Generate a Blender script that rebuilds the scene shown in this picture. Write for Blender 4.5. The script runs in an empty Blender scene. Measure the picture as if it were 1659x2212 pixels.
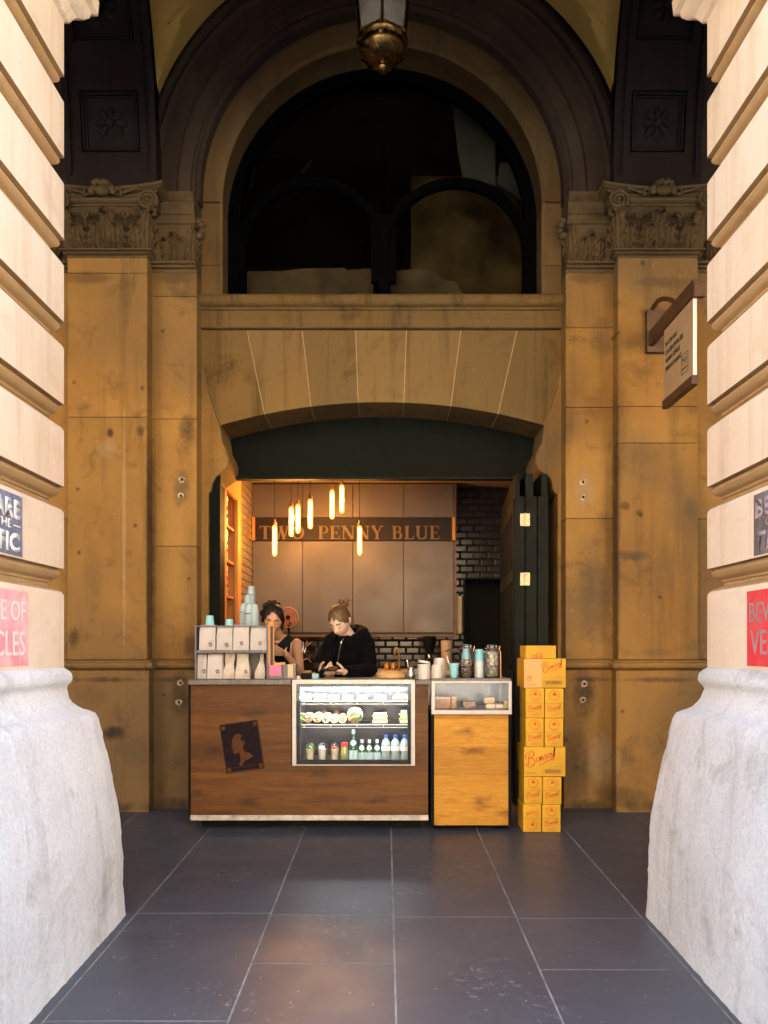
import bpy, bmesh, math, random
from math import sin, cos, pi, sqrt, radians as R, atan2, exp
from mathutils import Vector, Matrix, Euler, noise
random.seed(7)
sc = bpy.context.scene
COL = sc.collection
# ---------------------------------------------------------------- camera
# measured frame: focal length 1725 for a frame 1659 wide, optical axis at (833,1397), eye 1.347 m up
F, CX, CY, ZC = 1725.0, 833.0, 1397.0, 1.347
cam = bpy.data.cameras.new('camera'); camo = bpy.data.objects.new('camera', cam); COL.objects.link(camo)
camo.location = (0, 0, ZC); camo.rotation_euler = (R(90), 0, 0)
cam.sensor_fit = 'HORIZONTAL'; cam.sensor_width = 36; cam.lens = 36*F/1659
cam.shift_x = -(CX-829.5)/1659; cam.shift_y = (CY-1106)/1659
cam.clip_start = 0.05; cam.clip_end = 500
sc.camera = camo
# ---------------------------------------------------------------- sky, sun, exposure
SUN_EL, SUN_ROT = 58.0, 12.0        # the sun stands behind the building, over its roof
w = bpy.data.worlds.new('World'); sc.world = w; w.use_nodes = True
nt = w.node_tree; bg = nt.nodes['Background']
sky = nt.nodes.new('ShaderNodeTexSky'); sky.sky_type = 'NISHITA'; sky.sun_disc = False
sky.sun_elevation = R(SUN_EL); sky.sun_rotation = R(SUN_ROT); sky.air_density = 1.0; sky.dust_density = 3.0; sky.ozone_density = 1.0
nt.links.new(sky.outputs[0], bg.inputs[0]); bg.inputs[1].default_value = 0.15
sl = bpy.data.lights.new('sun', 'SUN'); sl.energy = 5.0; sl.angle = R(0.5); sl.color = (1.0, 0.95, 0.87)
so = bpy.data.objects.new('sun', sl); COL.objects.link(so)
# direction towards the sun: rotation measured from +Y clockwise
sd = Vector((sin(R(SUN_ROT))*cos(R(SUN_EL)), cos(R(SUN_ROT))*cos(R(SUN_EL)), sin(R(SUN_EL))))
so.rotation_euler = sd.to_track_quat('Z', 'Y').to_euler(); so.location = (0, 10, 30)
sc.view_settings.view_transform = 'Standard'; sc.view_settings.look = 'None'
sc.view_settings.gamma = 1.0; sc.view_settings.exposure = 3.38
sc.view_settings.use_white_balance = True; sc.view_settings.white_balance_temperature = 6450; sc.view_settings.white_balance_tint = 4
sc.cycles.use_denoising = True
sc.cycles.max_bounces = 14; sc.cycles.diffuse_bounces = 7; sc.cycles.glossy_bounces = 5
sc.cycles.transparent_max_bounces = 16; sc.cycles.sample_clamp_indirect = 6.0
sc.cycles.caustics_reflective = False; sc.cycles.caustics_refractive = False
# ---------------------------------------------------------------- helpers
def PX(x, d): return (x-CX)/F*d
def PZ(y, d): return ZC-(y-CY)/F*d
def P(x, y, d): return (PX(x, d), d, PZ(y, d))
def floor_z(d): return 0.02609*(d-5.84)

def tag(o, label=None, cat=None, group=None, kind=None):
    if label: o['label'] = label
    if cat: o['category'] = cat
    if group: o['group'] = group
    if kind: o['kind'] = kind
    return o
def thing(name, label, cat, loc=(0,0,0), group=None, rz=0):
    o = bpy.data.objects.new(name, None); COL.objects.link(o); o.location = loc
    o.rotation_euler = (0,0,rz); o.empty_display_size = 0.1
    return tag(o, label, cat, group)
def wloc(o):
    v = Vector((0,0,0))
    while o is not None:
        v += o.location; o = o.parent
    return v
def dup(o, loc=None, rz=None, label=None, group=None, parent=None):
    c = o.copy(); COL.objects.link(c)
    if parent: c.parent = parent
    if loc is not None: c.location = loc
    if rz is not None: c.rotation_euler = (0,0,rz)
    if label: c['label'] = label
    if group: c['group'] = group
    for ch in list(o.children): dup(ch, parent=c)
    return c

class MB:
    def __init__(s): s.v = []; s.f = []; s.m = []; s.cm = 0
    def add(s, vs, fs):
        b = len(s.v); s.v += [tuple(v) for v in vs]
        s.f += [tuple(b+i for i in f) for f in fs]; s.m += [s.cm]*len(fs); return s
    def box(s, x0, x1, y0, y1, z0, z1):
        if x0 > x1: x0, x1 = x1, x0
        if y0 > y1: y0, y1 = y1, y0
        if z0 > z1: z0, z1 = z1, z0
        return s.add([(x0,y0,z0),(x1,y0,z0),(x1,y1,z0),(x0,y1,z0),(x0,y0,z1),(x1,y0,z1),(x1,y1,z1),(x0,y1,z1)],
                     [(0,3,2,1),(4,5,6,7),(0,1,5,4),(1,2,6,5),(2,3,7,6),(3,0,4,7)])
    def prism(s, poly, y0, y1):            # polygon of (x,z) pushed along y
        n = len(poly)
        vs = [(x,y0,z) for x,z in poly]+[(x,y1,z) for x,z in poly]
        fs = [tuple(range(n)), tuple(range(2*n-1, n-1, -1))]
        fs += [(i, i+n, (i+1)%n+n, (i+1)%n) for i in range(n)]
        return s.add(vs, fs)
    def xprism(s, poly, x0, x1):           # polygon of (y,z) pushed along x
        n = len(poly)
        vs = [(x0,y,z) for y,z in poly]+[(x1,y,z) for y,z in poly]
        return s.add(vs, [tuple(range(n)), tuple(range(2*n-1, n-1, -1))]+[(i, i+n, (i+1)%n+n, (i+1)%n) for i in range(n)])
    def loft(s, rings, closed=True, caps=True):
        n = len(rings[0]); vs = [p for r in rings for p in r]; fs = []
        for k in range(len(rings)-1):
            for i in range(n if closed else n-1):
                j = (i+1) % n
                fs.append((k*n+i, k*n+j, (k+1)*n+j, (k+1)*n+i))
        if caps and closed:
            fs.append(tuple(range(n-1, -1, -1))); b = (len(rings)-1)*n; fs.append(tuple(range(b, b+n)))
        return s.add(vs, fs)
    def lathe(s, prof, c=(0,0,0), n=24, caps=True):     # prof: (r,z)
        cx, cy, cz = c
        return s.loft([[(cx+r*cos(2*pi*i/n), cy+r*sin(2*pi*i/n), cz+z) for i in range(n)] for r, z in prof], caps=caps)
    def tube(s, pts, r, n=8, caps=True, flat=None):
        pts = [Vector(p) for p in pts]; rings = []
        rr = r if isinstance(r, (list, tuple)) else [r]*len(pts)
        up = None
        for i, p in enumerate(pts):
            t = (pts[min(i+1, len(pts)-1)]-pts[max(i-1, 0)])
            if t.length < 1e-9: t = Vector((0,0,1))
            t.normalize()
            if up is None: up = Vector((0,0,1)) if abs(t.z) < 0.9 else Vector((0,1,0))
            a = t.cross(up)
            if a.length < 1e-6: a = t.cross(Vector((1,0,0)))
            a.normalize(); b = a.cross(t); up = b
            rings.append([p+a*cos(2*pi*k/n)*rr[i]+b*sin(2*pi*k/n)*rr[i] for k in range(n)])
        return s.loft(rings, caps=caps)
    def ball(s, c, r, n=12, m=8, sq=(1,1,1)):
        cx, cy, cz = c; rings = []
        for k in range(1, m):
            t = pi*k/m
            rings.append([(cx+r*sq[0]*sin(t)*cos(2*pi*i/n), cy+r*sq[1]*sin(t)*sin(2*pi*i/n), cz-r*sq[2]*cos(t)) for i in range(n)])
        return s.loft(rings)
    def cyl(s, a, b, r, n=16): return s.tube([a, b], r, n)
    def disc(s, c, r, y0, y1, n=20):       # disc facing the street
        return s.prism([(c[0]+r*cos(2*pi*i/n), c[1]+r*sin(2*pi*i/n)) for i in range(n)], y0, y1)
    def build(s, name, mats, parent=None, smooth=False, bev=0, seg=2, sub=0, flip=False, keep=False, auto=None):
        me = bpy.data.meshes.new(name)
        off = wloc(parent) if parent else Vector((0,0,0))
        vs = [Vector(v)-off for v in s.v]
        o = bpy.data.objects.new(name, me)
        if parent is None and not keep and vs:
            c = Vector(((min(v.x for v in vs)+max(v.x for v in vs))/2, (min(v.y for v in vs)+max(v.y for v in vs))/2, min(v.z for v in vs)))
            vs = [v-c for v in vs]; o.location = c
        me.from_pydata([tuple(v) for v in vs], [], s.f)
        if not isinstance(mats, (list, tuple)): mats = [mats]
        for m in mats: me.materials.append(m)
        for p, i in zip(me.polygons, s.m): p.material_index = min(i, len(mats)-1)
        bm = bmesh.new(); bm.from_mesh(me); bmesh.ops.recalc_face_normals(bm, faces=bm.faces); bm.to_mesh(me); bm.free()
        if smooth: me.polygons.foreach_set('use_smooth', [True]*len(me.polygons))
        me.update(); COL.objects.link(o)
        if parent: o.parent = parent
        if bev:
            m = o.modifiers.new('bevel', 'BEVEL'); m.width = bev; m.segments = seg; m.limit_method = 'ANGLE'; m.angle_limit = R(35)
        if sub:
            m = o.modifiers.new('sub', 'SUBSURF'); m.levels = sub; m.render_levels = sub
        if auto is not None:
            me.polygons.foreach_set('use_smooth', [True]*len(me.polygons))
            me.set_sharp_from_angle(angle=R(auto))
        return o

def text_mesh(txt, h, mat, name, parent, origin, xdir, zdir, ext=0.001, wid=None, bold=0.0, thing_label=None):
    # flat lettering as a mesh: origin = lower left, xdir reading direction, zdir up, h = cap height
    cu = bpy.data.curves.new('t', 'FONT'); cu.body = txt; cu.size = 1.0; cu.extrude = 0.0; cu.offset = bold; cu.resolution_u = 3
    to = bpy.data.objects.new('t', cu); COL.objects.link(to)
    dg = bpy.context.evaluated_depsgraph_get(); dg.update()
    me = bpy.data.meshes.new_from_object(to.evaluated_get(dg))
    COL.objects.unlink(to); bpy.data.objects.remove(to)
    xs = [v.co.x for v in me.vertices]; ys = [v.co.y for v in me.vertices]
    x0, x1, y0 = min(xs), max(xs), 0.0; y1 = max(ys)
    sy = h/y1; sx = (wid/(x1-x0)) if wid else sy
    xd, zd = Vector(xdir).normalized(), Vector(zdir).normalized(); nd = xd.cross(zd).normalized()
    off = wloc(parent) if parent else Vector((0,0,0)); o0 = Vector(origin)-off
    bm = bmesh.new(); bm.from_mesh(me)
    for v in bm.verts: v.co = o0+xd*((v.co.x-x0)*sx)+zd*(v.co.y*sy)
    if ext:
        r = bmesh.ops.extrude_face_region(bm, geom=bm.faces[:])
        for e in r['geom']:
            if isinstance(e, bmesh.types.BMVert): e.co += nd*ext
    bmesh.ops.recalc_face_normals(bm, faces=bm.faces); bm.to_mesh(me); bm.free()
    me.materials.clear(); me.materials.append(mat)
    o = bpy.data.objects.new(name, me); me.name = name; COL.objects.link(o)
    if parent: o.parent = parent
    return o

def smooth_path(pts, k=6):
    out = []; n = len(pts)
    for i in range(n-1):
        p0, p1, p2, p3 = (Vector(pts[max(i-1,0)]), Vector(pts[i]), Vector(pts[i+1]), Vector(pts[min(i+2,n-1)]))
        for j in range(k):
            t = j/k
            out.append(0.5*((2*p1)+(-p0+p2)*t+(2*p0-5*p1+4*p2-p3)*t*t+(-p0+3*p1-3*p2+p3)*t**3))
    out.append(Vector(pts[-1])); return out

# ---------------------------------------------------------------- materials
def base_mat(name):
    m = bpy.data.materials.new(name); m.use_nodes = True; n = m.node_tree; b = n.nodes['Principled BSDF']
    return m, n, b
def N(n, t, **kw):
    x = n.nodes.new(t)
    for k, v in kw.items():
        if k == 'inp':
            for a, c in v.items(): x.inputs[a].default_value = c
        else: setattr(x, k, v)
    return x
def mixc(n, fac, a, b, mode='MIX'):
    x = n.nodes.new('ShaderNodeMix'); x.data_type = 'RGBA'; x.blend_type = mode
    for s_, i in ((fac, 0), (a, 6), (b, 7)):
        if isinstance(s_, (int, float)): x.inputs[i].default_value = s_
        elif isinstance(s_, tuple): x.inputs[i].default_value = s_ if len(s_) == 4 else (*s_, 1)
        else: n.links.new(s_, x.inputs[i])
    return x.outputs[2]
def ramp(n, src, a, b, ca=0.0, cb=1.0):
    x = n.nodes.new('ShaderNodeMapRange'); x.inputs[1].default_value = a; x.inputs[2].default_value = b
    x.inputs[3].default_value = ca; x.inputs[4].default_value = cb; n.links.new(src, x.inputs[0]); return x.outputs[0]
def coords(n, world=False, scale=(1,1,1)):
    if world: s_ = n.nodes.new('ShaderNodeNewGeometry').outputs['Position']
    else: s_ = n.nodes.new('ShaderNodeTexCoord').outputs['Object']
    mp = n.nodes.new('ShaderNodeMapping'); mp.inputs['Scale'].default_value = scale; n.links.new(s_, mp.inputs[0]); return mp.outputs[0]
def noise_t(n, co, scale, detail=4, rough=0.55, dist=0.0):
    x = N(n, 'ShaderNodeTexNoise', inp={'Scale': scale, 'Detail': detail, 'Roughness': rough, 'Distortion': dist}); n.links.new(co, x.inputs['Vector']); return x.outputs['Fac']
def bump(n, b, h, strength=0.3, dist=0.01, prev=None):
    x = N(n, 'ShaderNodeBump', inp={'Strength': strength, 'Distance': dist}); n.links.new(h, x.inputs['Height'])
    if prev is not None: n.links.new(prev, x.inputs['Normal'])
    n.links.new(x.outputs[0], b.inputs['Normal']); return x.outputs[0]

def simple(name, c, rough=0.5, metal=0.0, var=0.12, vs=14, bmp=0.0, bs=60, spec=0.5, world=False, coat=0.0, streak=None):
    m, n, b = base_mat(name); co = coords(n, world, streak or (1,1,1))
    nz = noise_t(n, co, vs, 4)
    c2 = tuple(max(0, x*(1-var*2)) for x in c); c1 = tuple(min(1, x*(1+var)) for x in c)
    n.links.new(mixc(n, ramp(n, nz, .3, .7), c1, c2), b.inputs['Base Color'])
    n.links.new(ramp(n, noise_t(n, co, vs*2.3, 3), .2, .8, max(0.02, rough-.08), min(1, rough+.1)), b.inputs['Roughness'])
    b.inputs['Metallic'].default_value = metal; b.inputs['Specular IOR Level'].default_value = spec; b.inputs['Coat Weight'].default_value = coat
    if bmp: bump(n, b, noise_t(n, co, bs, 5), bmp, 0.004)
    return m

def xz_plane(n, sx=1.0, sz=1.0):
    geo = n.nodes.new('ShaderNodeNewGeometry'); sp = n.nodes.new('ShaderNodeSeparateXYZ'); cb = n.nodes.new('ShaderNodeCombineXYZ'); n.links.new(geo.outputs['Position'], sp.inputs[0])
    for i, (o_, k) in enumerate(((0, sx), (2, sz))):
        m_ = N(n, 'ShaderNodeMath', operation='MULTIPLY', inp={1: k}); n.links.new(sp.outputs[o_], m_.inputs[0]); n.links.new(m_.outputs[0], cb.inputs[i])
    return cb.outputs[0]
def stone(name, c1, c2, dirt, dirt_amt=0.5, rough=0.85, streak=0.5, grain=0.18, bmp=0.35, fine=140, tint=None, spots=0.0, isl=0.0, stains_and_strips=(), fleck=0.0, spec=.25, objr=0.0):
    m, n, b = base_mat(name); co = coords(n, True)
    big = noise_t(n, co, 0.9, 5, .6, .4)
    col = mixc(n, ramp(n, big, .35, .65), c1, c2)
    if tint:
        col = mixc(n, ramp(n, noise_t(n, co, 0.45, 3, .5, .8), .45, .62), col, tint)
    # vertical run-down streaks
    cs = coords(n, True, (5.0, 5.0, 0.35)); st = noise_t(n, cs, 1.6, 5, .6, .2)
    col = mixc(n, ramp(n, st, .52, .78, 0, streak), col, dirt)
    # patchy grime
    pt = noise_t(n, co, 3.2, 8, .68, .5)
    col = mixc(n, ramp(n, pt, .54, .74, 0, dirt_amt), col, dirt)
    if spots:
        v = N(n, 'ShaderNodeTexVoronoi', inp={'Scale': 1.35, 'Randomness': 1.0}); v.voronoi_dimensions = '2D'; n.links.new(xz_plane(n), v.inputs['Vector'])
        wd_ = N(n, 'ShaderNodeMath', operation='MULTIPLY_ADD', inp={1: .05}); n.links.new(noise_t(n, co, 30, 4), wd_.inputs[0]); n.links.new(v.outputs['Distance'], wd_.inputs[2])
        col = mixc(n, ramp(n, wd_.outputs[0], .032, .055, spots, 0), col, dirt)
    if objr:
        oi = n.nodes.new('ShaderNodeObjectInfo'); col = mixc(n, 1.0, col, mixc(n, oi.outputs['Random'], (1-objr, 1-objr*1.05, 1-objr*1.2), (1.12, 1.08, 1.0)), 'MULTIPLY')
    if stains_and_strips:
        geo = n.nodes.new('ShaderNodeNewGeometry'); nz = N(n, 'ShaderNodeTexNoise', inp={'Scale': 11.0, 'Detail': 6, 'Roughness': .65}); n.links.new(geo.outputs['Position'], nz.inputs['Vector'])
        sp = n.nodes.new('ShaderNodeSeparateXYZ'); n.links.new(geo.outputs['Position'], sp.inputs[0])
        for (sx_, sz_, rx, rz, amt, sc_) in stains_and_strips:
            a = N(n, 'ShaderNodeMath', operation='SUBTRACT', inp={1: sx_}); n.links.new(sp.outputs[0], a.inputs[0]); a2 = N(n, 'ShaderNodeMath', operation='DIVIDE', inp={1: rx}); n.links.new(a.outputs[0], a2.inputs[0]); a3 = N(n, 'ShaderNodeMath', operation='POWER', inp={1: 2.0}); n.links.new(a2.outputs[0], a3.inputs[0])
            b_ = N(n, 'ShaderNodeMath', operation='SUBTRACT', inp={1: sz_}); n.links.new(sp.outputs[2], b_.inputs[0]); b2 = N(n, 'ShaderNodeMath', operation='DIVIDE', inp={1: rz}); n.links.new(b_.outputs[0], b2.inputs[0]); b3 = N(n, 'ShaderNodeMath', operation='POWER', inp={1: 2.0}); n.links.new(b2.outputs[0], b3.inputs[0])
            c_ = N(n, 'ShaderNodeMath', operation='ADD'); n.links.new(a3.outputs[0], c_.inputs[0]); n.links.new(b3.outputs[0], c_.inputs[1])
            d_ = N(n, 'ShaderNodeMath', operation='MULTIPLY_ADD', inp={1: 1.9}); n.links.new(nz.outputs['Fac'], d_.inputs[0]); n.links.new(c_.outputs[0], d_.inputs[2])
            col = mixc(n, ramp(n, d_.outputs[0], 1.0, 2.0, amt, 0), col, sc_)
    if fleck: col = mixc(n, ramp(n, noise_t(n, coords(n, True, (1,1,.6)), 34, 6, .75), .62, .70, 0, fleck), col, tuple(min(1, x*2.0) for x in c1))
    gr = noise_t(n, co, fine, 3, .7)
    col = mixc(n, 1.0, col, mixc(n, ramp(n, gr, .3, .7), (1-grain,)*3, (1+grain*.4,)*3), 'MULTIPLY')
    if isl:
        g = n.nodes.new('ShaderNodeNewGeometry')
        col = mixc(n, 1.0, col, mixc(n, g.outputs['Random Per Island'], (1-isl,)*3, (1.0, 1.0, 1.0)), 'MULTIPLY')
    n.links.new(col, b.inputs['Base Color']); b.inputs['Roughness'].default_value = rough; b.inputs['Specular IOR Level'].default_value = spec
    p = None
    if bmp > .8: p = bump(n, b, noise_t(n, co, 28, 8, .8, .3), .9, 0.014)
    p = bump(n, b, noise_t(n, co, fine*.6, 5, .7), bmp, 0.003, p)
    bump(n, b, noise_t(n, co, 9, 6, .6), bmp*.7, 0.012, p)
    return m

def thin_glass(name, tint=(1,1,1), gloss=1.0, rough=0.02, ior=1.5):
    m = bpy.data.materials.new(name); m.use_nodes = True; n = m.node_tree; n.nodes.clear()
    o = n.nodes.new('ShaderNodeOutputMaterial'); tr = N(n, 'ShaderNodeBsdfTransparent', inp={'Color': (*tint, 1)})
    gl = N(n, 'ShaderNodeBsdfGlossy', inp={'Color': (gloss,)*3+(1,), 'Roughness': rough}); fr = N(n, 'ShaderNodeFresnel', inp={'IOR': ior})
    mx = n.nodes.new('ShaderNodeMixShader'); n.links.new(fr.outputs[0], mx.inputs[0]); n.links.new(tr.outputs[0], mx.inputs[1]); n.links.new(gl.outputs[0], mx.inputs[2])
    n.links.new(mx.outputs[0], o.inputs[0]); return m
def emis(name, c, s):
    m, n, b = base_mat(name); b.inputs['Base Color'].default_value = (*c, 1); b.inputs['Emission Color'].default_value = (*c, 1); b.inputs['Emission Strength'].default_value = s; return m
def wood(name, c1, c2, dark, knots=0.8, scale=1.0, rough=0.45, axis='x', plank=None, bright=1.0):
    m, n, b = base_mat(name)
    sc_ = (1.0*scale, 1.0*scale, 9.0*scale) if axis == 'x' else (9*scale, 9*scale, 1.0*scale)
    co = coords(n, True, sc_); g = noise_t(n, co, 1.7, 9, .65, 1.2)
    col = mixc(n, ramp(n, g, .36, .62), c1, c2)
    g2 = noise_t(n, coords(n, True, tuple(x*3 for x in sc_)), 5, 6, .7, .4)
    col = mixc(n, ramp(n, g2, .45, .75, 0, .45), col, dark)
    if knots:
        v = N(n, 'ShaderNodeTexVoronoi', inp={'Scale': 1.5, 'Randomness': 1.0}); v.voronoi_dimensions = '2D'
        wv = xz_plane(n, 1.3, 2.6); nn = N(n, 'ShaderNodeTexNoise', inp={'Scale': 5, 'Detail': 5}); n.links.new(wv, nn.inputs['Vector'])
        mu = n.nodes.new('ShaderNodeVectorMath'); mu.operation = 'SCALE'; mu.inputs['Scale'].default_value = .34; n.links.new(nn.outputs['Color'], mu.inputs[0])
        ad = n.nodes.new('ShaderNodeVectorMath'); ad.operation = 'ADD'; n.links.new(wv, ad.inputs[0]); n.links.new(mu.outputs[0], ad.inputs[1]); n.links.new(ad.outputs[0], v.inputs['Vector'])
        col = mixc(n, ramp(n, v.outputs['Distance'], .03, .20, knots, 0), col, dark)
        ck = noise_t(n, coords(n, True, (1.1, 1, 34)), 1.3, 7, .75, .3)      # long fine checks
        col = mixc(n, ramp(n, ck, .66, .72, 0, .55), col, dark)
    if plank:
        br = N(n, 'ShaderNodeTexBrick', inp={'Scale': 1.0, 'Mortar Size': .0012, 'Brick Width': 7.9, 'Row Height': plank, 'Color1': (1,1,1,1), 'Color2': (.72,.7,.68,1), 'Mortar': (.6,.55,.5,1)})
        geo = n.nodes.new('ShaderNodeNewGeometry'); sp = n.nodes.new('ShaderNodeSeparateXYZ'); cb = n.nodes.new('ShaderNodeCombineXYZ')
        n.links.new(geo.outputs['Position'], sp.inputs[0]); n.links.new(sp.outputs[0], cb.inputs[0]); n.links.new(sp.outputs[2], cb.inputs[1]); n.links.new(cb.outputs[0], br.inputs['Vector'])
        col = mixc(n, 1.0, col, br.outputs['Color'], 'MULTIPLY')
    n.links.new(col, b.inputs['Base Color']); n.links.new(ramp(n, g2, .2, .8, rough, rough+.2), b.inputs['Roughness']); b.inputs['Specular IOR Level'].default_value = .22
    bump(n, b, g2, .25, .003)
    return m
def tiles(name, c1, c2, mortar, bw, bh, axes='xz', rough=0.15, ms=0.006, off=0.5, spec=0.5):
    m, n, b = base_mat(name)
    geo = n.nodes.new('ShaderNodeNewGeometry'); sp = n.nodes.new('ShaderNodeSeparateXYZ'); cb = n.nodes.new('ShaderNodeCombineXYZ')
    n.links.new(geo.outputs['Position'], sp.inputs[0])
    n.links.new(sp.outputs['xyz'.index(axes[0])], cb.inputs[0]); n.links.new(sp.outputs['xyz'.index(axes[1])], cb.inputs[1])
    br = N(n, 'ShaderNodeTexBrick', inp={'Scale': 1.0, 'Mortar Size': ms, 'Mortar Smooth': .15, 'Brick Width': bw, 'Row Height': bh, 'Color1': (*c1,1), 'Color2': (*c2,1), 'Mortar': (*mortar,1)}); br.offset = off
    n.links.new(cb.outputs[0], br.inputs['Vector']); n.links.new(br.outputs['Color'], b.inputs['Base Color'])
    b2 = N(n, 'ShaderNodeTexBrick', inp={'Scale': 1.0, 'Mortar Size': ms*2.6, 'Mortar Smooth': 1.0, 'Brick Width': bw, 'Row Height': bh}); b2.offset = off; n.links.new(cb.outputs[0], b2.inputs['Vector'])
    p = bump(n, b, b2.outputs['Fac'], .8, -.008)
    bump(n, b, noise_t(n, geo.outputs['Position'], 22, 3), .12, .004, p)
    n.links.new(ramp(n, br.outputs['Fac'], 0, 1, rough, .8), b.inputs['Roughness']); b.inputs['Specular IOR Level'].default_value = spec
    return m

M = {}
DK = (.045,.028,.016); GR = (.075,.055,.035); PALE = (.42,.30,.17)
def st(x, y, rx, ry, amt, c, d=6.45): return (PX(x, d), PZ(y, d), rx/F*d, ry/F*d, amt, c)
STAINS_AND_STRIPS = [st(1366,1200,44,13,.75,GR), st(1350,1093,13,11,.6,DK), st(1380,1107,9,9,.6,DK), st(1388,568,7,7,.8,DK), st(1492,1100,16,30,.5,GR), st(1420,1410,50,12,.35,GR),
          st(238,935,8,12,.85,DK), st(303,931,11,13,.7,DK), st(246,1583,30,17,.9,(.02,.014,.012)), st(268,1150,5,290,.55,PALE), st(232,968,24,26,.4,PALE), st(160,1380,14,28,.7,DK),
          st(405,925,20,34,.75,DK,6.58), st(392,1052,20,44,.65,GR,6.58), st(388,1500,26,60,.7,DK,6.55), st(410,1395,16,30,.6,DK,6.58), st(300,1620,60,40,.4,GR), st(200,1500,40,30,.35,GR),
          st(1282,1300,42,110,.6,GR,6.58), st(1262,1060,26,44,.5,(.30,.23,.14),6.58), st(1262,1500,30,60,.75,DK,6.55), st(1300,730,34,50,.5,GR,6.58), st(1240,1650,40,90,.55,GR,6.55), st(1300,1640,34,60,.5,PALE,6.55), st(1345,1720,60,26,.5,DK),
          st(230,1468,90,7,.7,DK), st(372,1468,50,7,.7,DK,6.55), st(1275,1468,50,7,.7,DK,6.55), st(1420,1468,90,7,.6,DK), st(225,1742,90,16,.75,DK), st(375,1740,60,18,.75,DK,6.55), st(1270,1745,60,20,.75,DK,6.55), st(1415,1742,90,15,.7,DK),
          st(318,1200,5,300,.6,DK), st(333,1150,6,330,.45,DK,6.58), st(1325,1150,6,330,.5,DK,6.58), st(190,600,60,16,.5,DK), st(270,640,16,70,.35,GR), st(1440,610,70,14,.45,DK), st(380,600,44,16,.5,DK,6.58), st(1270,600,44,16,.5,DK,6.58), st(200,1250,24,90,.25,GR), st(1400,980,60,30,.3,GR)]  # begins with thin dark strips down pilaster corners; dark bands under the capitals
M['wall']    = stone('sandstone_wall', (.335,.187,.050), (.240,.124,.032), (.060,.037,.019), .65, streak=.45, spots=.8, isl=.30, tint=(.175,.110,.045), stains_and_strips=STAINS_AND_STRIPS, fleck=.35, bmp=.5)
M['vous']    = stone('sandstone_voussoir', (.235,.140,.042), (.175,.101,.030), (.042,.026,.013), .6, streak=.8, tint=(.17,.118,.052), fleck=.3, bmp=.6, spec=.12, objr=.30)
M['ring']    = stone('aged_arch_stone', (.195,.128,.055), (.140,.088,.039), (.040,.027,.015), .6, streak=.5, isl=.3, fleck=.2, spec=.12, objr=.2)
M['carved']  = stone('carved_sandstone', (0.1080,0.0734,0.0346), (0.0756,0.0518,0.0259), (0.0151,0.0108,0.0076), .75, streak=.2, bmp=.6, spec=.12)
M['carvedd'] = stone('grime_and_gap_shade', (.050,.034,.020), (.034,.024,.015), (.010,.008,.006), .6, streak=.2, bmp=.6, spec=.05)  # grime plus painted gap shade behind the capital leaves; also backs the joints
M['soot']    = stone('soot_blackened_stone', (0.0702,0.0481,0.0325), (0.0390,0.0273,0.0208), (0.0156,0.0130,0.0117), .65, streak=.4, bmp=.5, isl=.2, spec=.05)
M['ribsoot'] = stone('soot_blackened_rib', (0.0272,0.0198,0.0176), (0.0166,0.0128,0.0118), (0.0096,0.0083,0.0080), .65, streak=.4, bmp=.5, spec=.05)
M['pier']    = stone('pier_sandstone', (.75,.645,.515), (.68,.55,.41), (.50,.35,.21), .5, streak=.7, grain=.12, bmp=.5, fleck=.5, tint=(.70,.55,.40))
M['pierroll'] = stone('ochre_shaded_moulding', (.44,.285,.135), (.36,.225,.10), (.22,.14,.07), .4, streak=.2, grain=.12, bmp=.35)  # own ochre, with the groove shade darkened into the same colour
M['plinth']  = stone('granite_plinth', (.83,.84,.84), (.64,.64,.635), (.32,.29,.24), .7, streak=.45, grain=.16, bmp=1.0, fine=60, fleck=.0)
M['mortar']  = simple('pale_pointing', (.36,.25,.13), .9, world=True)
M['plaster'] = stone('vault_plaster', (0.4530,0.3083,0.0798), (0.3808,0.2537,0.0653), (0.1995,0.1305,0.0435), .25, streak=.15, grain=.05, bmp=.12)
M['black']   = simple('black_paint', (.006,.006,.006), .6, spec=.08)
M['green']   = simple('dark_green_paint', (.0048,.0066,.0045), .65, var=.2, vs=5, world=True, bmp=.1, spec=.07)
M['greenl']  = simple('worn_green_paint', (.0075,.0092,.0062), .6, var=.25, vs=6, world=True, bmp=.12, spec=.1)
M['steel']   = simple('brushed_steel', (.55,.53,.50), .32, 1.0, var=.06, world=True, streak=(1,1,20))
M['frame']   = simple('powder_coated_frame', (0.4000,0.3760,0.3520), .4, .4, var=.05)
M['brass']   = simple('aged_brass', (.55,.38,.13), .35, 1.0, var=.3, vs=20)
M['brasspl'] = simple('lacquered_brass', (.62,.52,.30), .5, .4, var=.2, vs=60)
M['glass']   = thin_glass('window_glass', (1,1,1), .35)
M['dglass']  = thin_glass('dark_window_glass', (.85,.85,.80), .4)
M['bronze']  = simple('brown_metal', (.10,.052,.03), .5, .3, var=.15)
M['cream']   = simple('cream_board', (.52,.38,.22), .6, var=.04)
M['white']   = simple('white_paint', (.78,.76,.74), .5, var=.03)
M['ink']     = simple('dark_ink', (.045,.03,.025), .7)
M['darkframe0'] = simple('dark_panes', (.05,.06,.07), .2)
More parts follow.
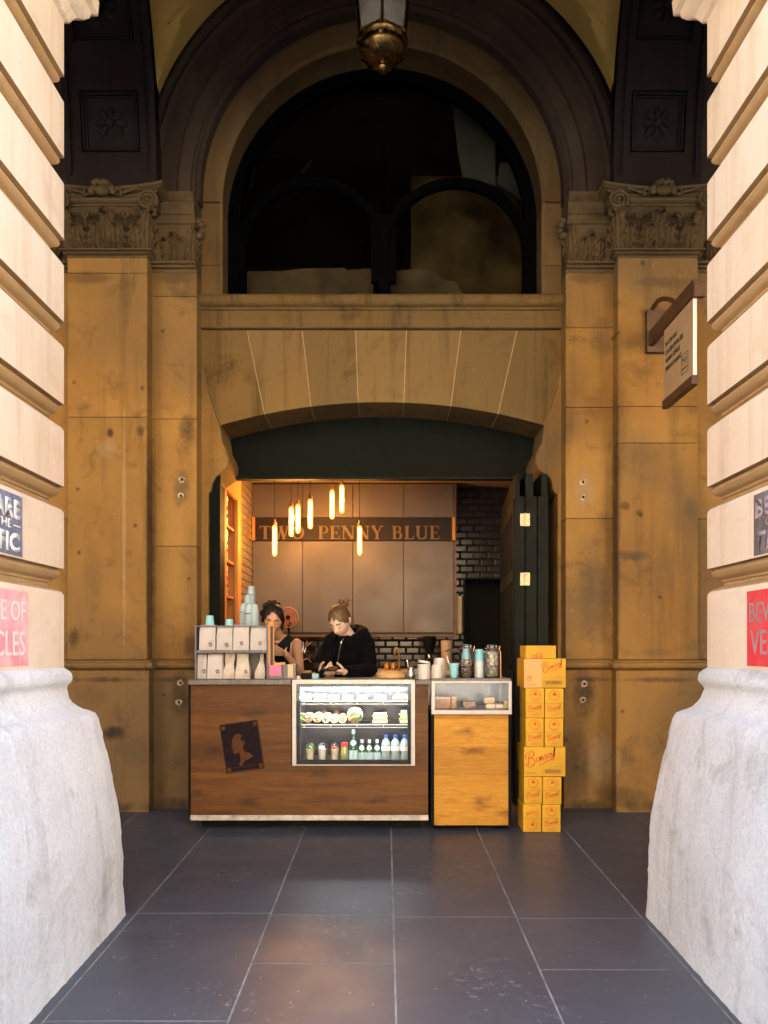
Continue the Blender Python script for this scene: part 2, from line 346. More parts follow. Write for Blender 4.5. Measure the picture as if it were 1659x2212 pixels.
# ================================================================ ground
def slate(name):
    m, n, b = base_mat(name); co = coords(n, True)
    g = n.nodes.new('ShaderNodeNewGeometry')
    col = mixc(n, noise_t(n, co, 2.2, 7, .65, .5), (.041,.044,.052), (.082,.087,.100))
    col = mixc(n, 1.0, col, mixc(n, g.outputs['Random Per Island'], (.88,.88,.89), (1.08,1.07,1.07)), 'MULTIPLY')
    # chalky scuffs and grit
    sc1 = ramp(n, noise_t(n, co, 22, 9, .8, .8), .56, .64)
    msk = ramp(n, noise_t(n, co, 1.7, 3, .5, .3), .52, .64)
    mu = N(n, 'ShaderNodeMath', operation='MULTIPLY'); n.links.new(sc1, mu.inputs[0]); n.links.new(msk, mu.inputs[1])
    col = mixc(n, mu.outputs[0], col, (.26,.26,.27))
    sp = N(n, 'ShaderNodeTexVoronoi', inp={'Scale': 4.0}); sp.voronoi_dimensions = '2D'; n.links.new(co, sp.inputs['Vector'])
    col = mixc(n, ramp(n, sp.outputs['Distance'], .012, .02, .7, 0), col, (.34,.32,.28))
    n.links.new(col, b.inputs['Base Color'])
    n.links.new(ramp(n, noise_t(n, co, 4.5, 7, .7), .3, .7, .34, .46), b.inputs['Roughness'])
    b.inputs['Specular IOR Level'].default_value = .36
    p = bump(n, b, noise_t(n, co, 90, 6, .7), .28, .002); bump(n, b, noise_t(n, co, 7, 5, .6), .15, .006, p)
    return m
M['slate'] = slate('slate_paving')
M['grout'] = simple('pale_grout', (.26,.245,.22), .9, var=.25, vs=10, world=True)
# grout bed
mb = MB(); X0, X1 = -9.0, 9.0
ys = [-0.6, 9.6]
mb.add([(X0,ys[0],floor_z(ys[0])-.0025),(X1,ys[0],floor_z(ys[0])-.0025),(X1,ys[1],floor_z(ys[1])-.0025),(X0,ys[1],floor_z(ys[1])-.0025)], [(0,1,2,3)])
mb.cm = 1
colx = [-1.300, -0.598, 0.040, 0.672, 1.318]
xs = [colx[0]-.68*k for k in range(11, 0, -1)]+colx+[colx[-1]+.66*k for k in range(1, 12)]
lat = {0: [4.166, 3.03], 1: [4.146, 3.549], 2: [4.113], 3: [4.093, 3.482]}
for i in range(len(xs)-1):
    k = i-11
    base = lat.get(k, [4.15+random.uniform(-.3,.3)])
    ds = sorted(base); y = ds[0]
    while y > -0.5: y -= 1.13; ds.insert(0, y)
    y = ds[-1]
    y += 2.6; ds.append(y)
    while y < 9.6: y += 1.22; ds.append(y)
    for j in range(len(ds)-1):
        a, b_ = max(-.6, ds[j])+.0025, min(9.6, ds[j+1])-.0025
        if b_ <= a: continue
        x0, x1 = xs[i]+.0032, xs[i+1]-.0032
        jit = random.uniform(-.0004, .0004); c = .0025
        for (u0,u1,v0,v1,h0,h1) in ((x0,x1,a,b_,0,0),):
            t = [(x0+c,a+c,floor_z(a)+jit),(x1-c,a+c,floor_z(a)+jit),(x1-c,b_-c,floor_z(b_)+jit),(x0+c,b_-c,floor_z(b_)+jit)]
            q = [(x0,a,floor_z(a)-.004),(x1,a,floor_z(a)-.004),(x1,b_,floor_z(b_)-.004),(x0,b_,floor_z(b_)-.004)]
            mb.add(t+q, [(0,1,2,3),(4,5,1,0),(5,6,2,1),(6,7,3,2),(7,4,0,3)])
fl = mb.build('floor', [M['grout'], M['slate']]); tag(fl, kind='structure')
M['street'] = simple('street_paving', (.56,.54,.51), .85, var=.12, vs=3, world=True, bmp=.2)
mb = MB(); mb.add([(-60,-60,-.171),(60,-60,-.171),(60,-.6,-.171),(-60,-.6,-.171)], [(0,1,2,3)])
mb.add([(-60,-.6,-.19),(60,-.6,-.19),(60,12,-.19),(-60,12,-.19)], [(0,1,2,3)])
tag(mb.build('street', M['street']), kind='structure')

# unseen block added across the street (behind the eye): warm bounce, hides low sky
M['across'] = simple('added_bounce_sandstone', (.58,.43,.28), .9, var=.1, vs=1, world=True)
ac = thing('building', 'unseen sandstone building across the street, added to bounce warm light', 'building', (0, -24, 0))
mb = MB(); mb.box(-45, 45, -34, -24, -.3, 17); mb.build('block', M['across'], ac)
# ================================================================ street piers
CXA = -0.03
def pier_profile():
    pr = []
    # base, traced from its silhouette (frame x, frame y)
    for x, y in ((268,2110),(266,1975),(262,1900),(261,1830),(257,1760),(247,1690),(236,1630),(227,1592),(222,1568),(218,1550),(212,1538),(198,1532.5),(186,1530),(174,1525),(163,1516),(156,1507),(151,1496),(147,1487),(150,1480),(157,1475),(161,1469),(162,1462),(160,1454),(153,1447),(144,1442),(136,1441)):
        q = (833-x)/F; o = (1.607-4*q)/(1+q); z = ZC-(y-CY)/F*(4+o); pr.append((max(o, 0) if y < 1445 else o, z))
    pr[-1] = (0.0, pr[-1][1])
    zr = lambda y: ZC-(y-CY)/F*4
    for c in (1241, 1064, 887, 709, 515+16, 338+16, 178, 1):
        c = c
        J = [(1289,0),(1284,-.004),(1279,-.012),(1275,-.024),(1271,-.042),(1268,-.060),(1262,-.060),(1260,-.052),(1257,-.052),(1255,-.050),(1252,-.034),(1247,-.022),(1241,-.016),(1236,-.018),(1232,-.026),(1230.5,-.03),(1230,0)]
        for y, o in J: pr.append((o, zr(y-1241+c)))
    z0 = zr(45)
    return [p for p in pr if p[1] < z0], z0
PROF, ZIMP = pier_profile()
PROF += [(0, ZIMP-.012), (.02, ZIMP), (.03, ZIMP+.02), (.045, ZIMP+.045), (.075, ZIMP+.06), (.095, ZIMP+.085), (.1, ZIMP+.11), (.125, ZIMP+.12), (.13, ZIMP+.19), (.0, ZIMP+.2), (0, ZIMP+.22)]
PXI, PXO, PY0, PY1 = 1.607, 2.90, 2.78, 4.0
def pier(name, sx, xi, xo, label, signs=None):
    t = thing(name, label, 'pier', (sx*(xi+xo)/2, (PY0+PY1)/2, floor_z(3)))
    def rings(prof, step, amp):
        out = []
        for o, z in prof:
            kx = 1.0 if amp == 0 else 1.0+.20*min(1, max(0, (o-.10)/.12))
            x0, x1, y0, y1 = xi-o*kx, xo+o, PY0-o, PY1+o; r = (.012 if o >= -.001 else .004) if amp == 0 else .02+.55*max(0, o-.06)
            pts = []
            def side(ax, ay, bx, by):
                n = max(2, int((xo-xi if abs(bx-ax) > abs(by-ay) else PY1-PY0)/step))
                for i in range(n+1): pts.append((ax+(bx-ax)*i/n, ay+(by-ay)*i/n))
            def corner(cx_, cy_, a0):
                for i in range(1, 6): a = a0+pi/2*i/6; pts.append((cx_+r*cos(a), cy_+r*sin(a)))
            side(x0+r, y0, x1-r, y0); corner(x1-r, y0+r, -pi/2); side(x1, y0+r, x1, y1-r); corner(x1-r, y1-r, 0); side(x1-r, y1, x0+r, y1); corner(x0+r, y1-r, pi/2); side(x0, y1-r, x0, y0+r); corner(x0+r, y0+r, pi)
            rr = []
            for x, y in pts:
                p = Vector((sx*x, y, z)); a = amp
                if a:
                    nn = noise.noise(Vector((p.x*1.3,p.y*1.3,p.z*2)))*a*.25+noise.noise(p*9)*a*.22+noise.noise(p*26)*a*.32+noise.noise(p*60)*a*.26
                    cx_, cy_ = (xi+xo)/2, (PY0+PY1)/2
                    near = max(0, 1-(abs(x-x0)+abs(y-y1))/.12)         # the worn outer arris
                    nn -= near*abs(noise.noise(Vector((0,0,z*5.3+sx))))*.03
                    d_ = Vector((x-cx_, y-cy_, 0)).normalized(); p += Vector((sx*d_.x, d_.y, 0))*nn
                rr.append(tuple(p))
            out.append(rr)
        return out
    def refine(prof, maxdz):
        out = []
        for a, b in zip(prof, prof[1:]):
            n = max(1, int(abs(b[1]-a[1])/maxdz))
            for i in range(n): out.append((a[0]+(b[0]-a[0])*i/n, a[1]+(b[1]-a[1])*i/n))
        return out+[prof[-1]]
    k = next(i for i, p in enumerate(PROF) if i > 5 and p[0] == 0)
    mb = MB(); mb.loft(rings(refine([(PROF[0][0]+.003, -.30)]+PROF[:k+1], .022), .030, .012))
    mb.build('plinth', M['plinth'], t, auto=50)
    sh = PROF[k:]; mb = MB(); rg = rings(sh, 1.0, 0); mb.loft(rg); nr = len(rg[0])
    mb.m = [1 if (sh[i//nr][0] < -.015 or sh[min(i//nr+1, len(sh)-1)][0] < -.015) and i//nr < len(sh)-1 else 0 for i in range(len(mb.f))]
    mb.build('shaft', [M['pier'], M['pierroll']], t, auto=28)
    return t
plab = 'rusticated stone pier on granite plinth, '
pl = pier('stone_pier', -1, PXI, PXO, plab+'with slate blue and faded pink painted notices')
pr_ = pier('stone_pier', 1, PXI, PXO, plab+'with dark grey and bright red painted notices')
pier('stone_pier', -1, 6.1, 7.4, 'further street pier out of sight beyond the left bay')
pier('stone_pier', 1, 6.1, 7.4, 'further street pier out of sight beyond the right bay')

def paint(name, c, worn, amt, sc_=7):
    m, n, b = base_mat(name); co = coords(n, True)
    col = mixc(n, ramp(n, noise_t(n, co, sc_, 8, .7, .5), .45, .7, 0, amt), c, worn)
    col = mixc(n, ramp(n, noise_t(n, coords(n, True, (9,9,1)), 5, 6, .7), .5, .8, 0, amt*.7), col, worn)
    n.links.new(col, b.inputs['Base Color']); b.inputs['Roughness'].default_value = .8; b.inputs['Specular IOR Level'].default_value = .08; return m
M['pblue'] = paint('slate_blue_paint', (.13,.135,.19), (.33,.33,.40), .6)
M['pgrey'] = paint('dark_grey_paint', (.11,.09,.09), (.26,.22,.21), .7)
M['ppink'] = paint('faded_pink_paint', (.66,.26,.28), (.74,.52,.48), 1.0, 4)
M['pred']  = paint('red_paint', (.60,.045,.05), (.60,.16,.14), .35)
M['lwhite'] = paint('cream_lettering', (.66,.66,.62), (.5,.5,.5), .5)
M['lfade'] = paint('worn_lettering', (.30,.24,.24), (.20,.15,.15), .7)
M['lpink'] = paint('washed_out_lettering', (.76,.62,.58), (.70,.48,.46), .7)
def zsign(y, d): return PZ(y, d)
def sign_panel(parent, sx, y0, y1, z0, z1, mat):
    mb = MB(); X = PXI
    mb.box(sx*(X), sx*(X-.003), y0, y1, z0, z1)
    return mb.build('painted_notice', mat, parent)
def lab(o, s): o['label'] = s; return o
# left pier: notices end 3.53 m and 3.59 m from the eye and run towards the street
s1 = lab(sign_panel(pl, -1, 2.86, 3.527, 1.742, 2.006, M['pblue']), 'slate blue painted notice with white traffic warning')
s2 = lab(sign_panel(pl, -1, 2.86, 3.586, 1.262, 1.592, M['ppink']), 'faded pink painted notice with washed out lettering')
LX = -PXI+.0032
def ltxt(s, txt, yend, wid, zb, h, m, bold=.03): text_mesh(txt, h, m, 'lettering', s, (LX, yend-wid, zb), (0,1,0), (0,0,1), .0012, wid, bold)
ltxt(s1, 'BEWARE', 3.508, .50, 1.905, .078, M['lwhite'], .05)
ltxt(s1, 'OF THE', 3.425, .26, 1.858, .036, M['lwhite'], .03)
mb = MB(); mb.box(LX, LX+.0012, 3.44, 3.505, 1.868, 1.874); mb.build('rule', M['lwhite'], s1)
ltxt(s1, 'TRAFFIC', 3.503, .52, 1.762, .078, M['lwhite'], .05)
ltxt(s2, 'BEWARE OF', 3.56, .62, 1.462, .085, M['lpink'], .0)
ltxt(s2, 'VEHICLES', 3.55, .56, 1.310, .105, M['lpink'], .0)
s3 = lab(sign_panel(pr_, 1, 2.86, 3.48, 1.742, 2.006, M['pgrey']), 'dark grey painted notice with worn out lettering')
s4 = lab(sign_panel(pr_, 1, 2.86, 3.545, 1.262, 1.592, M['pred']), 'bright red painted notice with worn lettering')
RX = PXI-.0032
def rtxt(s, txt, yst, wid, zb, h, m, bold=.03): text_mesh(txt, h, m, 'lettering', s, (RX, yst, zb), (0,-1,0), (0,0,1), .0012, wid, bold)
rtxt(s3, 'BEWARE', 3.465, .50, 1.905, .078, M['lfade'], .04)
rtxt(s3, 'OF THE', 3.37, .24, 1.858, .036, M['lfade'], .02)
rtxt(s3, 'TRAFFIC', 3.46, .52, 1.762, .078, M['lfade'], .04)
rtxt(s4, 'BEWARE OF', 3.52, .64, 1.455, .085, M['lfade'], .0)
rtxt(s4, 'VEHICLES', 3.51, .58, 1.315, .105, M['lfade'], .0)

# ================================================================ street front above the piers, vault, roof
def arc_pts(cx, cz, r, a0, a1, n): return [(cx+r*cos(a0+(a1-a0)*i/n), cz+r*sin(a0+(a1-a0)*i/n)) for i in range(n+1)]
ZSP = ZIMP+.22
HB = 22.0  # height of the unseen wall, set to shade the street and arcade
ff = thing('unseen_street_front', 'unseen stone street front over the piers, its height and arches shaped to block light', 'facade', (0, 3.1, ZSP))
mb = MB()
for cx in (-4.5, 0, 4.5):
    r = PXI if cx == 0 else 1.6
    pts = [(x, ZSP+(z-ZSP)*.25) for x, z in arc_pts(cx, ZSP, r, 0, pi, 28)]  # arches flattened to cut the light on the upper arcade wall
    for (x0, z0), (x1, z1) in zip(pts, pts[1:]):
        mb.prism([(x0, z0), (x0, 8.5), (x1, 8.5), (x1, z1)], PY0+.03, PY1-.03)
for a, b in ((1.607, 2.9), (-2.9, -1.607), (6.1, 9), (-9, -6.1)): mb.box(a, b, PY0+.03, PY1-.03, ZSP, 8.5)
mb.box(-16, 16, PY0, PY1, 8.5, HB)
mb.build('unseen_upper_wall', M['pier'], ff)

ZV = 5.125; RV = 1.98
def zell(y):
    t = (y-5.24)/1.27
    return ZV+1.98*sqrt(max(0, 1-t*t))
def zbar(x): return ZV+sqrt(max(0, RV*RV-x*x))
vt = thing('vaulted_ceiling', 'ochre plastered groin vault of the arcade between blackened stone ribs', 'ceiling', (0, 5.3, ZV))
for cx in (-4.5, 0, 4.5):
    mb = MB(); nx, ny = 72, 56; V = []; Fc = []
    for j in range(ny+1):
        y = 5.24-1.27*cos(pi*j/ny)
        for i in range(nx+1):
            x = -RV*cos(pi*i/nx); V.append((cx+x, y, max(zbar(x), zell(y))))
    for j in range(ny):
        for i in range(nx): a = j*(nx+1)+i; Fc.append((a, a+1, a+nx+2, a+nx+1))
    mb.add(V, Fc); o = mb.build('vault_web', M['plaster' if cx == 0 else 'soot'], vt, auto=40)  # only the middle web is ochre; the side bays take the dark stone
    if cx == 0:
        m_ = o
# thin plaster moulding that outlines a panel on each side of the web
def on_vault(x, y):
    d = 4.6
    for k in range(400):
        d += .005; X, Z = PX(x, d), PZ(y, d)
        if d > 6.5 or (abs(X) < RV and Z > max(zbar(X), zell(d))-.004): break
    return Vector((X, d, Z-.004))
for sx in (-1, 1):
    for off in (0, 9):
        pts = []
        mir = lambda x: x if sx < 0 else 1659-x+4
        ln = [(mir(420-off), -40), (mir(362+off*.7), 50-off*.6), (mir(402), 6+off*.6), (mir(450), -40)]
        P3 = []
        for (xa, ya), (xb, yb) in zip(ln, ln[1:]):
            for i in range(6): P3.append(on_vault(xa+(xb-xa)*i/6, ya+(yb-ya)*i/6))
        mb = MB(); mb.tube(P3, .008, 6); mb.build('panel_moulding', M['plaster'], vt, smooth=True)
# unseen roof added over everything to block light, with end and back walls
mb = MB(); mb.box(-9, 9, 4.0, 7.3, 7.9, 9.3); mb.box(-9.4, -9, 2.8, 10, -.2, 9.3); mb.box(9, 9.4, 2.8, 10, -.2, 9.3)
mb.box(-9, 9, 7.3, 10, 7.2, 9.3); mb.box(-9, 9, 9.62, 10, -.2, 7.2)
mb.build('light_block_roof', M['soot'], vt)

# transverse ribs: coffered soffit bands from the wall pilasters over to the piers
def rib_frame(s):      # s: 0..1 along the half ellipse from the wall; returns y,z and the soffit normal (pointing into the space)
    a = s*pi; y = 5.23+1.22*cos(a); z = ZV+1.93*sin(a)
    n_ = Vector((0, -cos(a)/1.22, -sin(a)/1.93)).normalized(); return y, z, n_
RT = [rib_frame(i/600) for i in range(601)]
RL = [0.0]
for i in range(600): RL.append(RL[-1]+sqrt((RT[i+1][0]-RT[i][0])**2+(RT[i+1][1]-RT[i][1])**2))
def rib_at(L):
    for i in range(600):
        if RL[i+1] >= L: return RT[i]
    return RT[-1]
def rib(sx, x0, x1, label):
    t = thing('arch_rib', label, 'arch rib', (sx*(x0+x1)/2, 6.3, ZV))
    tot = RL[-1]; xa, xb = x0+.0, x1
    def band(mb, u0, u1, L0, L1, h0, h1, step=.06):
        n = max(1, int((L1-L0)/step)); rg = []
        for i in range(n+1):
            y, z, n_ = rib_at(L0+(L1-L0)*i/n)
            a = Vector((0, y, z))+n_*h0; b = Vector((0, y, z))+n_*h1
            rg.append([(sx*u0, a.y, a.z), (sx*u1, a.y, a.z), (sx*u1, b.y, b.z), (sx*u0, b.y, b.z)])
        mb.loft(rg)
    mb = MB(); band(mb, xa, xb, 0, tot, -.12, 0.0)
    band(mb, xa-.0, xa+.045, 0, tot, .0005, .045); band(mb, xb-.045, xb, 0, tot, .0005, .045)
    band(mb, xa+.045, xa+.075, 0, tot, .0005, .022); band(mb, xb-.075, xb-.045, 0, tot, .0005, .022)
    band(mb, xa+.075, xa+.13, 0, tot, .0005, .034); band(mb, xb-.13, xb-.075, 0, tot, .0005, .034)
    cof = [(.20+.80*k, .20+.80*k+.46) for k in range(int(tot/.80))]
    L = 0
    for a, b in cof+[(tot, tot)]:
        if a > L+.01: band(mb, xa+.13, xb-.13, L, a, .0005, .0335)
        L = b
    mb.box(sx*xa, sx*xb, 6.41, 6.80, 4.99, ZV+.001)
    mb.build('soffit', M['ribsoot'], t, auto=35)
    for k, (a, b) in enumerate(cof[:5]):
        mb = MB(); c0, c1 = xa+.145, xb-.145
        for h, e in ((.03, 0), (.018, .02)):
            band(mb, c0+e, c0+e+.012, a+.015+e, b-.015-e, .0008, h); band(mb, c1-e-.012, c1-e, a+.015+e, b-.015-e, .0008, h)
            band(mb, c0+e, c1-e, a+.015+e, a+.027+e, .0008, h); band(mb, c0+e, c1-e, b-.027-e, b-.015-e, .0008, h)
        fr = mb.build('coffer', M['ribsoot'], t)
        y, z, n_ = rib_at((a+b)/2); cen = Vector((sx*(xa+xb)/2, y, z)); tx = Vector((1,0,0)); ty = n_.cross(tx).normalized()
        mb = MB()
        def pl(u, v, h): q = cen+tx*u+ty*v+n_*h; return tuple(q)
        for q in range(8):
            an = q*pi/4; rg = []
            for r_, wd, h in ((.02,.008,.02),(.05,.026,.036),(.085,.034,.034),(.115,.026,.02),(.132,.006,.004)):
                rg.append([pl(r_*cos(an)-w_*sin(an), r_*sin(an)+w_*cos(an), hh) for w_, hh in ((-wd,.001),(-wd*.6,h*.8),(0,h*.72),(wd*.6,h*.8),(wd,.001))])
            mb.loft(rg, caps=True)
        rg = [[pl(r_*cos(2*pi*i/12), r_*sin(2*pi*i/12), h) for i in range(12)] for r_, h in ((.036,.001),(.036,.03),(.028,.05),(.012,.056))]
        mb.loft(rg); mb.build('rosette', M['ribsoot'], fr, auto=50)
    # the rib cheek that closes the side of the vault
    mb = MB(); n = 40; rg = []
    for i in range(n+1):
        y, z, n_ = rib_frame(i/n); rg.append([(sx*x0, y, z), (sx*(x1), y, z), (sx*x1, y, 7.9), (sx*x0, y, 7.9)])
    mb.loft(rg); mb.build('spandrel', M['ribsoot'], t)
    return t
rib(-1, 1.84, 2.57, 'blackened coffered stone rib above the left pilaster')
rib(1, 1.83, 2.53, 'blackened coffered stone rib above the right pilaster')

# ================================================================ the shop-side wall
wl = thing('arcade_wall', 'ochre sandstone arcade wall with pilasters and a great round arch over the coffee kiosk', 'wall', (0, 6.8, 0))
Y1, Y2, Y3 = 6.45, 6.58, 6.75
ZT = 5.12
def pilaster(x0, x1, yf, ztop, joints, matk='wall'):
    mb = MB()
    js = [1.244]+[z for z in joints]+[ztop]
    for a_, b_ in zip(js, js[1:]): mb.box(x0, x1, yf, Y3+.2, a_+(.002 if a_ > 1.3 else 0), b_-(.002 if b_ < ztop else 0))
    o = mb.build('pilaster', M[matk], wl, bev=.005)
    mb = MB(); mb.box(x0+.006, x1-.006, yf+.007, Y3+.19, 1.25, ztop-.01); mb.build('pointing', M['carvedd'], o)
    mb = MB(); e = .022                                      # dado and its cap moulding
    mb.box(x0-e, x1+e, yf-e, Y3+.2, -.25, 1.155); mb.build('pilaster_base', M[matk], o, bev=.008)
    mb = MB()
    prof = [(0.024,1.155),(.03,1.165),(.05,1.175),(.058,1.195),(.05,1.215),(.028,1.222),(.028,1.232),(.0,1.243),(-.02,1.243)]
    rg = [[(x0-p,yf-p,z),(x1+p,yf-p,z),(x1+p,Y3+.19,z),(x0-p,Y3+.19,z)] for p, z in prof]
    mb.loft(rg); mb.build('dado_moulding', M[matk], o, auto=40)
    return o
PIL = {}
PIL['bl'] = pilaster(-2.57, -1.926, Y1, 4.4895, [PZ(901,Y1), PZ(590,Y1)])
PIL['sl'] = pilaster(-1.926, -1.556, Y2, 4.4262, [PZ(1180,Y2), PZ(905,Y2), PZ(640,Y2)])
PIL['br'] = pilaster(1.877, 2.524, Y1, 4.4895, [PZ(957,Y1), PZ(878,Y1)])
PIL['sr'] = pilaster(1.484, 1.877, Y2, 4.4262, [PZ(1120,Y2), PZ(880,Y2), PZ(708,Y2)])
PIL['nl'] = pilaster(-2.95, -2.57, Y2, 4.4262, [2.4])
PIL['nr'] = pilaster(2.524, 2.90, Y2, 4.4262, [2.4])
# narrow shadow rebates between the pilasters
mb = MB()
mb.box(-9, -2.94, Y3, Y3+.4, -.25, 5.3); mb.box(2.89, 9, Y3, Y3+.4, -.25, 5.3); mb.build('flank_wall', M['wall'], wl)
# jambs beside the shop opening
mb = MB(); mb.box(-1.60, -1.497, Y3, 7.25, -.25, 4.30); mb.box(1.456, 1.525, Y3, 7.25, -.25, 4.30)
mb.build('jamb', M['wall'], wl, bev=.006)
# sill, string course
XL, XR = -1.585, 1.522
mb = MB()
zt = PZ(640, Y3)
prof = [(0.0,zt-.20),(.012,zt-.20),(.012,zt-.128),(.03,zt-.122),(.034,zt-.108),(.07,zt-.10),(.088,zt-.078),(.092,zt-.05),(.082,zt-.022),(.06,zt-.006),(.03,zt),(-.35,zt+.012),(-.35,zt-.20)]
mb.xprism([(Y3-p, z) for p, z in prof], XL-.003, XR+.003)
mb.build('window_sill', M['vous'], wl, auto=40)
mb = MB(); z1 = PZ(667, Y3)-.0; z2 = PZ(709, Y3)
mb.box(XL, XR, Y3-.01, 7.2, z2, zt-.2); mb.build('frieze', M['vous'], wl)
mb = MB(); mb.xprism([(Y3,z2-.016),(Y3-.028,z2-.012),(Y3-.034,z2-.002),(Y3-.018,z2),(7.0,z2),(7.0,z2-.016)], XL, XR); mb.build('string_moulding', M['carved'], wl)
# white droppings on the sill
mb = MB()
for k in range(64):
    x = -1.15+random.random()**.9*2.1+random.uniform(-.1,.1); h = random.uniform(.01,.06)*(1 if random.random() < .7 else 1.6); wd = random.uniform(.003,.008)
    mb.box(x-wd, x+wd, Y3-.0945, Y3-.0915, zt-.03-h*.6, zt-.03)
# voussoirs of the flat arch
ZB = z2-.016
tops = [430, 533.4, 652.5, 768, 878, 996, 1117, 1221]; bots = [476, 571.4, 672, 773.7, 872.5, 974, 1076, 1176]
hw = (PX(1176, Y3)-PX(476, Y3))/2; cxo = (PX(1176, Y3)+PX(476, Y3))/2; zend = PZ(919, Y3); zcr = PZ(869, Y3); rise = zcr-zend
RR = (hw*hw+rise*rise)/(2*rise)
def zint(x): return zcr-RR+sqrt(RR*RR-(x-cxo)**2)
g = .0035
for k in range(7):
    a, b, c, d = PX(tops[k], Y3)+g, PX(tops[k+1], Y3)-g, PX(bots[k+1], Y3)-g, PX(bots[k], Y3)+g
    poly = []
    if k == 0: poly += [(a, PZ(779, Y3))]
    poly += [(a, ZB-.001), (b, ZB-.001)]
    if k == 6: poly += [(b, PZ(777, Y3))]
    poly += [(c+(d-c)*i/6, zint(c+(d-c)*i/6)) for i in range(7)]
    mb = MB(); mb.prism(poly, Y3-random.uniform(0,.003), 7.2); mb.build('voussoir', M['vous'], wl, bev=.004)
mb = MB()
poly = [(PX(430,Y3), ZB-.002), (PX(1221,Y3), ZB-.002), (PX(1221,Y3), PZ(777,Y3)), (PX(1176,Y3), zend+.002)]+[(cxo+hw*cos(pi*i/1)*0+hw-2*hw*i/24, zint(hw+cxo-2*hw*i/24)+.003) for i in range(1,24)]+[(PX(476,Y3), zend+.002), (PX(430,Y3), PZ(779,Y3))]
mb.prism(poly, Y3+.0035, 7.19); mb.build('pointing', M['mortar'], wl)
# corbelled springers at the two ends of the arch
def corbel(pts, x_out):
    poly = [(PX(x,Y3), PZ(y,Y3)) for x, y in pts]
    mb = MB(); mb.prism(poly, Y3-.001, 7.24); mb.build('springer', M['wall'], wl, bev=.012, seg=3)
cl = [(429,779+4),(475,920),(478,935),(480,955),(489,972),(494,985),(494,998),(489,1013),(478,1021),(466,1029),(459,1042),(456,1060),(448,1068),(429,1052)]
corbel(cl, -1)
corbel([(1651-x, y) for x, y in cl], 1)
# arch ring round the lunette
ZC_A = 5.095
def sweep(mb, prof, cx, cz, a0, a1, n, leg=0.0):
    rg = []
    if leg: rg.append([(cx+r, y, cz-leg) for r, y in prof])
    for i in range(n+1):
        a = a0+(a1-a0)*i/n; rg.append([(cx+r*cos(a), y, cz+r*sin(a)) for r, y in prof])
    if leg: rg.append([(cx-r, y, cz-leg) for r, y in prof])
    mb.loft(rg)
LEG = ZC_A-zt-.002
inner = [(1.375,Y3-.004),(1.352,Y3+.02),(1.352,Y3+.05),(1.366,Y3+.07),(1.366,Y3+.36),(1.60,Y3+.36),(1.60,Y3-.004)]
cuts = [(0, R(48)), (R(48), R(132)), (R(132), pi)]
for i, (a0, a1) in enumerate(cuts):
    mb = MB(); sweep(mb, inner, CXA, ZC_A, a0+(.002 if i else 0), a1-(.002 if i < 2 else 0), 26); mb.build('arch_stone', M['ring'], wl, auto=40)
for sx in (-1, 1):
    zs = [zt+.002, PZ(574, Y3), PZ(436, Y3)]
    for a, b in zip(zs, zs[1:]+[ZC_A]):
        if b-a < .02: continue
        mb = MB(); mb.loft([[(CXA+sx*min(r,1.555), y, z) for r, y in inner] for z in (a+.002, b-.002)]); mb.build('arch_stone', M['ring'], wl, auto=40)
mb = MB(); sweep(mb, [(1.38,Y3+.006),(1.38,Y3+.3),(1.5,Y3+.3),(1.5,Y3+.006)], CXA, ZC_A, 0, pi, 40, LEG); mb.build('pointing', M['mortar'], wl)
# blackened outer archivolt, stepped mouldings
outer = [(1.502,Y2+.12),(1.502,Y2+.02),(1.53,Y2-.01),(1.545,Y2+.015),(1.565,Y2+.015),(1.58,Y2-.005),(1.68,Y2-.005),(1.69,Y2-.03),(1.715,Y2-.03),(1.72,Y2-.012),(1.83,Y2-.012),(1.84,Y2-.05),(1.862,Y2-.065),(1.88,Y2-.05),(1.885,Y2-.085),(1.915,Y2-.105),(1.94,Y2-.08),(1.975,Y2-.07),(1.975,Y2+.12)]
mb = MB(); sweep(mb, outer, CXA, ZC_A+.02, 0, pi, 96, .09); mb.build('archivolt', M['soot'], wl, auto=35)
# wall filling between arch ring and vault, and behind the ribs
mb = MB()
pts = arc_pts(CXA, ZC_A, 1.56, 0, pi, 40)
for (x0, z0), (x1, z1) in zip(pts, pts[1:]): mb.prism([(x0, z0), (x0, 7.9), (x1, 7.9), (x1, z1)], Y2+.11, 7.3)
mb.box(1.53, 9, Y2+.11, 7.3, 5.0, 7.9); mb.box(-9, -1.59, Y2+.11, 7.3, 5.0, 7.9)
mb.box(-9, -1.556, Y3+.02, 7.3, 4.3, 4.999); mb.box(1.5, 9, Y3+.02, 7.3, 4.3, 4.999)
mb.box(-9, -1.6, 7.16, 7.3, -.2, 4.3); mb.box(1.53, 9, 7.16, 7.3, -.2, 4.3)
mb.build('tympanum_wall', M['soot'], wl)

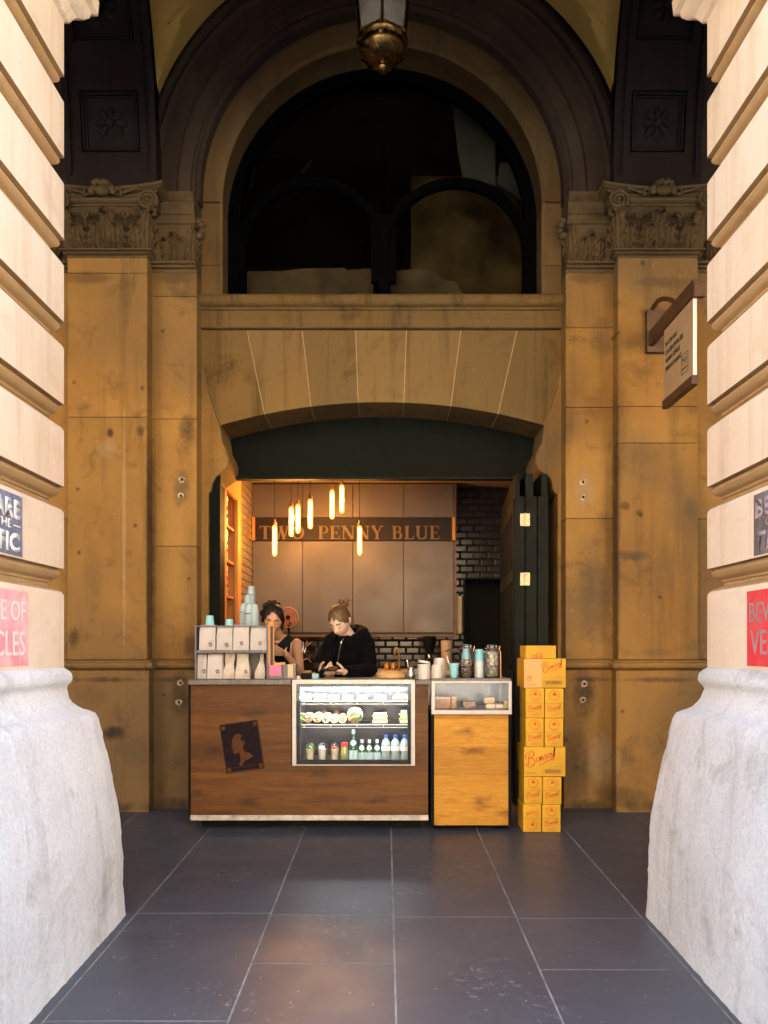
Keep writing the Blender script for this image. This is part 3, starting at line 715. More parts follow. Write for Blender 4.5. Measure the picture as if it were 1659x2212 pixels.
# ---------------------------------------------------------------- capitals
def leaf(mb, cx, yf, z0, W, H, curl=.05, bulge=.02, rot=0.0, dy=0):
    # an acanthus leaf standing against a face at y=yf that looks towards -y
    nu, nv = 14, 18; V = []; Fc = []
    ca, sa = cos(rot), sin(rot)
    for j in range(nv+1):
        v = j/nv
        wv = W*(.62+.38*sin(pi*min(1, v*1.05)**.8))*(1+.22*cos(v*pi*7.0))*(1 if v < .8 else 1-(v-.8)*2.2)
        if v < .84: zz = H*v/.84*.98; out = bulge*(.9+1.3*sin(min(1, v*1.2)*pi*.62))+curl*max(0, v-.5)**2*4.5
        else:
            t = (v-.84)/.16; zz = H*(.98+.05*sin(t*pi)-.16*t*t); out = bulge*1.16+curl*.34+curl*1.1*t
        for i in range(nu+1):
            u = -1+2*i/nu
            gr = .011*cos(u*pi*4.5)*(1-.4*v)+.020*(1-abs(u))**.5-.014*abs(sin(u*3+v*16))*abs(u)**.7-.022*abs(u)**3
            px = u*wv*.5; py = -(out+gr+dy+.004)+.012*abs(u)**2
            V.append((cx+px*ca-py*sa, yf+px*sa+py*ca, z0+zz-.03*H*abs(u)*abs(cos(v*pi*3.5))))
    for j in range(nv):
        for i in range(nu): a = j*(nu+1)+i; Fc.append((a, a+1, a+nu+2, a+nu+1))
    mb.add(V, Fc)
def volute(mb, c, r, ax, thick=.03):
    # spiral scroll with its axis along ax ('y' faces the street, 'x' faces sideways)
    pts = []
    for i in range(46):
        t = i/45; a = t*2*pi*2.1-.6; rr = r*(1-.82*t)
        u, v = rr*cos(a), rr*sin(a); h = -thick*.5*t
        pts.append((c[0]+u, c[1]+h, c[2]+v) if ax == 'y' else (c[0]+h, c[1]+u, c[2]+v))
    mb.tube(pts, [.017*(1-.55*i/45) for i in range(46)], 6)
    if ax == 'y': mb.disc((c[0], c[2]), r*.9, c[1]-.004, c[1]+thick, 18); mb.ball((c[0], c[1]-.02, c[2]), r*.2, 8, 6)
    else: mb.ball(c, r*.3, 8, 6); mb.cyl((c[0]-thick/2, c[1], c[2]), (c[0]+thick/2, c[1], c[2]), r*.9, 16)
def flower(mb, x, y, z, r):
    for q in range(6):
        a = q*pi/3; mb.ball((x+r*.62*cos(a), y-.008, z+r*.62*sin(a)), r*.42, 8, 6, (1, .5, 1))
    mb.ball((x, y-.02, z), r*.3, 8, 6)
    mb.cyl((x, y-.004, z-r), (x, y, z-r*3), r*.16, 6)
def ring4(x0, x1, y0, y1, p, z): return [(x0-p, y0-p, z), (x1+p, y0-p, z), (x1+p, y1, z), (x0-p, y1, z)]
def capital_big(key, x0, x1, zb, zt_, yf):
    H = zt_-zb; h = lambda f: zb+H*f; par = PIL[key]
    mb = MB()
    neck = [(0.001,h(-.03)),(.001,h(0)),(.03,h(.01)),(.035,h(.02)),(.018,h(.032)),(.02,h(.045)),(.045,h(.055)),(.05,h(.075)),(.035,h(.09)),(.008,h(.095))]
    bell = [(.008,h(.1)),(.008,h(.35)),(.02,h(.5)),(-.01,h(.10)),(-.01,h(.60)),(.03,h(.62)),(.05,h(.66)),(.05,h(.67)),(.058,h(.68)),(.058,h(.70)),(.07,h(.71)),(.072,h(.73)),(.085,h(.74)),(.10,h(.77)),(.10,h(.80)),(.08,h(.81))]
    mb.loft([ring4(x0,x1,yf,Y3+.1,p,z) for p, z in neck+bell[3:]])
    gd = MB(); gd.box(x0-.004, x1+.004, yf-.004, Y3+.09, h(.09), h(.62))
    # concave abacus
    n = 16; xm = (x0+x1)/2; hwid = (x1-x0)/2+.15
    def aba(p, z):
        rr = []
        for i in range(n+1):
            u = -1+2*i/n; rr.append((xm+u*(hwid+p), yf-.075-.085*u*u-p, z))
        return rr+[(xm+hwid+p, Y3+.1, z), (xm-hwid-p, Y3+.1, z)]
    mb.loft([aba(p, z) for p, z in ((-.03,h(.86)),(-.03,h(.90)),(.0,h(.905)),(.012,h(.92)),(.0,h(.94)),(.015,h(.95)),(.02,h(.985)),(.0,h(1.0)))])
    mb.loft([[(xm+u*(hwid-.06), yf-.03-.05*u*u-p, z) for u in [-1+2*i/8 for i in range(9)]]+[(xm+hwid-.06, Y3, z), (xm-hwid+.06, Y3, z)] for p, z in ((0,h(.8)),(.02,h(.83)),(.04,h(.87)))])
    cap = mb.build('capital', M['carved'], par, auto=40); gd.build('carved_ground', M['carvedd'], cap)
    mb = MB(); W = (x1-x0)
    for i in range(4): leaf(mb, x0+W*(i+.5)/4, yf, h(.1), W*.235, H*.36, .05, .018)
    for i in range(3): leaf(mb, x0+W*(i)/2+(.0), yf, h(.1), W*.25, H*.56, .09, .012, rot=(0 if i == 1 else (-.5 if i == 0 else .5)))
    for sx_, xx in ((-1, x0), (1, x1)):
        for q in range(1): leaf(mb, -(yf+.14), xx*0+0, h(.1), .12, H*.5, .07, .012) if False else None
    mb.build('acanthus_leaves', M['carved'], cap, auto=60)
    mb = MB()
    for fx in (.25, .75): flower(mb, x0+W*fx, yf-.045, h(.595), .032)
    # centre bloom over the abacus
    for k in range(9):
        a = pi*k/8; mb.ball((xm+.085*cos(a), yf-.12, h(.88)+.05*sin(a)), .030, 8, 6, (1, .8, 1))
    for k in range(5): mb.ball((xm-.05+.025*k, yf-.15, h(.97)+.012*(k % 2)), .026, 8, 6)
    mb.ball((xm, yf-.13, h(.88)), .05, 10, 7, (1.3, .7, .8))
    for s_ in (-1, 1):
        mb.tube(smooth_path([(xm+s_*.08, yf-.10, h(.87)), (xm+s_*.12, yf-.12, h(.93)), (xm+s_*.15, yf-.10, h(.88)), (xm+s_*.13, yf-.09, h(.84))], 4), .014, 6)
        mb.tube(smooth_path([(xm+s_*.10, yf-.09, h(.86)), (xm+s_*.20, yf-.10, h(.90)), (xm+s_*.28, yf-.11, h(.94))], 4), .012, 6)
    mb.build('blooms', M['carved'], cap, auto=60)
    for s_, xx in ((-1, x0-.03), (1, x1+.03)):
        mb = MB(); volute(mb, (xx, yf-.10, h(.76)), .082, 'y'); volute(mb, (xx+s_*.05, yf-.03, h(.76)), .07, 'x', .05)
        for k in range(4): mb.ball((xx+s_*.04, yf-.06, h(.60)+k*.02), .03, 8, 6)
        mb.build('volute', M['carved'], cap, auto=60)
def capital_small(key, x0, x1, zb, zt_, yf, inner_side):
    H = zt_-zb; h = lambda f: zb+H*f; par = PIL[key]
    sA, sB = (0, 1) if inner_side > 0 else (1, 0)
    def rg(p, z): return [(x0-p*sB, yf-p, z), (x1+p*sA, yf-p, z), (x1+p*sA, Y3+.05, z), (x0-p*sB, Y3+.05, z)]
    mb = MB()
    prof = [(0.001,h(-.05)),(.001,h(0)),(.028,h(.01)),(.032,h(.025)),(.015,h(.035)),(.018,h(.05)),(.045,h(.06)),(.048,h(.085)),(.01,h(.095)),(.01,h(.4)),(.03,h(.60)),(.03,h(.615)),(.045,h(.62)),(.055,h(.65)),(.075,h(.70)),(.075,h(.715)),(.085,h(.72)),(.085,h(.76)),(.095,h(.79)),(.095,h(.88)),(.105,h(.885)),(.115,h(.91)),(.13,h(.93)),(.14,h(.94)),(.14,h(.985)),(.12,h(1.0))]
    mb.loft([rg(p, z) for p, z in prof]); cap = mb.build('capital', M['carved'], par, auto=40)
    mb = MB(); W = x1-x0
    for i in range(2): leaf(mb, x0+W*(.34+.34*i), yf, h(.1), W*.34, H*.30, .05, .018)
    for i, f in ((0, .1), (2, .92)): leaf(mb, x0+W*f, yf, h(.1), W*.36, H*.46, .08, .014, rot=(-.4 if i == 0 else .4))
    leaf(mb, x0+W*.5, yf, h(.1), W*.30, H*.38, .06, .012)
    mb.build('acanthus_leaves', M['carved'], cap, auto=60)
    mb = MB(); flower(mb, x0+W*.52, yf-.035, h(.50), .030)
    xx = x1 if inner_side > 0 else x0
    for k in range(7): mb.ball((xx+inner_side*(.03+.012*(k % 3)), yf-.04+.03*(k % 2), h(.50)+.02*k-.03), .03, 8, 6)
    mb.build('blooms', M['carved'], cap, auto=60)
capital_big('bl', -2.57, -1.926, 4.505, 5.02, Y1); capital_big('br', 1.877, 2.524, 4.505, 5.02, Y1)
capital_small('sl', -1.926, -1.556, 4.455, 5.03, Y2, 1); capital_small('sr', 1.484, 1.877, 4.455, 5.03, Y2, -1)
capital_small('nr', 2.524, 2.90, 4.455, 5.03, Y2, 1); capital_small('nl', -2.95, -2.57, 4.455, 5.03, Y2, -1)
# old fixing holes with plaster patches in the wall
M['patch'] = simple('plaster_patch', (.36,.29,.19), .9, var=.35, vs=30)
for x, y in ((392,1036),(390,1071),(1259,1041),(1259,1074),(389,1475),(386,1517),(1262,1477),(1259,1512)):
    d = Y2-.004 if y < 1400 else Y2-.026
    mb = MB(); cx_, cz_ = PX(x, d), PZ(y, d)
    pts = [(cx_+(.026+.016*noise.noise(Vector((k*1.7, x, 0))))*cos(2*pi*k/18), cz_+(.026+.016*noise.noise(Vector((k*1.7, y, 3))))*sin(2*pi*k/18)) for k in range(18)]
    mb.prism(pts, d, d+.02); o = mb.build('patched_hole', M['patch'], wl)
    mb = MB(); mb.disc((cx_+.004, cz_), .011, d-.002, d+.01, 10); mb.build('hole', M['black'], o)

# ================================================================ lunette window
wn = thing('lunette_window', 'dark half-round window with two arched lights under the great arch', 'window', (CXA, 7.08, zt))
YG = 7.08; RW = 1.362
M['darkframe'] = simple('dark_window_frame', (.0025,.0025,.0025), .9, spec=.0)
mb = MB(); sweep(mb, [(RW,YG-.03),(RW-.10,YG-.03),(RW-.10,YG+.05),(RW,YG+.05)], CXA, ZC_A, 0, pi, 60, LEG)
mb.build('outer_frame', M['darkframe'], wn, auto=40)
zc2 = PZ(548, YG)
for xc in (PX(675, YG), PX(985, YG)):
    mb = MB(); r = .608; sweep(mb, [(r+.05,YG-.04),(r,YG-.05),(r-.02,YG-.02),(r-.02,YG+.04),(r+.05,YG+.04)], xc, zc2, 0, pi, 40, zc2-zt-.01); mb.build('arched_light_frame', M['darkframe'], wn, auto=40)
mb = MB(); mb.box(PX(820,YG), PX(838,YG), YG-.05, YG+.04, zt+.005, PZ(470, YG)); mb.box(PX(802,YG), PX(820,YG), YG-.03, YG+.04, PZ(610, YG), PZ(470, YG)); mb.box(PX(838,YG), PX(856,YG), YG-.03, YG+.04, PZ(610, YG), PZ(470, YG)); mb.build('mullion', M['darkframe'], wn)
pts = arc_pts(CXA, ZC_A, RW-.02, 0, pi, 60)
mb = MB(); mb.prism(pts+[(CXA-RW+.02, zt+.004), (CXA+RW-.02, zt+.004)], YG, YG+.006); mb.build('pane', M['dglass'], wn)
# black box for the dark behind the glass; its coloured shapes stand for reflections
rm = thing('upper_room', 'dark room behind the half-round window, with painted shapes standing for reflections', 'room', (0, 8, zt))
mb = MB()
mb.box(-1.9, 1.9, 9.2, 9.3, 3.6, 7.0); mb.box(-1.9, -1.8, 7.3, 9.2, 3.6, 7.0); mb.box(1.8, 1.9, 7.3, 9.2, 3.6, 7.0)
mb.build('dark_box_wall', M['black'], rm)
M['reflbuff'] = simple('buff_reflection_tone', (.14,.105,.065), .9, var=.3, vs=4, world=True)  # reflection tones of the glass, painted on cut-out shapes behind it
M['brown_reflection'] = simple('brown_reflection_tone', (.075,.050,.018), .9, var=.6, vs=3, world=True)
M['reflgreen'] = simple('green_reflection_tone', (.20,.22,.185), .8, var=.1, vs=5, world=True)
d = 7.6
mb = MB(); mb.prism([(PX(x,d),PZ(y,d)) for x, y in ((500,700),(500,586),(612,586),(648,580),(746,578),(746,584),(806,578),(806,700))], d, d+.06); mb.build('cornice_reflection', M['reflbuff'], rm)
mb = MB(); mb.prism([(PX(x,d),PZ(y,d)) for x, y in ((845,700),(845,592),(848,585),(910,580),(938,586),(962,606),(985,608),(992,625),(1010,640),(1010,700))], d, d+.06); mb.build('cornice_reflection', M['reflbuff'], rm)
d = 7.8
mb = MB(); mb.prism([(PX(x,d),PZ(y,d)) for x, y in ((888,640),(888,380),(1150,380),(1150,640))], d, d+.03); mb.build('brown_reflection', M['brown_reflection'], rm)
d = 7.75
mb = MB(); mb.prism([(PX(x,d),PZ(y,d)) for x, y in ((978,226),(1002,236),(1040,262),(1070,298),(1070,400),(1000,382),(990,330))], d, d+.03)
mb.prism([(PX(x,d),PZ(y,d)) for x, y in ((1080,352),(1100,350),(1116,380),(1128,430),(1075,395))], d, d+.03); mb.build('pale_reflection', M['reflgreen'], rm)
mb = MB(); mb.box(-1.9, 1.9, 7.3, 9.6, 3.5, 3.6); mb.build('dark_box_floor', M['black'], rm)
# thin bars behind the left pane, in the painted reflection tone
mb = MB(); d = 7.4; mb.tube([P(542,408,d), P(556,330,d)], .006, 6); mb.tube([P(654,372,d), P(672,348,d)], .008, 6); mb.build('rail', M['reflbuff'], rm)

# ================================================================ hanging lantern
LY = 5.0
lt = thing('hanging_lantern', 'brass and glass lantern hanging from the crown of the vault', 'lantern', (PX(826,LY), LY, PZ(165,LY)))
lx, ly = PX(826, LY), LY
def oct_(r, z, n=6, ph=pi/6): return [(lx+r*cos(2*pi*i/n+ph), ly+r*sin(2*pi*i/n+ph), z) for i in range(n)]
zb_ = PZ(86, LY); ztp = PZ(-150, LY); rb, rt_ = .155, .235
M['lampmetal'] = simple('tarnished_lantern_brass', (.12,.075,.025), .28, 1.0, var=.5, vs=9)
M['lanternglass'] = simple('frosted_lantern_glass', (.11,.10,.085), .22, var=.3, vs=4)
mb = MB(); mb.loft([oct_(rb, zb_+.012), oct_(rt_, ztp)], caps=False); mb.build('glass_panels', M['lanternglass'], lt)
mb = MB()
for i in range(6):
    a, b = oct_(rb, zb_)[i], oct_(rt_, ztp)[i]; mb.tube([a, b], .009, 6)
for r_, z_ in ((rb, zb_), (rt_, ztp)):
    q = oct_(r_, z_); 
    for i in range(6): mb.tube([q[i], q[(i+1) % 6]], .014, 6)
mb.build('frame', M['lampmetal'], lt, auto=40)
mb = MB(); mb.lathe([(.155,zb_-.005),(.165,zb_-.02),(.160,zb_-.035),(.15,zb_-.045),(.155,zb_-.06),(.145,zb_-.09),(.11,zb_-.125),(.06,zb_-.15),(.03,zb_-.155),(.028,zb_-.17),(.036,zb_-.18),(.03,zb_-.195),(.008,zb_-.21)], (lx,ly,0), 18)
base_ = mb.build('bowl', M['lampmetal'], lt, auto=50)
mb = MB(); mb.ball((lx-.01, ly-.15, zb_-.062), .016, 10, 8); mb.build('boss', M['bronze'], base_, smooth=True)
mb = MB(); mb.lathe([(.24,ztp),(.26,ztp+.03),(.16,ztp+.16),(.05,ztp+.24),(.02,ztp+.26)], (lx,ly,0), 18); mb.cyl((lx,ly,ztp+.2), (lx,ly,7.4), .012, 8); mb.build('cap', M['lampmetal'], lt, auto=50)
mb = MB(); mb.cyl((lx,ly,zb_+.0), (lx,ly,zb_+.16), .02, 10); mb.ball((lx,ly,zb_+.22), .045, 12, 8); mb.build('bulb', M['white'], lt, smooth=True)

# ================================================================ projecting sign
sg = thing('projecting_sign', 'cream hanging sign with brown arm and business names on the right pilaster', 'sign', (2.2, 6.4, PZ(760,6.4)))
SX = 2.12
M['signcream'] = simple('cream_sign_face', (.44,.32,.20), .6, var=.04)
mb = MB(); d = 6.40; mb.box(PX(1398,d), PX(1440,d)+.1, d, 6.452, PZ(760,d), PZ(668,d)); mb.build('wall_plate', M['bronze'], sg, bev=.003)
mb = MB(); mb.box(SX-.008, SX+.032, 5.49, 6.42, 3.757, 3.877); mb.build('arm', M['bronze'], sg, bev=.003)
mb = MB(); mb.box(SX-.012, SX+.068, 5.46, 5.50, PZ(641,5.47), PZ(615,5.47)+.02); mb.build('arm_end', M['bronze'], sg, bev=.003)
mb = MB(); mb.tube(smooth_path([(SX+.02,6.40,4.06),(SX+.02,6.25,4.06),(SX+.02,6.05,3.98),(SX+.02,5.85,3.86)], 6), .018, 8); mb.build('brace', M['bronze'], sg, smooth=True)
bd = MB(); bd.box(SX, SX+.024, 5.51, 6.08, 3.222, 3.752); bdo = bd.build('board', M['signcream'], sg)
mb = MB(); mb.box(SX-.001, SX+.025, 5.504, 5.5095, 3.222, 3.752); mb.build('edge_strip', M['white'], bdo)
mb = MB(); mb.box(SX-.012, SX+.036, 5.50, 6.09, 3.157, 3.22); mb.build('bottom_rail', M['bronze'], sg, bev=.003)
SXT = SX-.0012
for txt, z, wd in (('BUCCINI BOX', 3.615, .24), ('CALLEIJA JEWELLERS', 3.552, .36), ('VANINA EXPRESS', 3.489, .30), ('PRIME RESTAURANT', 3.426, .33)):
    text_mesh(txt, .034, M['ink'], 'lettering', bdo, (SXT+.001, 6.05, z), (0,-1,0), (0,0,1), .0012, wd, .03)
mb = MB(); x_ = SXT
for a, b, c, d_ in ((5.72,5.725,3.287,3.427),(5.595,5.60,3.287,3.427),(5.595,5.725,3.287,3.292),(5.595,5.725,3.422,3.427),(5.615,5.705,3.352,3.356)): mb.box(x_, x_+.001, a, b, c, d_)
mb.build('emblem_frame', M['ink'], bdo)
text_mesh('No1', .045, M['ink'], 'emblem', bdo, (SXT+.001, 5.705, 3.365), (0,-1,0), (0,0,1), .0012, .09, .0)
text_mesh('MARTIN PLACE', .014, M['ink'], 'emblem', bdo, (SXT+.001, 5.708, 3.317), (0,-1,0), (0,0,1), .0012, .095, .0)
# ================================================================ kiosk room
YC = 5.84
M['ktile_d'] = tiles('dark_glazed_tiles', (.024,.020,.021), (.036,.030,.029), (.006,.005,.005), .158, .079, 'xz', .2)
M['ktile_l'] = tiles('cream_glazed_tiles', (.22,.17,.11), (.18,.14,.09), (.07,.05,.035), .158, .079, 'yz', .2)
M['kpaint'] = simple('kiosk_ceiling_paint', (.30,.22,.15), .8)
M['kdark'] = simple('kiosk_dark_paint', (.035,.028,.024), .6)
M['owood'] = wood('oiled_shelf_wood', (.52,.26,.08), (.42,.19,.055), (.20,.08,.025), 0, 1.4, .4, 'z')
M['cabdoor'] = simple('satin_metal_laminate', (.088,.073,.062), .45, .1, var=.07, vs=2.2, world=True, bmp=.06, bs=40)
kr = thing('kiosk_interior', 'tiled coffee kiosk room behind the counter opening', 'room', (0, 8.3, 0))
mb = MB(); mb.box(-1.9, 2.4, 7.262, 9.6, 3.2, 3.3); mb.build('kiosk_ceiling', M['kpaint'], kr)
mb = MB(); mb.box(-1.60, -1.5, 8.2, 9.35, .0, 3.2); mb.build('side_wall', M['ktile_l'], kr)
for a_, b_, c_ in ((-1.95,-1.85,8.3),(2.3,2.4,9.6)): mb = MB(); mb.box(a_, b_, 7.26, c_, .0, 3.2); mb.build('outer_wall', M['kdark'], kr)
mb = MB(); mb.box(-1.9, .80, 9.3, 9.36, 0, 3.2); mb.box(.80, 2.3, 9.3, 9.36, 2.15, 3.2); mb.box(.80, .905, 9.3, 9.36, 0, 2.15); mb.box(1.55, 2.3, 9.3, 9.36, 0, 2.15)
mb.build('tiled_back_wall', M['ktile_d'], kr)
mb = MB(); mb.box(.7, 1.8, 9.55, 9.6, 0, 3.2); mb.build('doorway_dark_sheet', M['black'], kr)  # black sheet stands in for the dark of the unlit room beyond
mb = MB(); mb.box(.905, .93, 9.25, 9.37, .1, 2.15); mb.box(.93, 1.55, 9.25, 9.37, 2.125, 2.15); mb.build('doorway_frame', M['black'], kr)
# header panel and frame post
mb = MB(); mb.box(-1.495, 1.455, 7.2, 7.26, PZ(1036, 7.2), 3.46); mb.build('header_panel', M['green'], kr)
mb = MB(); mb.box(-1.49, 1.45, 7.16, 7.199, PZ(1036, 7.2)-.004, PZ(1036, 7.2)+.02); mb.build('header_rail', M['greenl'], kr, bev=.003)
mb = MB(); mb.box(-1.496, -1.405, 6.78, 6.819, floor_z(6.8), 3.2); mb.box(-1.496, -1.458, 6.82, 7.199, floor_z(6.8), 3.0); mb.box(-1.458, -1.447, 7.0, 7.19, floor_z(7), 2.86); mb.build('frame_post', M['green'], kr, bev=.004)
# wooden shelf recess
mb = MB(); mb.box(-1.849, -1.84, 7.42, 8.19, 1.0, 3.0)
mb.box(-1.84, -1.5, 8.10, 8.195, 1.0, 3.1); mb.box(-1.84, -1.5, 7.36, 7.42, 1.0, 3.1); mb.box(-1.84, -1.5, 7.421, 8.099, 2.86, 3.1)
mb.box(-1.52, -1.485, 8.03, 8.21, 1.0, 3.15); mb.box(-1.52, -1.485, 7.30, 7.46, 1.0, 3.15); mb.box(-1.519, -1.486, 7.461, 8.029, 2.82, 3.15)
shz = [2.525, 2.188, 1.844, 1.45, 1.1]
for z in shz: mb.box(-1.838, -1.525, 7.422, 8.098, z-.022, z)
mb.build('shelf_recess', M['owood'], kr, bev=.002)
M['tin'] = simple('pale_printed_tin', (.70,.55,.48), .3, .2, var=.04); M['tinred'] = simple('red_tin_print', (.45,.07,.04), .4)
for k, (z, yy) in enumerate([(2.525, 7.80), (2.188, 7.80), (1.844, 7.80)]):
    t = thing('coffee_tin', ['pale tin with red print on the top shelf of the wooden recess', 'pale tin with red print on the middle shelf of the wooden recess', 'pale tin with red print on the lowest lit shelf of the recess'][k], 'tin', (-1.60, yy, z), 'printed tins in the shelf recess')
    mb = MB(); mb.lathe([(.056,z+.001),(.058,z+.01),(.056,z+.24)], (-1.60,yy,0), 24); mb.build('body', M['tin'], t, auto=40)
    mb = MB(); mb.lathe([(.059,z+.241),(.061,z+.25),(.059,z+.29),(.05,z+.295)], (-1.60,yy,0), 24); mb.build('lid', M['tin'], t, auto=40)
    mb = MB()
    for zz, hh, a0, a1 in ((.225,.012,0,6.28),(.03,.01,0,6.28),(.05,.008,0,6.28)): mb.lathe([(.0585,z+zz),(.0585,z+zz+hh)], (-1.60,yy,0), 24)
    for s_ in range(3):
        pts = [(-1.60+.0585*cos(-1.2+.35*s_+.25*sin(q*1.3)), yy+.0585*sin(-1.2+.35*s_+.25*sin(q*1.3)), z+.07+q*.017) for q in range(9)]
        mb.tube(pts, [.003,.006,.010,.012,.012,.01,.008,.006,.003], 6)
    mb.build('print', M['tinred'], t)
# wall cupboards and name band
YK = 9.0
cb = thing('wall_cupboards', 'satin metal wall cupboards along the back of the kiosk', 'cupboards', (PX(763,YK), 9.15, PZ(1368,YK)))
seams = [545.5, 653.5, 762, 872, 980.5]
mb = MB(); mb.box(PX(545,YK), PX(983,YK), YK+.021, 9.295, PZ(1369,YK), 3.19); mb.build('carcass', M['kdark'], cb)
for k in range(4):
    a, b = PX(seams[k], YK)+.0035, PX(seams[k+1], YK)-.0035
    mb = MB(); mb.box(a, b, YK, YK+.02, PZ(1366,YK), PZ(1169.5,YK)); mb.build('lower_door', M['cabdoor'], cb, bev=.002)
    mb = MB(); mb.box(a, b, YK, YK+.02, PZ(1117,YK), 3.18); mb.build('upper_door', M['cabdoor'], cb, bev=.002)
for a_, b_ in ((981,986),(541,544.5)): mb = MB(); mb.box(PX(a_,YK), PX(b_,YK), YK-.002, 9.29, PZ(1372,YK), 3.19); mb.build('end_panel', M['bronze'], cb)
mb = MB(); mb.box(PX(545,YK), PX(983,YK), YK-.02, 9.29, PZ(1376,YK), PZ(1370,YK)); mb.build('under_rail', M['bronze'], cb)
ns = thing('name_board', 'dark timber name board with gilt capitals across the cupboards', 'sign', (PX(763,YK), YK, PZ(1168,YK)))
M['board'] = wood('dark_name_board_wood', (.013,.007,.004), (.010,.005,.003), (.006,.003,.002), 0, 1, .4)
mb = MB(); mb.box(PX(552,YK), PX(976,YK), YK-.012, YK+.018, PZ(1167.5,YK), PZ(1119,YK)); mb.build('board', M['board'], ns)
for a, b in ((546.5,551.5),(976.5,982.5)):
    mb = MB(); mb.box(PX(a,YK), PX(b,YK), YK-.05, YK+.018, PZ(1168,YK), PZ(1118,YK)); mb.build('end_block', M['owood'], ns)
M['gilt'] = simple('gilt_letters', (.125,.078,.024), .6, .0, var=.1, vs=30)
GL = {   # serif capitals as strokes: (x0,y0,x1,y1,width) on a unit cap height
 'T': (.78, [(.39,0,.39,1,.2),(.02,.965,.76,.965,.07),(.24,.03,.54,.03,.06),(.04,.80,.04,.97,.06),(.74,.80,.74,.97,.06)]),
 'W': (1.15, [(.14,1,.38,0,.19),(.38,0,.60,.95,.08),(.55,1,.78,0,.19),(.78,0,1.02,1,.08),(0,.97,.32,.97,.06),(.42,.97,.72,.97,.06),(.88,.97,1.14,.97,.06)]),
 'P': (.74, [(.2,0,.2,1,.2),(.03,.03,.42,.03,.06),(.03,.97,.45,.97,.06),(.3,.46,.48,.46,.06)]),
 'E': (.74, [(.2,0,.2,1,.2),(.03,.03,.68,.03,.06),(.03,.97,.66,.97,.06),(.3,.5,.5,.5,.06),(.66,.02,.68,.26,.06),(.63,.76,.64,.98,.06),(.51,.38,.51,.62,.05)]),
 'N': (.95, [(.16,0,.16,1,.08),(.8,0,.8,1,.08),(.16,1,.78,.02,.2),(0,.97,.26,.97,.06),(.02,.03,.32,.03,.06),(.64,.97,.95,.97,.06)]),
 'Y': (.86, [(.12,1,.43,.45,.18),(.74,1,.46,.45,.08),(.43,0,.43,.48,.19),(0,.97,.3,.97,.06),(.6,.97,.88,.97,.06),(.27,.03,.6,.03,.06)]),
 'B': (.80, [(.2,0,.2,1,.2),(.03,.03,.46,.03,.06),(.03,.97,.44,.97,.06),(.3,.52,.48,.52,.06)]),
 'L': (.72, [(.2,0,.2,1,.2),(.03,.03,.66,.03,.06),(.03,.97,.38,.97,.06),(.65,.02,.67,.28,.06)]),
 'U': (.90, [(.18,.3,.18,1,.2),(.74,.3,.74,1,.08),(.02,.97,.36,.97,.06),(.58,.97,.88,.97,.06)]),
 'O': (.90, [])}
def glyph(mb, ch, x, z, h, y):
    w_, st = GL[ch]
    def seg(a, b, c, d, t, k=0):
        dx, dz = c-a, d-b; L = sqrt(dx*dx+dz*dz) or 1; nx, nz = -dz/L*t/2, dx/L*t/2
        yy = y-.0002*k
        mb.prism([(x+(a+nx)*h, z+(b+nz)*h), (x+(c+nx)*h, z+(d+nz)*h), (x+(c-nx)*h, z+(d-nz)*h), (x+(a-nx)*h, z+(b-nz)*h)], yy-.012, yy)
    for k, s_ in enumerate(st): seg(*s_, k+1)
    def arcs(cx, cz, rx, rz, a0, a1, tmax, tmin, n=14):
        for i in range(n):
            a, b = a0+(a1-a0)*i/n, a0+(a1-a0)*(i+1)/n; t = tmin+(tmax-tmin)*abs(cos((a+b)/2))
            seg(cx+rx*cos(a), cz+rz*sin(a), cx+rx*cos(b), cz+rz*sin(b), t, 12)
    if ch == 'O': arcs(.45, .5, .34, .46, 0, 2*pi, .2, .07, 26)
    if ch == 'P': arcs(.44, .72, .2, .25, -pi/2, pi/2, .18, .06)
    if ch == 'B': arcs(.42, .76, .17, .21, -pi/2, pi/2, .17, .06); arcs(.46, .28, .2, .25, -pi/2, pi/2, .19, .06)
    if ch == 'U': arcs(.46, .3, .28, .27, pi, 2*pi, .14, .07)
    return w_
hL = PZ(1137,YK)-PZ(1166,YK); zL = PZ(1165.5,YK)
for word, xa, xb in (('TWO', 561, 658), ('PENNY', 687, 828), ('BLUE', 846, 950)):
    tot = sum(GL[c][0] for c in word)+.08*(len(word)-1); wd = PX(xb,YK)-PX(xa,YK); f = wd/(tot*hL)
    mb = MB(); x = 0
    for c in word:
        m2 = MB(); w_ = glyph(m2, c, 0, 0, hL, YK-.0125); mb.add([(PX(xa,YK)+(x*hL+v[0])*f, v[1], zL+v[2]) for v in m2.v], m2.f); x += w_+.08
    mb.build('lettering', M['gilt'], ns)
# back bench
bn = thing('back_bench', 'cream fronted work bench under the cupboards at the back of the kiosk', 'bench', (0, 8.9, 0))
mb = MB(); mb.box(-1.49, .78, 8.45, 9.29, 1.05, 1.09); mb.build('bench_top', M['cream'], bn, bev=.004)
mb = MB(); mb.box(-1.48, .77, 8.5, 9.28, floor_z(8.5), 1.049); mb.build('bench_body', M['cream'], bn)

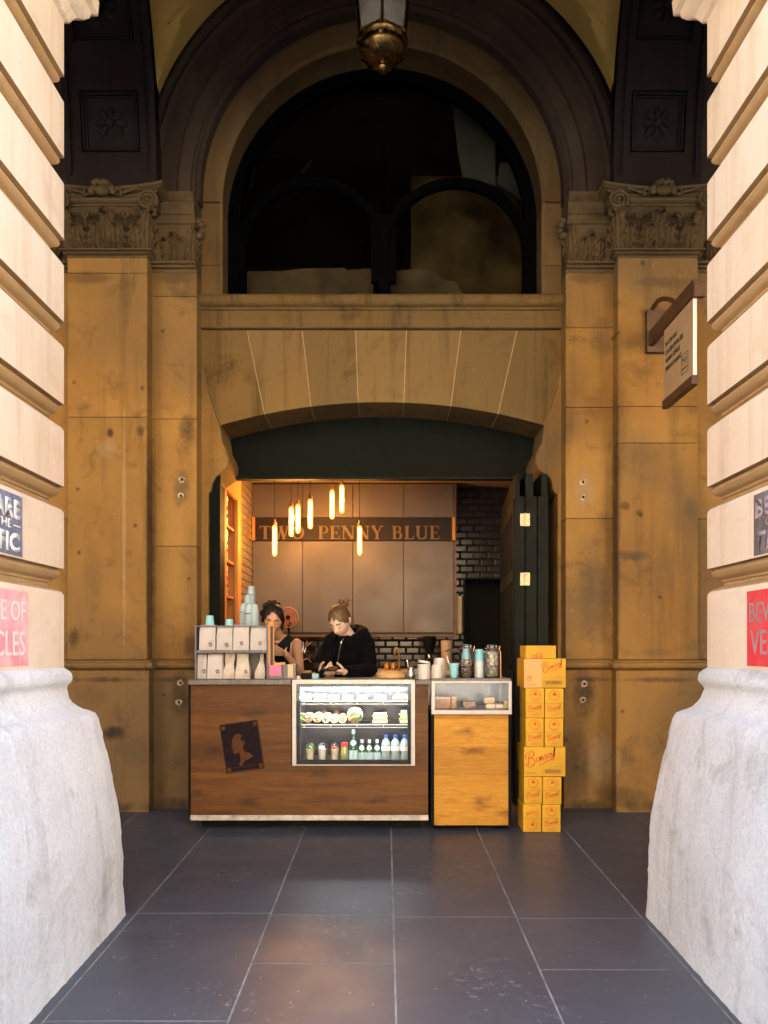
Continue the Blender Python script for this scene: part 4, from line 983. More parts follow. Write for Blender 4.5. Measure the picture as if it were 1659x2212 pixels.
# ================================================================ pendant bulbs
M['fil'] = emis('glowing_filament', (1.0, .66, .30), 1.6)
def amber():
    m = thin_glass('lit_amber_bulb_glass', (1.0,.85,.6), 1, .05, 1.3); n = m.node_tree; o = [x for x in n.nodes if x.type == 'OUTPUT_MATERIAL'][0]; mx = [x for x in n.nodes if x.type == 'MIX_SHADER'][0]
    e = N(n, 'ShaderNodeEmission', inp={'Color': (1.0,.36,.06,1), 'Strength': .075}); ad = n.nodes.new('ShaderNodeAddShader'); n.links.new(mx.outputs[0], ad.inputs[0]); n.links.new(e.outputs[0], ad.inputs[1]); n.links.new(ad.outputs[0], o.inputs[0]); return m
M['ambglass'] = amber()
M['glow'] = emis('lit_amber_tube', (1.0,.42,.09), 3.2)
BU = [(697,495,735,'lowest pendant tube bulb, at the far left end of the lit row'), (825,355,585,'second pendant tube bulb from the left, just left of a twin'), (877,335,560,'third pendant tube bulb from the left, right one of a twin'), (972,295,525,'fourth pendant tube bulb from the left, with glass beads'), (1140,225,450,'fifth pendant tube bulb from the left, hanging high'), (1215,185,405,'highest pendant tube bulb, sixth from the left'), (1352,500,728,'pendant tube bulb hanging low by itself at the right end')]
DB = [8.30, 8.28, 8.38, 8.2, 8.4, 8.34, 8.3]
for (zx, za, zb2, lb), d in zip(BU, DB):
    x, zt1, zb1 = PX(398.2+zx*.28, d), PZ(995.4+za*.28, d), PZ(995.4+zb2*.28, d)
    t = thing('pendant_lamp', lb, 'pendant lamp', (x, d, zb1), 'lit tube bulbs hanging in the kiosk')
    mb = MB(); mb.cyl((x,d,zt1+.04), (x,d,3.2), .0035, 6); mb.build('cord', M['black'], t)
    mb = MB(); mb.lathe([(.006,zt1+.058),(.012,zt1+.05),(.016,zt1+.03),(.022,zt1+.02),(.022,zt1-.002),(.014,zt1-.004)], (x,d,0), 14); mb.build('socket', M['bronze'], t, auto=40)
    mb = MB(); mb.lathe([(.014,zt1-.004),(.026,zt1-.022),(.026,zb1+.022),(.018,zb1+.006),(.004,zb1)], (x,d,0), 14); mb.build('glass_tube', M['ambglass'], t, auto=60)
    mb = MB(); mb.lathe([(.004,zt1-.02),(.0145,zt1-.035),(.0145,zb1+.03),(.004,zb1+.02)], (x,d,0), 10); f_ = mb.build('filament', M['fil'], t, auto=60)
    mb = MB(); mb.lathe([(.029,zb1+.012),(.031,zb1+.010),(.029,zb1+.008)], (x,d,0), 14, caps=False); mb.build('guard_ring', M['bronze'], t)
    pl_ = bpy.data.lights.new('lamp', 'POINT'); pl_.energy = 2.4; pl_.color = (1.0,.40,.085); pl_.shadow_soft_size = .05
    lo = bpy.data.objects.new('lamp_light', pl_); COL.objects.link(lo); lo.location = Vector((x, d-.045, (zt1+zb1)/2))-wloc(t); lo.parent = t

# ================================================================ folding doors
fd = thing('folding_door', 'dark green folded shutter doors stacked at the right of the opening', 'folding door', (1.2, 7, floor_z(6.7)))
def leafslab(x0, x1, y0, y1, skew=0, ztop=2.594, zt2=2.786, win=.62, narrow=(0,1)):
    mb = MB(); z0 = floor_z(6.7)+.01
    P_ = lambda x, y: (x+skew*(y-y0), y)
    def bx(xa, xb, ya, yb, za, zb):
        a = P_(xa,ya); b = P_(xb,ya); c = P_(xb,yb); e = P_(xa,yb)
        mb.add([(*a,za),(*b,za),(*c,za),(*e,za),(*a,zb),(*b,zb),(*c,zb),(*e,zb)], [(0,3,2,1),(4,5,6,7),(0,1,5,4),(1,2,6,5),(2,3,7,6),(3,0,4,7)])
    bx(x0, x1, y0, y1, z0, ztop)
    w_ = x1-x0; bx(x0+w_*narrow[0], x0+w_*narrow[1], y0+.01, y1-.01, ztop+.0005, zt2)
    n = max(1, int((y1-y0)/.17))
    for k in range(n):                                      # rails and stiles on the face that looks into the opening
        ya = y0+.02+(y1-y0-.04)*k/n; bx(x0-.012, x0-.0005, ya, ya+.05, z0+.02, ztop-.01-.0*k)
    for z in (z0+.02, 1.05, 1.9, ztop-.12): bx(x0-.009, x0-.0006, y0+.02, y1-.02, z, z+.1)
    return mb.build('door_leaf', M['greenl'], fd, bev=.003)
leafslab(1.068, 1.150, 6.62, 8.28, .075, narrow=(.1,.55))
leafslab(1.161, 1.252, 6.62, 7.6, .03, narrow=(0,.7))
leafslab(1.262, 1.349, 6.62, 7.5, .0, narrow=(.35,.95))
mb = MB()
for zz0, zz1 in ((1109, 1136), (1237, 1264.5)):
    za, zb = PZ(zz1, 6.61), PZ(zz0, 6.61)
    mb = MB(); mb.box(PX(1123.9,6.61), PX(1133.2,6.61), 6.612, 6.6185, za, zb); mb.box(PX(1135.2,6.61), PX(1144.8,6.61), 6.612, 6.6185, za, zb)
    h_ = mb.build('hinge', M['brasspl'], fd)
    mb = MB(); mb.cyl((PX(1134.2,6.61), 6.608, za-.004), (PX(1134.2,6.61), 6.608, zb+.004), .006, 10); mb.build('hinge_pin', M['brasspl'], h_)

# ================================================================ counter
M['cwood'] = wood('dark_stained_planks', (.150,.061,.012), (.098,.037,.008), (.034,.015,.006), .6, .8, .38, 'x', .215)
M['lwood'] = wood('honey_rustic_planks', (.60,.29,.034), (.48,.22,.024), (.14,.05,.013), .7, 1.0, .42, 'x', .205)
M['slab'] = simple('grey_concrete_top', (.15,.135,.115), .5, var=.2, vs=18, world=True, bmp=.1)
M['kick'] = simple('scuffed_metal_strip', (.50,.45,.38), .5, .3, var=.25, vs=12, world=True)
ct = thing('service_counter', 'dark stained timber service counter with concrete top and metal kick strip', 'counter', (-.57, 6.05, 0))
x0, xf0, xf1, x1 = PX(412,YC), PX(630,YC), PX(897,YC), PX(925,YC)
zt0, zkick1, zkick0 = 1.070, PZ(1760.5,YC), PZ(1772,YC)
zf0 = PZ(1655,YC)
mb = MB(); mb.prism([(x0,zkick1),(x0,zt0),(xf0-.001,zt0),(xf0-.001,zf0-.001),(xf1+.001,zf0-.001),(xf1+.001,zt0),(x1,zt0),(x1,zkick1)], YC, YC+.022)
mb.build('front_panel', M['cwood'], ct, bev=.0015)
mb = MB(); mb.box(x0-.002, x1+.002, YC-.006, YC+.022, zkick0, zkick1-.001); mb.build('kick_strip', M['kick'], ct, bev=.002)
mb = MB(); mb.box(x0-.018, x0-.001, YC+.004, 6.75, .10, 1.069); mb.box(x1-.02, x1-.001, YC+.023, 6.35, .10, 1.069); mb.box(x0+.05, x1-.05, YC+.14, 6.3, floor_z(5.9)-.02, .30); mb.build('carcass', M['black'], ct)
mb = MB(); mb.box(PX(407,5.8), xf0-.001, 5.80, 6.80, 1.071, 1.107); mb.build('countertop', M['slab'], ct, bev=.004)
mb = MB(); mb.box(xf1+.002, PX(933,5.8)-.001, 5.80, 6.35, 1.071, 1.104); mb.build('countertop', M['slab'], ct, bev=.004)
# postage stamp print on the front: dark perforated rectangle with a plain profile head
M['stampink'] = paint('stamp_print_ink', (.009,.006,.009), (.06,.026,.011), .3, 14)
M['stampwood'] = paint('bare_wood_of_print', (.085,.036,.013), (.03,.014,.01), .6, 14)
def stamp(par, cx, cz, y, W, H, rot, mi, ml, det=True):
    ca, sa = cos(rot), sin(rot)
    T = lambda u, v: (cx+(u*ca-v*sa), cz+(u*sa+v*ca))
    pts = []; nx, nz = (16, 19) if det else (5, 6)
    def edge(ax, az, bx, bz, n):
        for i in range(n):
            t = i/n; t2 = (i+.5)/n
            pts.append((ax+(bx-ax)*t, az+(bz-az)*t)); k = .972
            pts.append(((ax+(bx-ax)*t2)*k, (az+(bz-az)*t2)*k))
    edge(-W/2,-H/2,W/2,-H/2,nx); edge(W/2,-H/2,W/2,H/2,nz); edge(W/2,H/2,-W/2,H/2,nx); edge(-W/2,H/2,-W/2,-H/2,nz)
    mb = MB(); mb.prism([T(u, v) for u, v in pts], y-.0012, y-.0002); st = mb.build('stamp_print', mi, par)
    pf = [(-.10,.27),(.02,.30),(.10,.25),(.12,.15),(.17,.08),(.10,.02),(.08,-.06),(.12,-.12),(.24,-.16),(.33,-.24),(.20,-.29),(.08,-.32),(-.02,-.42),(-.10,-.40),(-.03,-.30),(-.02,-.20),(-.04,-.11),(-.12,-.13),(-.18,-.13),(-.20,-.07),(-.18,-.04),(-.215,.0),(-.22,.03),(-.19,.08),(-.18,.18)]
    mb = MB(); mb.prism([T(-.06*W+u*W*.95, v*H*.9) for u, v in pf], y-.0024, y-.0014)
    if det:
        for u, v, a in ((-.41,-.42,.05),(.41,-.42,.05),(.41,.42,.045),(-.41,.42,.045)):
            mb.prism([T((u-a)*W, (v-a*.8)*H), T((u+a)*W, (v-a*.8)*H), T((u+a)*W, (v+a*.8)*H), T((u-a)*W, (v+a*.8)*H)], y-.0024, y-.0014)
        for (a, b, c, d_) in ((-.46,-.478,.46,-.468),(-.32,-.40,.32,-.393),(.465,-.45,.475,.45)):
            mb.prism([T(a*W, b*H), T(c*W, b*H), T(c*W, d_*H), T(a*W, d_*H)], y-.0024, y-.0014)
    mb.build('profile_head', ml, st)
    if det:
        mb = MB(); mb.prism([T(u*W, v*H) for u, v in ((.02,.20),(.10,.22),(.10,.13),(.04,.10),(-.02,.17))], y-.0034, y-.0026); mb.build('hair', mi, st)
    return st
stamp(ct, PX(523,YC), PZ(1613,YC), YC, .285, .365, R(8.5), M['stampink'], M['stampwood'])

# ---------------------------------------------------------------- display fridge
fg = thing('display_fridge', 'lit glass fronted food fridge built into the timber counter', 'display fridge', (PX(763,YC), 6.05, zf0))
fx0, fx1, ftop = PX(631,5.82), PX(896.5,5.82), PZ(1468.5,5.82)
fb = PZ(1654,5.82)
ix0, ix1 = PX(640,5.82), PX(888,5.82); iz1, iz0 = PZ(1477.5,5.82), PZ(1646,5.82)
mb = MB(); mb.box(fx0, ix0, 5.82, 5.86, fb, ftop); mb.box(ix1, fx1, 5.82, 5.86, fb, ftop); mb.box(ix0, ix1, 5.82, 5.86, iz1, ftop); mb.box(ix0, ix1, 5.822, 5.86, fb, fb+.008)
mb.build('outer_frame', M['frame'], fg, bev=.0015)
mb = MB(); e = .024
mb.box(ix0+.0005, ix0+e, 5.832, 5.86, fb+.009, iz1-.0005); mb.box(ix1-e, ix1-.0005, 5.832, 5.86, fb+.009, iz1-.0005); mb.box(ix0+e, ix1-e, 5.832, 5.86, fb+.009, iz0+.012); mb.box(ix0+e, ix1-e, 5.832, 5.86, iz1-.022, iz1-.0005)
mb.build('black_surround', M['black'], fg)
mb = MB(); mb.box(ix0+.0007, ix1-.0007, 5.826, 5.830, fb+.0095, iz1-.0008); mb.build('front_glass', M['glass'], fg)
M['liner'] = simple('fridge_liner', (.30,.30,.31), .35, .2, var=.05, world=True); M['linerd'] = simple('fridge_dark_back', (.05,.05,.055), .15, var=.1, world=True)
cy0, cy1 = 5.862, 6.33; fz = PZ(1646,5.95)
mb = MB(); mb.box(fx0+.004, ix0+.012, cy0, cy1, fb, ftop-.02); mb.box(ix1-.012, fx1-.004, cy0, cy1, fb, ftop-.02); mb.box(fx0+.004, fx1-.004, cy0, cy1, fz-.02, fz); mb.build('liner', M['liner'], fg)
mb = MB(); mb.box(fx0+.004, fx1-.004, cy1+.001, cy1+.02, fb, ftop-.02); mb.build('back_door', M['linerd'], fg)
mb = MB(); mb.box(fx0+.002, fx1-.002, 5.861, cy1+.03, ftop-.0195, ftop-.001); mb.build('top', M['frame'], fg)
SH = [PZ(1513.5,5.95), PZ(1563.5,5.95)]
for z in SH:
    mb = MB(); mb.box(ix0+.02, ix1-.02, 5.90, 6.30, z-.006, z); s_ = mb.build('shelf', M['glass'], fg)
    mb = MB(); mb.cyl((ix0+.03,5.897,z-.002), (ix1-.013,5.897,z-.002), .0035, 8); mb.cyl((ix0+.03,5.897,z-.022), (ix1-.013,5.897,z-.022), .0035, 8)
    for k in range(5): mb.cyl((ix0+.05+k*.195,5.897,z-.022), (ix0+.05+k*.195,5.897,z-.002), .003, 6)
    mb.build('rail', M['white'], s_)
M['tubelight'] = emis('fridge_tube_light', (.86,.94,1.0), 4)
mb = MB(); mb.cyl((ix0+.04,5.885,iz1-.04), (ix1-.04,5.885,iz1-.04), .010, 10); mb.build('tube_lamp', M['tubelight'], fg)
def area(name, loc, sx, sy, e_, col, rot, par):
    l = bpy.data.lights.new(name, 'AREA'); l.shape = 'RECTANGLE'; l.size = sx; l.size_y = sy; l.energy = e_; l.color = col
    o = bpy.data.objects.new(name, l); COL.objects.link(o); o.location = Vector(loc)-wloc(par); o.rotation_euler = rot; o.parent = par; return o
area('fridge_light', ((ix0+ix1)/2, 5.905, iz1-.055), .76, .02, 3.0, (.86,.94,1.0), (R(28),0,0), fg)
def q(zx, zy, d): return P(623.8+.168*zx, 1459.9+.168*zy, d)
def sz(n, d): return n*.168/F*d
M['bread'] = simple('baked_wrap', (.62,.42,.17), .6, var=.22, vs=40, bmp=.2); M['breadd'] = simple('brown_crust', (.42,.20,.06), .5, var=.3, vs=30, bmp=.2)
M['filling'] = simple('chicken_filling', (.42,.26,.16), .6, var=.5, vs=60, bmp=.5); M['lettuce'] = simple('lettuce', (.16,.36,.05), .45, var=.5, vs=50, bmp=.4)
M['tomato'] = simple('tomato', (.55,.06,.02), .35); M['cream_food'] = simple('pale_cream_food', (.72,.66,.50), .5, var=.1, vs=30)
def wrap(zx, zy, r, d, tilt, label, fill='filling', L=.16):
    c = Vector(q(zx, zy, d)); R_ = sz(r, d)
    t = thing('wrap', label, 'wrap', (c.x, d, c.z-R_), 'rolled wraps on the middle fridge shelf')
    mb = MB(); rings = []
    for k, (yy, s_) in enumerate(((-.0,.80),(-.006,.92),(0,1.0),(.02,1.0),(L*.6,.98),(L,.85),(L+.01,.5))):
        rings.append([(c.x+R_*s_*cos(a)*(1+.06*sin(3*a+tilt))*.92+yy*.12*sin(tilt), d+yy-.012*cos(a-1.2+tilt), c.z+R_*s_*sin(a)*1.06) for a in [2*pi*i/20 for i in range(20)]])
    mb.loft(rings, caps=True); o = mb.build('flatbread', M['bread'], t, smooth=True)
    mb = MB()
    for k in range(11):
        a = k*2.4; rr = R_*.52*sqrt(k/11); mb.ball((c.x+rr*cos(a), d-.006-random.random()*.004, c.z+rr*sin(a)), R_*.26, 8, 6, (1,.5,1))
    mb.build('filling', M[fill], t, smooth=True)
    return t
YS = 5.96
wrap(170, 540, 55, YS+.02, .3, 'cut wrap at the far left end of the middle fridge shelf', 'lettuce')
wrap(243, 542, 62, YS, .9, 'second wrap from the left, pale green filling')
wrap(365, 540, 62, YS, 1.4, 'third wrap from the left, brown meat filling')
wrap(480, 545, 60, YS, 2.0, 'fourth wrap from the left, standing tallest')
wrap(585, 555, 52, YS, 2.6, 'fifth wrap from the left, low and wide')
wrap(690, 552, 56, YS, 3.2, 'sixth wrap from the left, beside the leafy roll', 'breadd')
def blob(name, lab_, cat, grp, parts, base):
    t = thing(name, lab_, cat, base, grp)
    for pn, mt, balls in parts:
        mb = MB()
        for (x, y, z, r, sq) in balls: mb.ball((x, y, z), r, 9, 6, sq)
        mb.build(pn, M[mt], t, smooth=True)
    return t
# leafy salad roll
c = Vector(q(850, 515, 5.98)); r_ = sz(105, 5.98)
t = thing('salad_roll', 'large round roll stuffed with lettuce and tomato', 'salad roll', (c.x, 5.98, SH[1]))
mb = MB(); mb.ball((c.x, 6.0, SH[1]+r_*1.0), r_, 18, 12, (1, .9, 1.0)); mb.build('bun', M['bread'], t, smooth=True)
mb = MB()
for k in range(42):
    a = random.uniform(0, 2*pi); rr = r_*random.uniform(.2, .95); mb.ball((c.x+rr*cos(a)*.95, 5.945+rr*.35*random.random()-.02, SH[1]+r_+rr*sin(a)*.85), r_*random.uniform(.12,.22), 6, 5, (1.3,.5,.6))
mb.build('lettuce', M['lettuce'], t)
mb = MB()
for k in range(4): mb.ball((c.x-r_*.6+k*.012, 5.92, SH[1]+.03+.006*k), .011, 8, 6, (1.2,.5,.6))
mb.build('tomato', M['tomato'], t, smooth=True)
def sandwich(zx0, zx1, zy0, zy1, d, lab_, shelf, n=3):
    x0_, x1_ = q(zx0,0,d)[0], q(zx1,0,d)[0]; z0_ = shelf; h = sz(zy1-zy0, d)
    t = thing('sandwich', lab_, 'sandwich', ((x0_+x1_)/2, d, z0_))
    zz = z0_+.001; ly = h/(2*n-1)
    for k in range(n):
        mb = MB(); mb.box(x0_+.004*k, x1_-.003*k, d, d+.08, zz, zz+ly*1.05); mb.build('bread_slice', M['bread'], t, bev=.004); zz += ly*1.05
        if k < n-1:
            mb = MB()
            for i in range(8): mb.ball((x0_+(x1_-x0_)*(i+.5)/8, d+.01, zz+ly*.45), ly*.6, 7, 5, (1.3,1,.8))
            mb.box(x0_+.005, x1_-.005, d+.01, d+.075, zz+.0005, zz+ly*.9); mb.build('filling', M['filling' if k else 'lettuce'], t, smooth=False); zz += ly*.95
sandwich(1078, 1268, 470, 600, 5.98, 'cut club sandwich alone on the middle fridge shelf', SH[1])
sandwich(1430, 1530, 440, 600, 5.98, 'stacked sandwich at the right end of the middle fridge shelf', SH[1])
# behind the wraps
for zx, zy, r, lb in ((615, 455, 62, 'round glazed bun behind the fifth wrap'), (462, 410, 62, 'round glazed bun behind the fourth wrap')):
    c = Vector(q(zx, zy, 6.14)); R_ = sz(r, 6.14)
    mb = MB(); mb.lathe([(R_*.7,SH[1]+.002),(R_,SH[1]+.02),(R_*.95,SH[1]+.05),(R_*.6,SH[1]+.08),(.005,SH[1]+.09)], (c.x,6.14,0), 18); tag(mb.build('bun', M['breadd'], smooth=True), lb, 'bun', 'round buns behind the wraps')
# top shelf
z = SH[0]
for k, (zx, lb) in enumerate(((180,'pale wrap at the left end of the top fridge shelf'), (250,'second pale wrap on the top fridge shelf'))):
    c = Vector(q(zx, 265, 5.97)); R_ = sz(45, 5.97); t = thing('wrap', lb, 'wrap', (c.x,5.97,z), 'pale wraps on the top fridge shelf')
    mb = MB(); mb.loft([[(c.x+R_*s_*cos(a), 5.97+yy, z+R_+R_*s_*sin(a)*.98) for a in [2*pi*i/16 for i in range(16)]] for yy, s_ in ((0,.8),(-.004,.95),(.01,1),(.13,.95),(.14,.5))]); mb.build('flatbread', M['cream_food'], t, smooth=True)
    mb = MB(); mb.disc((c.x, z+R_), R_*.6, 5.9645, 5.9655, 14); mb.build('filling', M['lettuce'], t)
t = thing('salad', 'heap of shredded green salad on the top fridge shelf', 'salad', (q(395,0,5.97)[0], 6.0, z))
mb = MB()
for k in range(46):
    x = q(random.uniform(325, 475), 0, 5.97)[0]; mb.ball((x, 5.97+random.random()*.08, z+.006+random.random()*.042), random.uniform(.007,.012), 6, 4, (1.4,.8,.6))
mb.build('leaves', M['lettuce'], t)
mb = MB(); mb.box(q(318,0,5.97)[0], q(480,0,5.97)[0], 5.965, 6.07, z+.001, z+.006); mb.build('tray', M['cream_food'], t)
for zx0, zx1, lb in ((505,640,'pale sandwich beside the green salad on the top shelf'), (690,820,'pale sandwich near the middle of the top shelf'), (880,1010,'pale sandwich right of centre on the top shelf'), (1100,1250,'pale sandwich next to the pastries on the top shelf')):
    x0_, x1_ = q(zx0,0,5.98)[0], q(zx1,0,5.98)[0]; t = thing('sandwich', lb, 'sandwich', ((x0_+x1_)/2, 5.98, z), 'pale sandwiches on the top fridge shelf')
    for k in range(2): mb = MB(); mb.box(x0_+.002*k, x1_, 5.98, 6.06, z+.001+.022*k, z+.016+.022*k); mb.build('bread_slice', M['cream_food'], t, bev=.003)
    mb = MB(); mb.box(x0_+.002, x1_-.002, 5.982, 6.058, z+.0165, z+.0225); mb.build('filling', M['bread'], t)
for zx, r, lb in ((1400,58,'brown crusted pastry at the right of the top fridge shelf'), (1480,55,'golden pastry at the far right end of the top fridge shelf')):
    c = q(zx, 0, 5.97)[0]; R_ = sz(r, 5.97); mb = MB()
    for k in range(7): mb.ball((c+(k-3)*R_*.28, 5.99, z+R_*(.75+.12*cos((k-3)*.8))), R_*(.75-.08*abs(k-3)), 10, 8, (.6,.8,1))
    tag(mb.build('pastry', M['breadd' if r == 58 else 'bread'], smooth=True), lb, 'pastry', 'pastries in the fridge')
# bottom row
M['plcup'] = thin_glass('clear_plastic', (.96,.97,.96), 1, .05, 1.35)
def dome_cup(zx, mat, mtop, lb):
    d = 5.96; c = q(zx, 0, d)[0]; H = sz(185, d); t = thing('dessert_cup', lb, 'dessert cup', (c, d, fz), 'domed dessert cups in the fridge')
    mb = MB(); mb.lathe([(.026,fz+.001),(.0285,fz+H*.4),(.033,fz+H*.9)], (c,d,0), 20); mb.build('contents', M[mat], t, auto=50)
    mb = MB(); mb.lathe([(.027,fz+.0008),(.0345,fz+H),(.038,fz+H+.002),(.037,fz+H+.008),(.03,fz+H+.022),(.018,fz+H+.034),(.004,fz+H+.038)], (c,d,0), 20); mb.build('cup', M['plcup'], t, auto=50)
    mb = MB()
    for k in range(7): a = k*.9; mb.ball((c+.014*cos(a)*(k > 0), d+.012*sin(a)*(k > 0), fz+H*.93+.006*(k % 3)), .011, 8, 6)
    mb.build('topping', M[mtop], t, smooth=True)
dome_cup(275, 'cream_food', 'lettuce', 'domed cup with green fruit on cream'); dome_cup(430, 'white', 'cream_food', 'domed cup of white yoghurt over orange compote'); dome_cup(590, 'cream_food', 'tomato', 'domed cup topped with red berries')
M['juice'] = simple('green_juice', (.26,.25,.07), .2, var=.1, coat=.6); M['redcap'] = simple('red_cap', (.60,.03,.02), .4)
d = 5.96; c = q(718,0,d)[0]; t = thing('juice_bottle', 'squat green juice bottle with red cap', 'bottle', (c,d,fz))
H = sz(245, d)
mb = MB(); mb.lathe([(.028,fz+.001),(.031,fz+.008),(.031,fz+H*.5),(.026,fz+H*.72),(.024,fz+H*.82)], (c,d,0), 20); mb.build('body', M['juice'], t, auto=50)
mb = MB(); mb.lathe([(.026,fz+H*.83),(.026,fz+H),(.024,fz+H+.002)], (c,d,0), 20); mb.build('cap', M['redcap'], t, auto=40)
M['gbottle'] = simple('green_bottle_glass', (.012,.075,.03), .08, var=.1, coat=1); M['mlabel'] = simple('pale_blue_label', (.40,.56,.58), .5, var=.08, vs=40); M['wlabel'] = simple('white_label', (.72,.74,.74), .5)
def green_bottle(zx, top, wd, lb, big=False, d=5.955):
    c = q(zx,0,d)[0]; H = PZ(1459.9+.168*top, d)-fz; R_ = sz(wd, d)/2
    t = thing('water_bottle', lb, 'bottle', (c,d,fz), 'green mineral water bottles in the fridge')
    mb = MB(); mb.lathe([(R_*.93,fz+.001),(R_,fz+.006),(R_,fz+H*.46),(R_*.9,fz+H*.56),(R_*.5,fz+H*.74),(R_*.36,fz+H*.80),(R_*.34,fz+H*.94)], (c,d,0), 22); mb.build('body', M['gbottle'], t, auto=60)
    mb = MB(); mb.lathe([(R_*.40,fz+H*.86),(R_*.42,fz+H*.90),(R_*.40,fz+H)], (c,d,0), 16); mb.build('cap', M['mlabel'] if big else M['wlabel'], t, auto=40)
    mb = MB(); mb.lathe([(R_*1.012,fz+H*.03),(R_*1.012,fz+H*(.37 if big else .44))], (c,d,0), 22, caps=False); mb.build('label', M['mlabel'], t, smooth=True)
    mb = MB(); zc_ = fz+H*(.60 if big else .65); mb.add([(c+R_*.62*cos(a), d-R_*(.98-.32*max(0,sin(a)))-.0015, zc_+R_*.62*sin(a)) for a in [2*pi*i/20 for i in range(20)]], [tuple(range(20))])
    mb.build('neck_label', M['wlabel'], t)
green_bottle(832, 690, 112, 'tall green mineral water bottle, biggest of the four', True)
green_bottle(940, 820, 98, 'small green water bottle right beside the tall one'); green_bottle(1035, 822, 98, 'small green water bottle in the middle of the three'); green_bottle(1136, 820, 98, 'small green water bottle next to the clear bottles')
M['pet'] = simple('clear_bottle_water', (.30,.38,.40), .08, var=.1, coat=1); M['bluecap'] = simple('blue_cap', (.02,.12,.62), .35)
for k, zx in enumerate((1248, 1370, 1490)):
    d = 5.955; c = q(zx,0,d)[0]; H = PZ(1459.9+.168*762, d)-fz; R_ = sz(118, d)/2
    t = thing('plastic_bottle', ['clear water bottle with blue cap, leftmost of three', 'clear water bottle with blue cap, middle one of three', 'clear water bottle with blue cap at the right edge'][k], 'bottle', (c,d,fz), 'blue capped water bottles in the fridge')
    mb = MB(); mb.lathe([(R_*.85,fz+.001),(R_*.96,fz+.01),(R_*.93,fz+H*.12),(R_*.97,fz+H*.14),(R_*.92,fz+H*.26),(R_*.97,fz+H*.3),(R_*.9,fz+H*.36),(R_,fz+H*.42),(R_,fz+H*.62),(R_*.85,fz+H*.76),(R_*.35,fz+H*.88),(R_*.33,fz+H*.91)], (c,d,0), 24); mb.build('body', M['pet'], t, auto=60)
    mb = MB(); mb.lathe([(R_*.38,fz+H*.895),(R_*.38,fz+H),(R_*.34,fz+H+.001)], (c,d,0), 18); mb.build('cap', M['bluecap'], t, auto=40)
    mb = MB(); mb.lathe([(R_*1.015,fz+H*.43),(R_*1.015,fz+H*.60)], (c,d,0), 24, caps=False); mb.build('label', M['wlabel'], t, smooth=True)
# dark bottle behind
# ---------------------------------------------------------------- pastry cabinet
pc = thing('pastry_cabinet', 'honey timber cabinet on castors with a glass pastry case on top', 'cabinet', (PX(1018,YC), 6.05, 0))
a0, a1 = PX(932,5.82), PX(1105.5,5.82); zt1, zg0, zw1, zw0 = PZ(1471,5.82), PZ(1534,5.82), PZ(1543,5.82), PZ(1783,YC)
mb = MB()
mb.box(a0, a0+.026, 5.82, 5.845, zg0, zt1); mb.box(a1-.024, a1, 5.82, 5.845, zg0, zt1); mb.box(a0+.026, a1-.024, 5.82, 5.845, zt1-.016, zt1); mb.box(a0, a1, 5.815, 6.32, zw1, zg0)
mb.box(a0, a0+.02, 6.30, 6.32, zg0, zt1); mb.box(a1-.02, a1, 6.30, 6.32, zg0, zt1); mb.build('case_frame', M['frame'], pc, bev=.002)
mb = MB(); mb.box(a0, a1, 5.846, 6.33, zt1-.006, zt1+.018); mb.build('case_top', M['slab'], pc, bev=.003)
mb = MB(); mb.box(a0+.0265, a1-.0245, 5.828, 5.832, zg0+.001, zt1-.0165); mb.box(a1-.008, a1-.004, 5.846, 6.299, zg0+.001, zt1-.007); mb.build('case_glass', M['glass'], pc)
mb = MB(); mb.box(a0+.021, a1-.021, 6.30, 6.315, zg0+.001, zt1-.007); mb.build('case_back', M['linerd'], pc)
b0, b1 = PX(938,YC), PX(1098,YC)
mb = MB(); mb.box(b0, b1, YC, YC+.02, zw0, zw1-.002); mb.build('front_panel', M['lwood'], pc, bev=.002)
mb = MB(); mb.box(a0-.004, b0-.001, YC+.002, 6.32, zw0-.002, zw1-.002); mb.box(b1+.001, a1, YC+.002, 6.32, zw0-.002, zw1-.002); mb.box(b0, b1, 6.2, 6.31, zw0, zw1-.003); mb.box(b0, b1, YC+.025, 6.2, zw0, zw0+.03); mb.build('side_frame', M['black'], pc)
for xx, yy in ((b0+.05, 5.93), (b1-.07, 5.93), (b0+.05, 6.25), (b1-.07, 6.25)):
    r_ = (zw0-floor_z(yy))/2-.002; r_ = max(.012, min(.03, r_))
    mb = MB(); mb.cyl((xx-.012, yy, floor_z(yy)+r_), (xx+.012, yy, floor_z(yy)+r_), r_, 16); mb.cyl((xx, yy, floor_z(yy)+r_), (xx, yy, zw0), .006, 6); mb.build('castor', M['black'], pc, auto=40)
pz = zg0+.001
def q3(zx, zy, d): return P(915.8+.12*zx, 1446.7+.12*zy, d)
def slice_(lb, zx0, zx1, zy0, zy1, d, mat, z0_=None, name='cake_slice', dep=.09, cat='cake'):
    x0_, x1_ = q3(zx0,0,d)[0], q3(zx1,0,d)[0]; h = (zy1-zy0)*.12/F*d; z0_ = pz if z0_ is None else z0_
    t = thing(name, lb, cat, ((x0_+x1_)/2, d, z0_), 'cakes in the pastry case')
    mb = MB(); mb.box(x0_, x1_, d, d+dep, z0_+.001, z0_+h*.82); mb.build('crumb', M[mat], t, bev=.003)
    mb = MB(); mb.box(x0_+.001, x1_-.001, d-.001, d+dep, z0_+h*.825, z0_+h); mb.build('icing', M['bread' if mat != 'bread' else 'cream_food'], t, bev=.003)
    return z0_+h
slice_('dark brown loaf cake at the left of the pastry case', 190, 480, 500, 700, 5.97, 'breadd', dep=.12)
slice_('orange glazed cake next to the brown loaf', 495, 590, 480, 700, 5.96, 'breadd', dep=.1)
slice_('plain slice in the middle of the pastry case', 700, 930, 590, 700, 6.02, 'filling')
